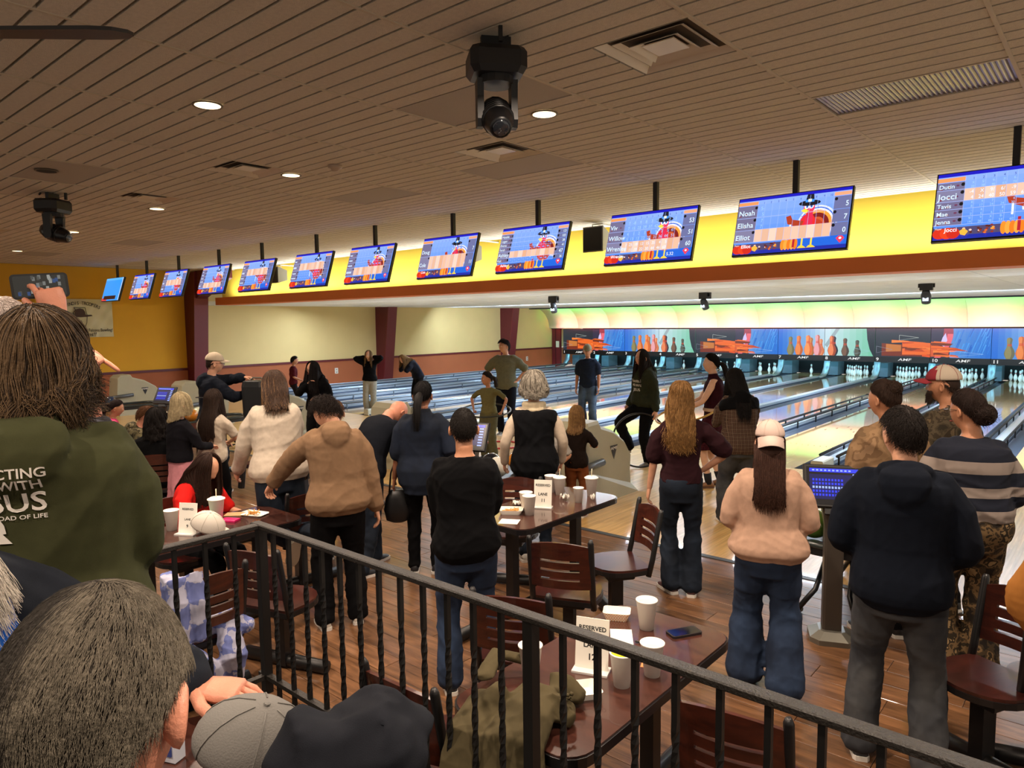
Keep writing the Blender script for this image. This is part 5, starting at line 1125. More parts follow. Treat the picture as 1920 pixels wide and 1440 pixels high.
            for i in range(1, m_+1):
                t = i/m_; g = nrm(dv*(1-t)*.8+np.array([0, 0, -1.])+hor*spread*.6); e = e+g*L_/m_*s; Q.append(e+hor*math.sin(t*9+jit*8)*wave*s*t+np.cross(hor, [0, 0, 1])*math.cos(t*8+jit*11)*wave*s*t)
            Q = push(np.array(Q))
            for _ in range(3): Q[4:-1] = .25*Q[3:-2]+.5*Q[4:-1]+.25*Q[5:]
            return Q
        locals_ = short or kind == 'up'
        # shell
        azs = np.linspace(-PI, PI, 41)[:-1] if locals_ else np.linspace(frr, 2*PI-frr, 34); G = []
        for ph in azs:
            q = lock(ph, L*(.93+.05*math.sin(ph*7)), math.sin(ph*5), 0., 12 if locals_ else 11, 0.)
            G.append(q @ Rh.T if locals_ else q)
        G = np.array(G)+P.HC*s; na, nk = G.shape[:2]; cen = P.HC*s
        mb = MB(); V = list(G.reshape(-1, 3)); inn = []
        for i in range(na):
            for j in range(nk):
                p = G[i, j]; cz = np.array([cen[0], cen[1], min(p[2], cen[2])]) if not locals_ else cen
                if not locals_ and j >= 5: cz = np.array([cen[0], cen[1], p[2]])+Rh[:, 1]*-.02*s
                inn.append(p+(cz-p)*(.30 if j < 5 or locals_ else .30))
        V += inn; N0 = na*nk; F = []
        cl = locals_
        for i in range(na if cl else na-1):
            i2 = (i+1) % na
            for j in range(nk-1): F += [(i*nk+j, i*nk+j+1, i2*nk+j+1, i2*nk+j), (N0+i*nk+j, N0+i2*nk+j, N0+i2*nk+j+1, N0+i*nk+j+1)]
            F.append((i*nk+nk-1, N0+i*nk+nk-1, N0+i2*nk+nk-1, i2*nk+nk-1))
            F.append((i*nk, i2*nk, N0+i2*nk, N0+i*nk))
        if not cl:
            for i, fl in ((0, 1), (na-1, 0)):
                for j in range(nk-1): q = (i*nk+j, N0+i*nk+j, N0+i*nk+j+1, i*nk+j+1); F.append(q if fl else q[::-1])
        M_h = hair_mat(c); me = mesh('hair', V, F, M_h, smooth=True); ho = link('hair', me, P.root); P.hair = ho
        ps = []; CLP = rs.uniform(0, 6.28, (60, 3))
        K = 12 if not short else 5
        for i in range(n):
            ph = rs.uniform(-PI, PI) if locals_ else rs.uniform(frr-.05, 2*PI-frr+.05); j = rs.uniform(-1, 1)
            if short:
                th = math.acos(rs.uniform(math.cos(tmax(ph)*1.0), .2 if P.hatted and math.cos(tmax(ph)) < .2 else 1)); q0 = surf(ph, th, 1.); dph = rs.normal(0, jit)+swirl/(.35+th); le = L*rs.uniform(.6, 1.2)
                q1 = surf(ph+dph, min(th+.25, tmax(ph)+.15), 1.005); tg = nrm(q1-q0); nr = nrm(q0); cu = curl
                w_ = np.cross(tg, nr)
                ps.append([Rh @ (q0+tg*le*s*t+nr*le*s*(lay*t-.15*t*t)*(1.+curl)+(w_*math.sin(t*6+j*5)+nr*math.cos(t*6+j*5))*curl*le*s*.4*t) for t in np.linspace(0, 1, 5)])
            else:
                q = lock(ph+rs.normal(0, .05), L*rs.uniform(.7, 1.08), j, rs.uniform(.0, .07), K, rs.uniform(0, .5) if not P.hatted else rs.uniform(1.35, 1.6)); q = q @ Rh.T if locals_ else q
                if len(q) != K: q = q[np.linspace(0, len(q)-1, K).round().astype(int)]
                if curl: tt = np.linspace(0, 1, K)[:, None]; q = q+np.sin(tt*13+CLP[int((ph+PI)*9) % 60]+rs.normal(0, .35, 3))*curl*s*(.25+tt)
                q = q+rs.normal(0, .0025, 3)*s; ps.append(q)
        ps = np.array(ps)+P.HC*s
        o = strands('hair_strands', ps, r*s, M_h, ho)
        if hl: strands('highlight_strands', ps[::3]+rs.normal(0, .003, 3)*s, r*s*1.1, hair_mat(hl), ho)
        if bun is not None:
            bx, by, bz, br = bun; c0 = P.hp3(bx, by, bz); a = MB()
            a.lathe([(0, -br*s)]+[(br*s*math.sin(q), -br*s*math.cos(q)*.9) for q in np.linspace(.3, PI-.3, 9)]+[(0, br*s*.9)], 14, c0); a.build('bun', M_h, ho, True)
            ps = []
            for i in range(160):
                d = nrm(rs.normal(0, 1, 3)); e = nrm(np.cross(d, rs.normal(0, 1, 3))); ps.append([c0+br*s*1.04*(d*math.cos(t)+e*math.sin(t))*(1+.04*math.sin(t*5)) for t in np.linspace(0, 2.2, 8)]+[c0+br*s*(1.15+.3*rs.rand())*(d*math.cos(2.5)+e*math.sin(2.5))])
            strands('bun_strands', ps, r*s, M_h, ho)
        if tail is not None:
            bx, by, bz, TL_, tw_ = tail; c0 = P.hp3(bx, by, bz); bk = Rh @ np.array([0, -1, .2]); pts = [c0, c0+bk*.03*s]; d = nrm(bk)
            for i in range(7): d = nrm(d*.6+np.array([0, 0, -1])*.5); pts.append(pts[-1]+d*TL_/7*s)
            a = MB(); a.tube(pts, [tw_*s*k for k in (.55, .8, 1, 1.05, 1, .95, .8, .55, .2)], 10); a.build('ponytail', M_h, ho, True); ps = []
            for i in range(120): o_ = rs.normal(0, .55, 3)*tw_*s; o_[2] *= .3; ps.append([p+o_*k+rs.normal(0, .002, 3)*s for p, k in zip(pts, (.6, .8, 1, 1.1, 1.15, 1.2, 1.2, 1.2, 1.1))])
            strands('ponytail_strands', ps, r*s, M_h, ho)
    def mk_cap(P, c='#d8cfc2', back=False, bill=None, mesh_c=None, tilt=0.):
        h = P.hs; a = MB(); rows = []; R = P.HR @ rotm(tilt, 0, 0)
        o = P.HC*P.s; n = 28
        for z, k in ((.040, 1.0), (.052, 1.02), (.070, 1.0), (.090, .92), (.112, .77), (.132, .52), (.144, .22), (.146, .04)):
            rows.append(np.array([(math.sin(q)*.086*k, math.cos(q)*.110*k-.004, z) for q in np.linspace(0, 2*PI, n, endpoint=False)])*h)
        a.loft(rows); fr = -1 if back else 1
        if mesh_c:
            ii = []
            for fi, f_ in enumerate(a.F):
                y = np.mean([a.V[v][1] for v in f_])/h*fr; ii.append(1 if y < .02 else 0)
            a.I = ii
        a.V = [R @ v+o for v in a.V]; m1 = mat('cap_'+c, c, .85, bump=.2, bscale=300); cp = a.build('cap', [m1, mat('capmesh_'+(mesh_c or c), mesh_c or c, .9, bump=.5, bscale=500)], P.root, True)
        b = MB(); V = []; nb = 13
        for j, (y0, dz) in enumerate(((.085, .0), (.125, -.002), (.165, -.012))):
            for i in range(nb):
                x = (i/(nb-1)-.5)*2; yy = (y0-.075)*(1-.55*abs(x)**2.5)+math.sqrt(max(0, 1-(x*.9)**2))*.082*1.25-.004
                V.append((x*.078, fr*yy, .048+dz-.024*x*x-(.0 if not back else (y0-.085)*.62)))
        V = np.array(V)*h; F = [(j*nb+i, j*nb+i+1, (j+1)*nb+i+1, (j+1)*nb+i) for j in range(2) for i in range(nb-1)]
        n0 = len(V); V = np.concatenate([V, V+np.array([0, 0, .004])*h]); F = F+[tuple(n0+q for q in f_[::-1]) for f_ in F]
        ed = [i for i in range(nb)]; top = [2*nb+i for i in range(nb)]
        F += [(top[i], top[i+1], n0+top[i+1], n0+top[i]) for i in range(nb-1)]
        b.add(V @ R.T+o, F); b.build('bill', mat('cap_'+(bill or c), bill or c, .85, bump=.2, bscale=300), cp, True)
        for kk in range(6):
            an = kk*PI/3+PI/6; q = MB(); q.tube([R @ (np.array([math.sin(an)*.0868*k, math.cos(an)*.1108*k-.004, z+.001])*h)+o for z, k in ((.040, 1.0), (.052, 1.02), (.070, 1.0), (.090, .92), (.112, .77), (.132, .52), (.144, .22))], .0013*h, 5); q.build('seam', m1, cp, True)
        q = MB(); q.lathe([(.007*h, 0), (.006*h, .004*h), (0, .005*h)], 8, R @ np.array([0, -.004, .146])*h+o, R); q.build('button', m1, cp)
        if back:
            q = MB(); q.tube([R @ (np.array([math.sin(w)*.088, -math.cos(w)*fr*-.112*-1-.004, .03+.03*math.cos(w*1.2)])*h)+o for w in np.linspace(-.9, .9, 9)], .004*h, 5); 
    def mk_beard(P, c):
        rs = np.random.RandomState(5); ps = []
        for i in range(900):
            x = rs.uniform(-.058, .058); z = rs.uniform(-.115, -.035); y = .096*math.sqrt(max(0.05, 1-(x/.07)**2))*(1.0 if z > -.1 else .9)
            if abs(x) < .02 and z > -.07 and z < -.05: continue
            p = P.hp3(x, y, z); d = P.HR @ nrm(np.array([x*6, .5, -.8])); L = rs.uniform(.012, .035)*P.s; ps.append([p+d*L*t+rs.normal(0, .001, 3) for t in np.linspace(-.2, 1, 4)])
        strands('beard', ps, .0011*P.s, hair_mat(c), P.root)
def print_on(P, garment, lines, m, name='print', back=True, dist=1.2):
    """lettering wrapped on the back (or front) of a garment; lines: (text, x, z, size) in local metres, x to the reader's right"""
    me = garment.data; bv = BVHTree.FromPolygons([v.co[:] for v in me.vertices], [tuple(p.vertices) for p in me.polygons]); a = MB()
    for ln in lines:
        if callable(ln): ln(a); continue
        t_, x, z, sz, *k = ln; put_text(a, t_, x, z, sz, 0, k[0] if k else 1., 'c', .015)
    bm_V, bm_F = np.array(a.V), a.F
    # split long triangles so the print can follow the cloth
    V = [v for v in bm_V]; F = []
    st = [tuple(f[i] for i in q) for f in bm_F for q in ([(0, i, i+1) for i in range(1, len(f)-1)])]; cache_ = {}
    while st:
        f = st.pop(); L = [np.linalg.norm(V[f[i]]-V[f[(i+1) % 3]]) for i in range(3)]; i = int(np.argmax(L))
        if L[i] < .03: F.append(f); continue
        e = tuple(sorted((f[i], f[(i+1) % 3])))
        if e not in cache_: cache_[e] = len(V); V.append((V[e[0]]+V[e[1]])/2)
        m_ = cache_[e]; st += [(f[i], m_, f[(i+2) % 3]), (m_, f[(i+1) % 3], f[(i+2) % 3])]
    out = []
    sg = -1 if back else 1
    for v in V:
        o = Vector((v[0] if back else -v[0], sg*dist, v[1])); hit = bv.ray_cast(o, Vector((0, -sg, 0)))
        p, nn = (hit[0], hit[1]) if hit[0] is not None else (Vector((o.x, sg*.1, o.z)), Vector((0, sg, 0))); out.append(p+Vector((0, sg*.0035, 0)))
    link(name, mesh(name, out, F, m), P.root)
def loc_(w, xy, z0, face, H):
    d = np.array(w, float)-np.array([xy[0], xy[1], z0]); return tuple((rotm(0, 0, -math.radians(face)) @ d)/(H/1.7))
def person(label, xy, H, face, z0=0., **k):
    return Person(label, xy, H, face, z0, **k)
def cloth(n, c, **k): return mat('cloth_'+n, c, .92, spec=.12, **{**dict(var=.08, vscale=30, bump=.22, bscale=800), **k})
def denim(n, c1, c2):
    def f(N, L, o):
        n1 = N.new('ShaderNodeTexNoise'); n1.inputs['Scale'].default_value = 5; n1.inputs['Detail'].default_value = 6; L.new(o, n1.inputs['Vector']); return ramp(N, L, n1.outputs['Fac'], [(.32, c1), (.68, c2)])
    return pattern('denim_'+n, f, .9)
def camo(n, cs, sc):
    def f(N, L, o):
        n1 = N.new('ShaderNodeTexNoise'); n1.inputs['Scale'].default_value = sc; n1.inputs['Detail'].default_value = 3; n1.inputs['Distortion'].default_value = .3; L.new(o, n1.inputs['Vector'])
        return ramp(N, L, n1.outputs['Fac'], [(p, c) for p, c in zip((0, .40, .47, .54, .62), cs)], True)
    return pattern('camo_'+n, f, .9)
def stripes_mat(n, stops):
    def f(N, L, o):
        s_ = N.new('ShaderNodeSeparateXYZ'); L.new(o, s_.inputs[0]); mr = N.new('ShaderNodeMapRange'); mr.inputs['From Min'].default_value = .6; mr.inputs['From Max'].default_value = 1.7; L.new(s_.outputs['Z'], mr.inputs['Value']); return ramp(N, L, mr.outputs['Result'], stops, True)
    return pattern('stripe_'+n, f, .92)
def plaid_mat(n, base, a, b, sc=60):
    def f(N, L, o):
        def wave(ax, s_, lo):
            w = N.new('ShaderNodeTexWave'); w.bands_direction = ax; w.inputs['Scale'].default_value = s_; L.new(o, w.inputs['Vector']); m_ = N.new('ShaderNodeMath'); m_.operation = 'GREATER_THAN'; m_.inputs[1].default_value = lo; L.new(w.outputs['Fac'], m_.inputs[0]); return m_.outputs[0]
        def mix(fac, A, B, k):
            m_ = N.new('ShaderNodeMix'); m_.data_type = 'RGBA'; q = N.new('ShaderNodeMath'); q.operation = 'MULTIPLY'; q.inputs[1].default_value = k; L.new(fac, q.inputs[0]); L.new(q.outputs[0], m_.inputs['Factor'])
            for i, v in ((6, A), (7, B)):
                if isinstance(v, str): m_.inputs[i].default_value = hexc(v)
                else: L.new(v, m_.inputs[i])
            return m_.outputs[2]
        c = mix(wave('X', sc/20, .55), base, a, .6); c = mix(wave('Z', sc/20, .55), c, a, .6); c = mix(wave('X', sc/20, .93), c, b, .8); return mix(wave('Z', sc/20, .93), c, b, .8)
    return pattern('plaid_'+n, f, .92)
D_BLUE = denim('blue', '#1a2436', '#2c3c56'); D_DARK = denim('dark', '#10161f', '#1d2735'); D_GREY = denim('grey', '#2a2d33', '#4a4b4c'); D_MID = denim('mid', '#2c3b50', '#52657c')
BLACK = cloth('black', '#08080a'); BLACKP = cloth('blackpants', '#0a0a0c'); WHITE_P = mat('print_white', '#d8d4cc', .8)
# ---- near row on the lower floor
P = person('person in plain black sweatshirt and blue jeans seen from behind, arms folded', (-2.89, 2.91), 1.67, 46, w=1.08, skin='m', vox=.010, head=(3, -2, 0), rh=(-.04, .24, 1.12), lh=(.04, .24, 1.10), re=(.5, -.2, -.8), le=(-.5, -.2, -.8), lf=(-.11, -.02, 0), rf=(.10, .06, 0),
    top=dict(m=BLACK, name='sweatshirt', ease=.032, hem=-.08, blouse=.006), bot=dict(m=D_BLUE, flare=.02, ease=.016, name='jeans'), shoe=dict(c='#1a1a1e'), hair=dict(c='#17110d', kind='short', n=2600, L=.022, r=.0013, vol=.006))
P = person('person with pink cap worn backwards, beige sweatshirt and wide blue jeans, seen from behind', (-1.52, 4.04), 1.57, 22, w=1.08, sex='f', vox=.010, head=(4, 4, 0), rh=(.10, .20, 1.05), lh=(-.10, .20, 1.05), re=(.42, -.30, -.85), le=(-.42, -.30, -.85), lf=(-.13, .05, 0), rf=(.11, -.08, 0),
    top=dict(m=cloth('beige', '#b8957f'), name='sweatshirt', ease=.045, hem=-.03, blouse=.03, fold=.010), bot=dict(m=D_BLUE, flare=.05, ease=.028, name='jeans'), shoe=dict(c='#2a2424'), hair=dict(c='#3c241a', kind='long', L=.36, n=1400, r=.0015, wave=.012, vol=.012, top_tilt=-.3), hat=dict(c='#d0b8ac', back=True))
P = person('person in plain navy hoodie and grey-blue jeans at right, seen from behind', (-.755, 3.70), 1.74, 12, w=1.11, vox=.010, head=(32, 0, 0), rh=(.15, .20, .98), lh=(-.15, .20, .98), re=(.42, -.30, -.85), le=(-.42, -.30, -.85), lf=(-.15, .04, 0, 12), rf=(.14, -.04, 0, -22),
    top=dict(m=cloth('navy', '#10151f'), name='hoodie', ease=.045, hem=-.10, hood=1.05, fold=.008), bot=dict(m=D_GREY, flare=.02, ease=.018, name='jeans', fold=.010), shoe=dict(c='#26262a'), hair=dict(c='#1a120e', kind='short', n=3400, L=.032, r=.0012, vol=.016))
P = person('person with long blonde waves, plum puff-sleeve top and dark flared jeans, from behind', (-2.61, 5.06), 1.68, 30, sex='f', vox=.010, head=(14, 2, 0), rh=(.17, .10, 1.0), re=(1, -.35, .1), lh=(-.26, .06, .80), lf=(-.07, .02, 0, 30), rf=(.09, -.02, 0),
    top=dict(m=cloth('plum', '#2a1419'), name='knit_top', ease=.014, hem=.03, sl=.95, puff=.022, band=True), bot=dict(m=D_DARK, flare=.035, ease=.004, top=.10, name='jeans'), shoe=dict(c='#4a2c2c'), hair=dict(c='#7c5a32', kind='long', L=.36, n=1600, r=.0015, wave=.034, vol=.014, curl=.012, hl='#c89c5c', top_tilt=-.3))
P = person('person in tan hoodie and black trousers reaching down to the fries', (-4.23, 2.96), 1.70, 62, w=1.06, vox=.010, head=(28, 30, -8), lean=16, lhw=(-4.93, 2.74, .88), le=(-1, -.3, -.1), rh=(.28, .02, .84), lf=(-.12, .0, 0), rf=(.12, .02, 0), hand_o={'l': dict(c=.55, n=(0, .2, -1), f=(-.3, .5, -.8))},
    top=dict(m=cloth('tan', '#7e634b'), name='hoodie', ease=.045, hem=-.05, hood=1.0, blouse=.02, fold=.010), bot=dict(m=BLACKP, ease=.02, flare=.012, name='trousers'), shoe=dict(c='#d8d2c6'), hair=dict(c='#1f1510', kind='short', n=2200, L=.05, r=.0015, vol=.02, curl=.5))
P = person('bald person in navy sweater and jeans bending over the ball return', (-5.02, 3.82), 1.66, 2, w=1.12, skin='r', vox=.011, head=(5, 30, 0), lean=33, pt=8, rh=(.16, .45, 1.12), re=(.5, -1, -.3), lh=(-.02, .62, 1.22), lf=(-.10, .16, 0), rf=(.12, -.18, 0), gl=True, hand_o={'r': dict(c=.7, n=(-1, .2, 0), f=(0, 1, .2)), 'l': dict(c=.3)},
    top=dict(m=cloth('ink', '#12151c'), name='sweater', ease=.028, hem=-.06, fold=.007), bot=dict(m=D_DARK, ease=.016, flare=.012, name='jeans'), shoe=dict(c='#1c1c20', sole='#d8d0c8'))
P = person('person with black ponytail and oversized denim shirt, black bag at the side, from behind', (-4.58, 4.10), 1.66, 40, w=1.1, sex='f', skin='d', vox=.011, head=(-8, 4, 0), lh=(-.27, .04, .84), rh=(.24, .12, .95), 
    top=dict(m=denim('shirt', '#0d131d', '#172031'), name='denim_shirt', ease=.055, hem=-.16, sl=1.2, band=False, flare=.02, fold=.008, collar=.035), bot=dict(m=BLACKP, ease=.01, name='trousers'), shoe=dict(c='#16161a'), hair=dict(c='#0f0c0c', kind='up', n=700, r=.0014, vol=.010, tail=(0, -.085, .0, .34, .036)))
P = person('person with grey curls, black vest, cream sleeves and cream scarf, from behind', (-4.02, 4.95), 1.70, 43, w=1.12, sex='f', vox=.011, head=(-6, 2, 0), lh=(-.27, .10, .90), rh=(.26, .12, .90), lf=(-.1, 0, 0), rf=(.1, .03, 0),
    top=dict(m=cloth('cream', '#c9b8a4'), name='cream_top', ease=.022, hem=.0, fold=.006), bot=dict(m=D_DARK, ease=.01, name='jeans'), shoe=dict(c='#c8c4bc'), hair=dict(c='#6e675c', kind='long', L=.03, n=2600, r=.0013, wave=.004, vol=.034, curl=.020, hl='#a8a092', top_tilt=-.3, fr=55))
Person.mk_top(P, m=cloth('vest', '#0e0f12'), ease=.05, hem=-.13, sl=0, name='vest', band=False, neck=.50)
a_ = MB(); c_, R_ = P.T(.545)
for k in range(3): limb(a_, [(c_+R_[:, 0]*.085*math.sin(t)-R_[:, 1]*(.085*math.cos(t)+.015)+R_[:, 2]*(.01-.028*k+.03*math.cos(t*1.0)*0-.02*k*math.cos(t)))*P.s for t in np.linspace(-2.6, 2.6, 15)], [.03*P.s]*15, 10)
job(a_, .010, 3, lambda me, P=P: solid(me, 'scarf', cloth('scarf', '#d8c8a8'), P.root, .006, 3))
P = person('small child with long fair hair, dark brown shirt and rust trousers at ball return', (-4.58, 6.38), 1.19, 22, sex='f', hs=1.3, vox=.010, w=1.05, rh=(.22, .32, 1.12), re=(.6, -.8, -.3), lh=(-.1, .3, 1.1),
    top=dict(m=cloth('brown', '#1c130f'), name='tee_shirt', ease=.035, hem=-.10, sl=.9, band=False), bot=dict(m=cloth('rust', '#7a4526'), ease=.022, flare=.02, name='trousers'), shoe=dict(c='#4a3428'), hair=dict(c='#7a5a36', kind='long', L=.22, n=800, r=.0016, wave=.012, vol=.012, hl='#a88450', top_tilt=-.3))
P = person('small boy in grey and blue shirt, hand on hip', (-4.70, 6.05), 1.10, 30, hs=1.3, vox=.010, w=1.05, rh=(.19, .05, .98), re=(1, -.4, .1), lh=(-.24, .1, .85),
    top=dict(m=stripes_mat('boy', [(0, '#9a948c'), (.2, '#9a948c'), (.32, '#3c4a78'), (.38, '#9a948c')]), name='tee_shirt', ease=.03, hem=-.08, sl=.9, band=False), bot=dict(m=D_MID, ease=.02, name='jeans'), shoe=dict(c='#b8b4ac'), hair=dict(c='#1c1410', kind='short', n=900, L=.03, r=.0015, vol=.012))
P = person('small boy with short brown hair peeking behind the tan hooded person', (-5.5, 3.85), 1.44, 50, hs=1.12, vox=.013, top=dict(m=cloth('slate', '#3a4048'), name='tee_shirt', ease=.02, sl=.9, band=False), bot=dict(m=D_DARK, name='jeans'), hair=dict(c='#5a3c22', kind='short', n=700, L=.03, r=.0018, vol=.014))
# ---- right hand group
P = person('person with messy bun and brown camouflage hoodie, left hand on hip', (-1.18, 5.25), 1.74, 38, w=1.06, sex='f', skin='m', vox=.011, head=(30, 0, 0), lh=(-.12, .24, 1.04), le=(-.35, -.5, -.8), rh=(.22, .15, .95), face_on=True,
    top=dict(m=camo('sand', ['#6a543c', '#7e6448', '#8a6e50', '#745a40', '#937658'], 6), name='hoodie', ease=.045, hem=-.05, hood=.95), bot=dict(m=BLACKP, ease=.016, name='trousers'), shoe=dict(c='#201c1c'), hair=dict(c='#33231a', kind='up', n=900, r=.0013, vol=.012, bun=(0, -.075, .075, .05)))
P = person('bearded person in red and white mesh cap and brown camouflage jacket', (-.93, 5.95), 1.80, 66, w=1.1, skin='m', vox=.012, head=(18, 0, 0), face_on=True, rh=(.2, .2, 1.0), lh=(-.2, .2, 1.0), beard='#2e2018',
    top=dict(m=camo('leaf', ['#2c261c', '#3c3426', '#4a4030', '#352c20', '#5a4c38'], 12), name='hoodie', ease=.045, hem=-.05, hood=.9), bot=dict(m=BLACKP, name='trousers'), hair=dict(c='#2a1c14', kind='short', n=500, L=.02, vol=.004), hat=dict(c='#8c2430', mesh_c='#c8b8a4', bill='#8c2430'))
P = person('person in navy and taupe striped sweater, glasses and dark bun, camouflage trousers', (-.67, 5.05), 1.72, 22, w=1.2, sex='f', skin='m', vox=.011, head=(38, 4, 0), face_on=True, gl=True, rh=(.18, .22, 1.0), lh=(-.18, .22, 1.0),
    top=dict(m=stripes_mat('sweater', [(0, '#8c8078'), (.375, '#8c8078'), (.41, '#181c28'), (.475, '#8c8078'), (.53, '#181c28'), (.605, '#8c8078'), (.67, '#181c28')]), name='sweater', ease=.045, hem=.06, blouse=.02), bot=dict(m=camo('bark', ['#1e1812', '#3c3020', '#6a5438', '#2c2418', '#8a7250'], 14), ease=.03, flare=.02, top=.10, name='camo_trousers'), shoe=dict(c='#1a1a1a'), hair=dict(c='#241712', kind='up', n=800, r=.0014, vol=.012, bun=(0, -.11, -.02, .062)))
P = person('person in mustard-tan jacket cut off by the right frame edge', (.08, 3.35), 1.68, 10, w=1.15, vox=.011, lh=(-.24, .1, .90), le=(-1, -.3, 0), top=dict(m=cloth('camel', '#9c6630'), name='jacket', ease=.05, hem=-.08), bot=dict(m=BLACKP, name='trousers'), hair=dict(c='#2a1c14', kind='short', n=400, L=.03))
# ---- on the approach
P = person('person with long black hair, brown plaid shirt and black hood, leaning forward on approach', (-3.02, 7.17), 1.66, 45, sex='f', w=1.12, vox=.012, lean=14, head=(14, 4, 0), rh=(.14, .42, 1.1), lh=(-.10, .42, 1.12), lf=(-.1, .12, 0), rf=(.1, -.1, 0),
    top=dict(m=plaid_mat('brown', '#4c382c', '#2c1e19', '#665444', 170), name='plaid_shirt', ease=.04, hem=-.10, band=False, flare=.015), bot=dict(m=D_GREY, ease=.03, flare=.03, name='wide_jeans'), shoe=dict(c='#22201e'), hair=dict(c='#120d0c', kind='long', L=.42, n=900, r=.0017, wave=.008, vol=.014, top_tilt=-.3))
Person.mk_top(P, m=BLACK, ease=.046, hem=.36, sl=0, hood=.9, name='black_hood', band=False, neck=.53)
P = person('person with dark ponytail in maroon vest dress and cream belt holding a yellow hoop', (-4.01, 8.67), 1.72, 118, sex='f', w=1.12, skin='p', vox=.012, head=(4, -4, 0), face_on=True, lh=(-.10, .36, 1.02), le=(-.8, -.8, -.2), rh=(.12, .36, 1.02), re=(.8, -.8, -.2), lf=(-.09, .06, 0), rf=(.1, -.1, 0), hand_o={'l': dict(c=.9), 'r': dict(c=.9)},
    top=dict(m=cloth('wine', '#2e0f18'), name='vest', ease=.014, hem=-.02, sl=0, band=False, collar=.03), bot=dict(m=cloth('winepat', '#3a121c', var=.5, vscale=45), kind='skirt', L=.42, flare=.02, name='skirt'), shoe=dict(c='#8a6446', sole='#5a4030', sock='#16181e'), hair=dict(c='#140f10', kind='up', n=700, r=.0014, vol=.010, tail=(0, -.098, -.005, .22, .035)))
a_ = MB(); a_.loft([P.tsec(.10, .026), P.tsec(.11, .028), P.tsec(.135, .027), P.tsec(.14, .024)]); a_.build('belt', mat('belt_cream', '#b89c80', .5), P.root, True)
hoop(*P.root.location[:2], 0, .01, np.eye(3), '#000000', 'x') if False else None
P = person('person in olive JESUS hoodie, long dark hair, one foot lifted', (-5.44, 9.36), 1.73, 158, sex='f', w=1.12, vox=.012, head=(-6, 4, 0), face_on=True, lf=(-.10, .0, 0), rf=(.12, .20, .20, -10, -30), rk=(.3, 1, .2), rh=(.26, .10, .88), lh=(-.28, .02, .84), hand_o={'r': dict(c=.8)},
    top=dict(m=cloth('olivedark', '#2c3022'), name='hoodie', ease=.05, hem=-.02, hood=.9, blouse=.02), bot=dict(m=BLACKP, ease=.024, flare=.012, name='trousers'), shoe=dict(c='#6a6458', sole='#a89c88'), hair=dict(c='#1e1510', kind='long', L=.36, n=700, r=.0018, wave=.006, vol=.014, fr=50)); P_OJ = P
P = person('person in navy T-shirt and backwards khaki cap facing the seats', (-8.14, 11.76), 1.70, 203, vox=.015, skin='m', head=(8, 14, 0), face_on=True, top=dict(m=cloth('navytee', '#1c2434'), name='tee_shirt', ease=.035, hem=-.06, sl=.85, band=False), bot=dict(m=D_MID, ease=.022, flare=.018, name='jeans'), shoe=dict(c='#2a2a2c'), hair=dict(c='#3a2a1c', kind='short', n=300, L=.02, vol=.004), hat=dict(c='#7a7458', back=True))
P = person('tall person in grey-green T-shirt and dark trousers, hands on hips, looking left', (-9.02, 10.26), 1.83, 208, vox=.015, w=1.08, head=(-42, 2, 0), face_on=True, rh=(.20, .02, .98), re=(1, -.3, .1), lh=(-.20, .02, .98), le=(-1, -.3, .1), top=dict(m=cloth('sage', '#6a6a56'), name='tee_shirt', ease=.04, hem=-.08, sl=.9, band=False), bot=dict(m=cloth('midnight', '#12141c'), ease=.02, name='trousers'), shoe=dict(c='#7a7a74'), hair=dict(c='#1c1410', kind='short', n=800, L=.05, r=.002, vol=.016))
P = person('girl with ponytail in olive shirt and trousers holding a dark hoop at her waist', (-7.71, 8.34), 1.35, 200, sex='f', hs=1.15, skin='m', vox=.013, head=(-40, 0, 0), face_on=True, rh=(.30, .08, 1.0), re=(1, -.3, -.3), lh=(-.32, .08, .98), le=(-1, -.3, -.3), lf=(-.11, .04, 0), hand_o={'r': dict(c=.9), 'l': dict(c=.9)}, top=dict(m=cloth('moss', '#6a6440'), name='tee_shirt', ease=.022, hem=-.06, sl=.8, band=False), bot=dict(m=cloth('khaki', '#59563e'), ease=.024, flare=.022, name='cargo_trousers'), shoe=dict(c='#20221e'), hair=dict(c='#241811', kind='up', n=500, r=.0018, vol=.010, tail=(0, -.095, .02, .24, .036)))
P = person('girl in black sweatshirt and pale jeans holding her hands to her ears, laughing', (-13.86, 10.74), 1.50, 222, sex='f', hs=1.08, skin='p', vox=.017, head=(-14, -4, 0), face_on=True, rh=(.12, .07, 1.57), re=(1, .25, -.1), lh=(-.12, .07, 1.57), le=(-1, .25, -.1), top=dict(m=BLACK, name='sweatshirt', ease=.05, hem=-.02), bot=dict(m=cloth('paledenim', '#9c9a8c'), ease=.024, flare=.02, name='jeans'), hair=dict(c='#6a5030', kind='long', L=.30, n=350, r=.003, vol=.010, fr=48))
P = person('girl bending forward, long light-brown hair swung back, in dark sweatshirt', (-13.28, 11.78), 1.56, 165, sex='f', vox=.018, lean=38, pt=8, head=(0, 8, 0), rh=(.02, .34, 1.30), re=(.6, .4, -.8), lh=(-.05, .36, 1.28), le=(-.6, .4, -.8), top=dict(m=cloth('darknavy', '#11131c'), name='sweatshirt', ease=.045, hem=-.02), bot=dict(m=BLACKP, name='trousers'), hair=dict(c='#5a4024', kind='long', L=.34, n=350, r=.003, vol=.014, hl='#8a6a40', wave=.02, spread=.5))
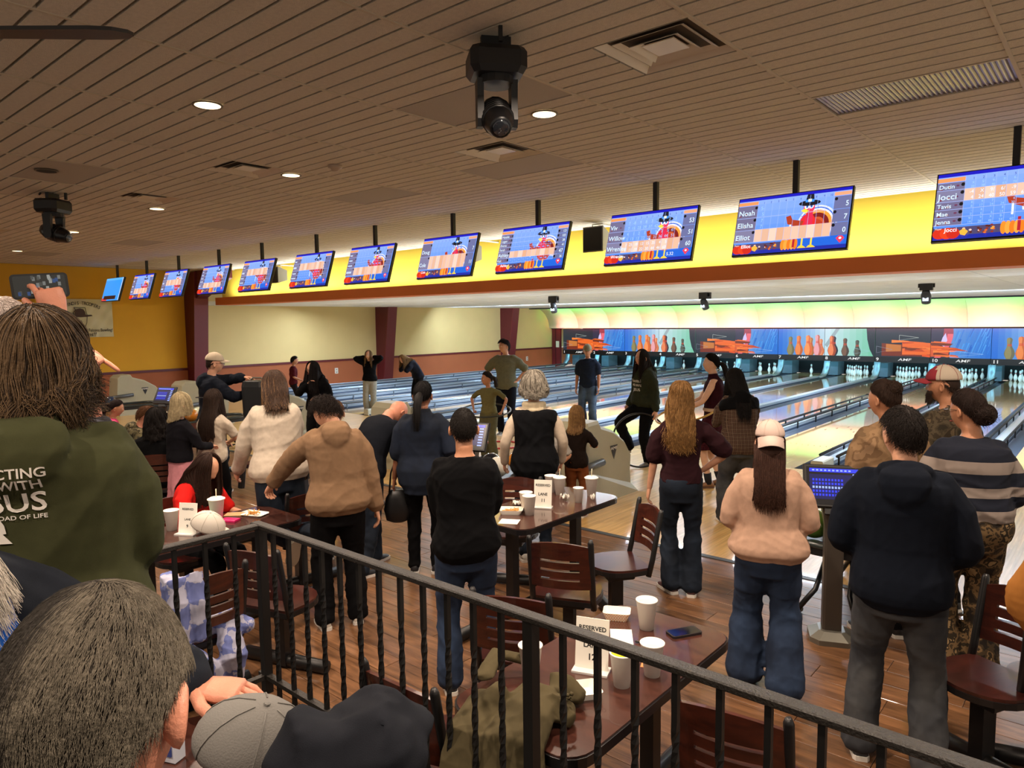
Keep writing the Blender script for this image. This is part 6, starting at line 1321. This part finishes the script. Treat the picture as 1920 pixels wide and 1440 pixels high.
P = person('small boy in maroon shirt near the cream wall, facing right', (-15.90, 9.92), 1.34, -30, hs=1.15, skin='m', vox=.018, face_on=True, head=(10, 0, 0), rh=(.2, .22, 1.0), lh=(-.18, .2, .98), top=dict(m=cloth('maroontee', '#4a141c'), name='tee_shirt', ease=.03, hem=-.06, sl=.85, band=False), bot=dict(m=cloth('darktrack', '#1a1418'), name='trousers'), hair=dict(c='#120c0a', kind='short', n=400, L=.03, r=.003, vol=.014))
P = person('person with long black hair, black clothes, hand raised to chin', (-9.9, 6.62), 1.58, 205, sex='f', skin='l', w=1.15, vox=.014, lean=10, head=(-35, 6, 0), face_on=True, gl=True, rh=(.06, .22, 1.33), re=(.8, .1, -.8), lh=(-.14, .25, 1.1), top=dict(m=BLACK, name='hoodie', ease=.05, hem=-.1, hood=.9), bot=dict(m=BLACKP, ease=.03, name='trousers'), hair=dict(c='#171010', kind='long', L=.42, n=600, r=.002, vol=.020, fr=48, spread=.25))
# ---- left tables
P = person('person in cream cap and navy hoodie with a hand on the black console', (-9.05, 4.42), 1.80, -18, w=1.08, vox=.013, head=(0, 2, 0), face_on=True, gl=True, lhw=(-8.56, 4.72, 1.53), le=(-.5, -.6, -.5), rh=(.16, .42, 1.22), re=(.7, -.7, -.4), hand_o={'r': dict(c=.6, n=(-.3, 0, 1)), 'l': dict(c=.25, f=(.2, 1, -.1), n=(0, 0, -1))}, top=dict(m=cloth('navyhood', '#151a24'), name='hoodie', ease=.045, hem=-.06, hood=.95), bot=dict(m=D_DARK, name='jeans'), hair=dict(c='#2a1c14', kind='short', n=400, L=.02, vol=.004), hat=dict(c='#c4b49c')); P_CM = P
P = person('girl with very long brown hair and white T-shirt standing, arms folded, facing right', (-7.43, 3.62), 1.46, 28, sex='f', hs=1.1, vox=.012, rh=(.05, .28, 1.05), re=(1, -.2, -.4), lh=(-.05, .28, 1.05), le=(-1, -.2, -.4), top=dict(m=cloth('whitetee', '#b8aa98'), name='tee_shirt', ease=.03, hem=-.08, sl=.85, band=False), bot=dict(m=BLACKP, name='leggings', ease=.004), hair=dict(c='#2e2018', kind='long', L=.46, n=700, r=.002, vol=.014, fr=50))
P = person('girl with straight pale hair, black sweater and pink skirt', (-7.29, 3.20), 1.47, 2, sex='f', hs=1.1, vox=.012, rh=(.10, .34, 1.08), re=(.8, -.8, -.3), lh=(-.08, .34, 1.08), top=dict(m=cloth('inksweater', '#100f14'), name='sweater', ease=.035, hem=.04), bot=dict(m=cloth('pinkskirt', '#c08088'), kind='skirt', L=.70, flare=.10, top=.08, name='skirt'), hair=dict(c='#9c8c6c', kind='long', L=.14, n=800, r=.0017, vol=.016, hl='#c0b08c', fr=50))
SIT = dict(hip=(0, 0, .50), lf=(-.13, .44, 0), rf=(.13, .44, 0))
P = person('seated person with dark curly hair and black sweater at far table, seen from behind', (-7.88, 3.22), 1.66, 58, sex='f', w=1.12, vox=.012, **SIT, lh=(-.35, .30, .80), rh=(.2, .4, .80), top=dict(m=BLACK, name='sweater', ease=.04, hem=-.08), bot=dict(m=BLACKP, name='trousers'), hair=dict(c='#150f0d', kind='long', L=.16, n=1100, r=.0018, vol=.03, curl=.016, top_tilt=-.3))
P = person('seated boy with light brown fringe and camouflage jacket, profile to the right', (-9.17, 3.42), 1.60, -25, vox=.013, skin='r', **SIT, lean=22, face_on=True, lh=(-.12, .42, .82), rh=(.15, .42, .82), top=dict(m=camo('green', ['#2c2a1c', '#4a4430', '#5c543a', '#3a3424', '#7a7054'], 11), name='jacket', ease=.04, hem=-.06, hood=.85), bot=dict(m=BLACKP, name='trousers'), hair=dict(c='#5c3a20', kind='short', n=900, L=.055, r=.0018, vol=.018))
P = person('seated girl in bright pink jacket with tied dark hair at far table', (-10.46, 3.62), 1.55, -25, sex='f', vox=.014, skin='m', **SIT, lean=14, face_on=True, lh=(-.16, .40, .82), rh=(.16, .40, .82), top=dict(m=cloth('hotpink', '#d84c78'), name='jacket', ease=.035, hem=-.04), bot=dict(m=BLACKP, name='trousers'), hair=dict(c='#241614', kind='up', n=500, r=.0018, vol=.008, tail=(0, -.09, .03, .2, .03)))
Person.mk_top(P, m=BLACK, ease=.042, hem=.30, sl=0, name='black_shirt_front', band=False, neck=.545) if False else None
P = person('seated girl with long brown hair in bright red T-shirt leaning over left table', (-5.47, 2.46), 1.55, -72, sex='f', vox=.011, hip=(0, 0, .56), lf=(-.13, .44, 0), rf=(.13, .44, 0), lean=16, head=(10, 24, 0), rh=(.16, .46, .80), re=(.6, -.6, -.5), lh=(-.16, .46, .80), top=dict(m=cloth('red', '#c41c18'), name='tee_shirt', ease=.03, hem=-.06, sl=.9, band=False, fold=.009), bot=dict(m=BLACKP, name='trousers'), hair=dict(c='#2c1a12', kind='long', L=.30, n=1100, r=.0017, wave=.014, vol=.016, hl='#5c3c24', fr=50))
P = person('person with streaked brown hair in off-white sweatshirt kneeling on chair', (-5.18, 3.07), 1.80, 80, sex='f', w=1.08, vox=.011, hip=(0, 0, .93), tw=-18, lean=16, pt=4, head=(-8, 12, 0), lf=(-.10, -.44, .44, 0, 60), rf=(.10, -.44, .44, 0, 60), lk=(0, 1, -.9), rk=(0, 1, -.9), lh=(-.2, .36, .92), rh=(.2, .36, .92), top=dict(m=cloth('offwhite', '#b5a898'), name='sweatshirt', ease=.045, hem=-.05, blouse=.02, fold=.010), bot=dict(m=D_DARK, ease=.018, name='trousers'), shoe=dict(c='#9a8468', sole='#c8bca8', sock='#c8c0b8'), hair=dict(c='#3c2a1e', kind='long', L=.24, n=1200, r=.0016, wave=.016, vol=.014, hl='#a88058', top_tilt=-.3))
# ---- on the raised floor
P = person('person with wavy brown hair in olive hoodie with white back lettering', (-2.17, .60), 1.74, 60, z0=.5, headw=(-2.2, .61, 2.10), sex='f', w=1.22, vox=.010, shw=1.02, head=(-8, 4, 0), rh=(.16, .30, 1.04), re=(.15, -.3, -1), lh=(-.16, .30, 1.04), le=(-.2, -.2, -1), hand_o={'r': dict(c=.7, n=(-1, 0, 0))},
    top=dict(m=cloth('olive', '#3a3c26'), name='hoodie', ease=.065, hem=-.12, hood=1.1, fold=.010), bot=dict(m=BLACKP, name='trousers'), hair=dict(c='#33271c', kind='long', L=.13, n=3600, r=.0012, wave=.026, vol=.028, curl=.011, hl='#5a4630', top_tilt=-.35, fr=50)); P_OW = P
P = person('older person with white hair and glasses at left edge, phone raised in one hand', (-2.76, .65), 1.77, 62, z0=.5, vox=.012, skin='r', w=1.08, head=(-6, 0, 0), gl=True, face_on=True, rhw=(-2.57, .77, 2.225), re=(-.6, .3, -1), hand_o={'r': dict(c=(.5, .9, 1.0, 1.1), f=(-.25, .0, 1.), n=(-.5, .9, 0), t=.2)}, top=dict(m=cloth('greyshirt', '#4a4a4e'), name='shirt', ease=.03, sl=.9, band=False), bot=dict(m=BLACKP, name='trousers'), hair=dict(c='#b8aca4', kind='short', n=1800, L=.03, r=.0012, vol=.008)); P_PH = P
P = person('person hidden behind the olive hoodie, bare forearm raised and finger pointing right', (-3.41, 1.0), 1.86, 20, vox=.012, skin='r', rhw=(-3.25, 1.03, 2.15), re=(.3, .3, -1), hand_o={'r': dict(c=(.05, 1.1, 1.2, 1.2), f=(.75, .35, -.55), n=(0, .3, -1))}, top=dict(m=cloth('greytee2', '#3a3a40'), name='tee_shirt', ease=.03, sl=.9, band=False), bot=dict(m=BLACKP, name='trousers'), hair=dict(c='#3a2c22', kind='short', n=400, L=.03))
STOOL = dict(hip=(0, 0, .74), lf=(-.15, .36, .28), rf=(.15, .36, .28))
P = person('grey-haired person seated in the near left foreground, seen from behind', (-.655, .245), 1.78, 60, z0=.5, headw=(-.815, .25, 1.785), hs=1.08, w=1.1, skin='r', vox=.008, **STOOL, lean=14, head=(-10, 20, 0), lh=(-.22, .22, .72), rh=(.22, .22, .72), top=dict(m=cloth('charcoalshirt', '#1c1c20'), name='shirt', ease=.03, hem=-.06, sl=.9, band=False), bot=dict(m=D_DARK, name='jeans'), hair=dict(c='#2b2620', kind='short', n=36000, L=.026, r=.00028, vol=.008, hl='#5e574b', lay=.20, jit=.10, swirl=.16)); P_GM = P
P = person('white-bearded person in navy jacket over blue shirt, hand on table', (-1.42, .22), 1.82, -14, z0=.5, headw=(-1.74, .27, 1.86), tw=-38, w=1.22, skin='r', vox=.009, **STOOL, lean=6, head=(6, 4, 0), face_on=True, lhw=(-1.36, .63, 1.455), le=(-1, -.4, -.6), rh=(.22, .3, 1.0), hand_o={'l': dict(c=.28, n=(0, 0, -1), f=(.6, .8, -.08), t=.2)}, beard='#c8c0b4',
    top=dict(m=cloth('navyjacket', '#1c2028'), name='jacket', ease=.055, hem=-.10, fold=.008), bot=dict(m=BLACKP, name='trousers'), hair=dict(c='#c4bcb0', kind='short', n=1200, L=.03, r=.001, vol=.010)); P_BM = P
run_jobs()
# ---- prints on clothes
def logo_r(a):
    ox, oz, k = -.06, 1.205, .42
    for q in range(7):
        t0, t1 = PI-q*PI/7, PI-(q+1)*PI/7; a.add([(ox+k*.0715*math.cos(t0), oz+k*.11*math.sin(t0), 0), (ox+k*.0715*math.cos(t1), oz+k*.11*math.sin(t1), 0), (ox, oz-k*.015, 0)], [(0, 1, 2)])
    a.add([(ox+k*x, oz+k*z, 0) for x, z in ((-.09, -.06), (0, -.06), (-.03, 0), (-.075, .01))], [(0, 1, 2, 3)]); a.add([(ox+k*x, oz+k*z, 0) for x, z in ((.03, -.06), (.1, -.06), (.05, .0), (.0, -.01))], [(0, 1, 2, 3)])
print_on(P_OW, P_OW.top, [('CONNECTING', -.045, 1.345, .034, 1.), ('PEOPLE WITH', -.05, 1.315, .034, 1.), ('JESUS', -.03, 1.258, .066, 1.15), ('CENTRAL ROAD OF LIFE', -.04, 1.238, .015, 1.2), ('ROADS', -.145, 1.18, .02, 1.1), logo_r], WHITE_P, 'lettering')
print_on(P_OJ, P_OJ.top, [('Rooted', 0, 1.27, .07, 1.), ('WE HAVE', 0, 1.21, .05, 1.), ('JESUS', 0, 1.14, .055, 1.2)], WHITE_P, 'lettering', back=False)
print_on(P_CM, P_CM.top, [('LIONS', .02, 1.24, .075, 1.), ('DEN', .02, 1.16, .075, 1.)], WHITE_P, 'lettering', back=False)
# ---- things people hold or wear
t = empty('smartphone', (-2.62, .74, 2.33), math.radians(76), label='black phone held up landscape by a raised hand at left', cat='phone')
a = MB(); Tp = rotm(math.radians(90), 0, 0) @ rotm(0, 0, .08); a.prism(rrect(.155, .078, .012), -.006, .004, Tp); a.build('phone_case', M_blk, t)
a = MB(); a.prism(rrect(.14, .066, .006), .004, .0046, Tp); ph = a.build('display', em('#30302c', .5), t); a = MB(); rr = random.Random(2)
a.m = 0
for q in range(26):
    x, z = rr.uniform(-.065, .055), rr.uniform(-.03, .022); a.m = q % 4; a.flat([(x, z), (x+.008, z), (x+.008, z+.012), (x, z+.012)], .0049, Tp)
a.build('preview', [em('#8a8c88', .6), em('#54544e', .6), em('#2c4a7a', .8), em('#b8b8b0', .6)], t)
t = empty('shoulder_bag', (-4.80, 3.98, .60), .7, label='black shoulder bag hanging beside the denim-shirt person', cat='bag')
a = MB(); a.loft([ring((0, 0, z), (1, 0, 0), (0, 1, 0), w_, d_, 2.4, 16) for z, w_, d_ in ((-.16, .05, .03), (-.14, .10, .05), (-.05, .12, .06), (.06, .10, .05), (.13, .055, .03))]); a.build('pouch', mat('black_leather', '#121214', .45), t, True)
a = MB(); a.tube([(.07, 0, .08), (.05, 0, .28), (0, 0, .42), (-.05, 0, .28), (-.07, 0, .08)], .008, 6); a.build('strap', mat('black_leather', '#121214', .45), t, True)
hoop(-5.37, 9.10, .42, .40, rotm(0, 0, .62) @ rotm(PI/2*.95, 0, 0), '#14161c', 'large black hoop standing around the lifted foot of the JESUS hoodie person', tr=.014)
hoop(-4.28, 8.42, .98, .40, rotm(.25, -.15, 0), '#b8923c', 'yellow hoop held by the maroon vest person'); hoop(-7.72, 8.28, .78, .40, rotm(.12, .1, 0), '#1c2420', 'dark hoop at the waist of the olive-clad girl')
cup(-4.86, 4.22, 'clear-looking foam cup in the hand of the bald person', z=1.06)
t = empty('smartphone', (-8.68, 4.12, 1.30), .4, label='dark phone in the hand of the cream cap person', cat='phone'); a = MB(); a.box((0, 0, 0), (.14, .07, .012), bev=.003); a.build('phone_case', M_blk, t); a = MB(); a.box((0, 0, .0065), (.13, .062, .001)); a.build('glass', mat('phone_glass', '#06070a', .06, spec=.8), t)
# ---- draped cloths, caps lying about, round table
def heap(name, x, y, z, rz, w, d, h, m_, label, cat, seed, vox=.008, fold=.018, drop=None, ff=.9):
    r = np.random.RandomState(seed); a = MB()
    for q in range(7):
        p = np.array([r.uniform(-w, w)*.55, r.uniform(-d, d)*.55, h*.25]); pts = [p+np.array([r.uniform(-.35, .35)*w*t, r.uniform(-.35, .35)*d*t, h*.5*math.sin(t*3)]) for t in np.linspace(0, 1, 5)]; limb(a, pts, [h*.42, h*.5, h*.48, h*.5, h*.4], 10)
    if drop:
        for pts, rr_ in drop: limb(a, [np.array(p) for p in pts], rr_, 12, .55)
    t = empty(name, (x, y, z), rz, label=label, cat=cat)
    job(a, vox, 5, lambda me: solid(me, 'cloth', m_, t, fold, seed, ff))
heap('jacket', -1.60, 1.92, .765, .2, .26, .16, .10, cloth('olivejacket', '#4c4430'), 'olive green jacket heaped on the near end of the LANE 12 table', 'jacket', 4, drop=[([(-.22, .05, .06), (-.25, .2, .08), (-.12, .26, .05)], [.05, .055, .045]), ([(.05, -.05, .06), (.06, -.22, .02), (.08, -.28, -.2), (.07, -.29, -.42)], [.09, .12, .14, .12]), ([(-.12, -.08, .05), (-.12, -.22, .0), (-.12, -.27, -.2), (-.1, -.27, -.34)], [.08, .1, .12, .1])])
def fleece():
    return pattern('fleece_plaid', lambda N, L, o: (lambda k: ((lambda nz, ad, sc: (L.new(o, nz.inputs['Vector']), nz.inputs['Scale'].__setattr__('default_value', 22), L.new(nz.outputs['Color'], sc.inputs[0]), setattr(sc, 'operation', 'SCALE'), sc.inputs['Scale'].__setattr__('default_value', .09), L.new(o, ad.inputs[0]), L.new(sc.outputs[0], ad.inputs[1]), L.new(ad.outputs[0], k.inputs['Vector'])))(N.new('ShaderNodeTexNoise'), N.new('ShaderNodeVectorMath'), N.new('ShaderNodeVectorMath')), k.inputs['Scale'].__setattr__('default_value', 9), k.inputs['Color1'].__setattr__('default_value', hexc('#6a74a8')), k.inputs['Color2'].__setattr__('default_value', hexc('#a8a8bc')), k.outputs['Color'])[-1])(N.new('ShaderNodeTexChecker')), 1.)
a = MB(); bt = empty('blanket', (-3.98, 1.77, 0), 0, label='fluffy blue and white plaid blanket draped over the chair behind the rail', cat='blanket')
limb(a, [(.29, -.19, .5), (.28, -.2, .70), (.26, -.2, .87), (.2, -.2, .88), (.19, -.2, .7)], [.05, .06, .055, .05, .05], 12, 1.)
limb(a, [(.28, -.10, .52), (.28, -.10, .70), (.26, -.10, .87), (.2, -.1, .8)], [.05, .06, .055, .05], 12, 1.)
limb(a, [(.20, -.22, .50), (.12, -.05, .51), (.15, .12, .52), (.26, .2, .48)], [.05, .075, .07, .05], 12)
limb(a, [(.18, -.2, .52), (.27, -.12, .38), (.26, .0, .28), (.25, .06, .18)], [.05, .08, .06, .03], 12); limb(a, [(.2, .1, .52), (.30, .08, .36), (.29, .1, .2)], [.06, .08, .04], 12)
job(a, .007, 3, lambda me: solid(me, 'fleece', fleece(), bt, .012, 9, 1.6))
TBZ = 1.42
t = empty('pub_table', (-1.1, .5, .5), label='tall round brown table beside the seated foreground people', cat='table')
a = MB(); a.lathe([(0, .88), (.29, .88), (.30, .89), (.30, .91), (.29, .92), (0, .92)], 40); a.build('table_top', M_top, t, False); a = MB(); a.lathe([(.25, 0), (.25, .02), (.05, .05), (.04, .88), (0, .88)], 20); a.build('pedestal', M_iron, t, True)
class _C: pass
def loose_cap(x, y, z, rz, tilt, c, label, back=False, hs=1.05):
    t = empty('cap', (x, y, z), rz, label=label, cat='cap'); q = _C(); q.hs = hs; q.s = 1.; q.HC = np.array([0, 0, .0]); q.HR = rotm(*tilt); q.root = t; q.hp3 = None; Person.mk_cap(q, c=c, back=back)
loose_cap(-1.165, .60, TBZ-.012, -.6, (-.35, .25, 0), '#6a6864', 'grey cap with button on top lying on the round table in the left foreground', hs=.92)
loose_cap(-4.74, 2.24, .775, -1.0, (-.35, .2, 0), '#c8c0b4', 'white cap lying on the left table behind the rail corner')
t = empty('snack_packet', (-1.262, .512, TBZ+.0), .4, label='small red, white and blue packet beside the ear of grey-haired person', cat='packet'); a = MB(); a.box((0, 0, .04), (.035, .025, .08), bev=.003); a.build('wrapper', mat('packet_white', '#c8ccd8', .4), t); a = MB(); a.box((0, 0, .078), (.037, .027, .02), bev=.003); a.build('top_flap', mat('packet_red', '#d83020', .5), t); a = MB(); a.box((0, -.0135, .035), (.022, .003, .04)); a.build('blue_panel', mat('packet_blue', '#2c3c7c', .5), t)
heap('jacket', -.955, .675, 1.422, .6, .13, .11, .13, cloth('charcoaljacket', '#1a1c22'), 'charcoal jacket bundled on the round table at the bottom', 'jacket', 11, fold=.004, vox=.009)
run_jobs()
# collar and shirt of the bearded person
P = P_BM; c_, R_ = P.T(.53); a = MB()
limb(a, [(c_+R_[:, 0]*.105*math.sin(q)-R_[:, 1]*.09*math.cos(q)+R_[:, 2]*(.02+.0*q-.10*max(0, -math.cos(q)))-R_[:, 1]*0)*P.s for q in np.linspace(-2.5, 2.5, 17)], [.028*P.s]*17, 10, .6); a.build('collar', cloth('collargrey', '#8a9098'), P.root, True)
def patch(P, name, a0, a1, u0, u1, e, m_, n=7):
    a = MB(); V = []
    for off in (0, .006):
        for u in np.linspace(u0, u1, n):
            c, R = P.T(u); aa, bb = np.interp(u, U_, P.A)+e+off, np.interp(u, U_, P.B)+e+off
            for q in np.linspace(a0, a1, n): V.append((c+R[:, 1]*np.interp(u, U_, Y_)+R[:, 0]*aa*math.cos(math.radians(q))+R[:, 1]*bb*math.sin(math.radians(q)))*P.s)
    N = n*n; F = []
    for r_ in range(n-1):
        for q in range(n-1): F += [(r_*n+q, r_*n+q+1, (r_+1)*n+q+1, (r_+1)*n+q), (N+r_*n+q, N+(r_+1)*n+q, N+(r_+1)*n+q+1, N+r_*n+q+1)]
    for r_ in range(n-1): F += [(r_*n, (r_+1)*n, N+(r_+1)*n, N+r_*n), (r_*n+n-1, N+r_*n+n-1, N+(r_+1)*n+n-1, (r_+1)*n+n-1), (r_, N+r_, N+r_+1, r_+1), (N-n+r_, N-n+r_+1, 2*N-n+r_+1, 2*N-n+r_)]
    a.add(V, F); return a.build(name, m_, P.root, True)
patch(P, 'shirt_front', 72, 118, .2, .51, .062, cloth('blueshirt', '#1c4c9c')); patch(P, 'collar_lining', 118, 165, .36, .53, .066, cloth('collargrey', '#8a9098')); patch(P, 'collar_lining', 25, 72, .36, .53, .066, cloth('collargrey', '#8a9098'))
rs = np.random.RandomState(3); ps = []
for i in range(1500):
    x, z = rs.uniform(-.06, .06), rs.uniform(-.13, -.05); p = P.hp3(x, .085*math.sqrt(max(.05, 1-(x/.075)**2)), z); d = nrm(R_[:, 1]*.5+np.array([0, 0, -1])+R_[:, 0]*x*4); L_ = rs.uniform(.06, .16); ps.append([p+d*L_*t_+np.array([math.sin(t_*7+i), math.cos(t_*6+i), 0])*.004 for t_ in np.linspace(0, 1, 6)])
strands('long_beard', ps, .0009, hair_mat('#c8c0b4'), P.root)
# fan blade
a = MB(); d_ = nrm((-.757, -.653, 0)); pv = np.array([-d_[1], d_[0], 0])
ctr = np.array([-2.55, -.45, 3.2]);
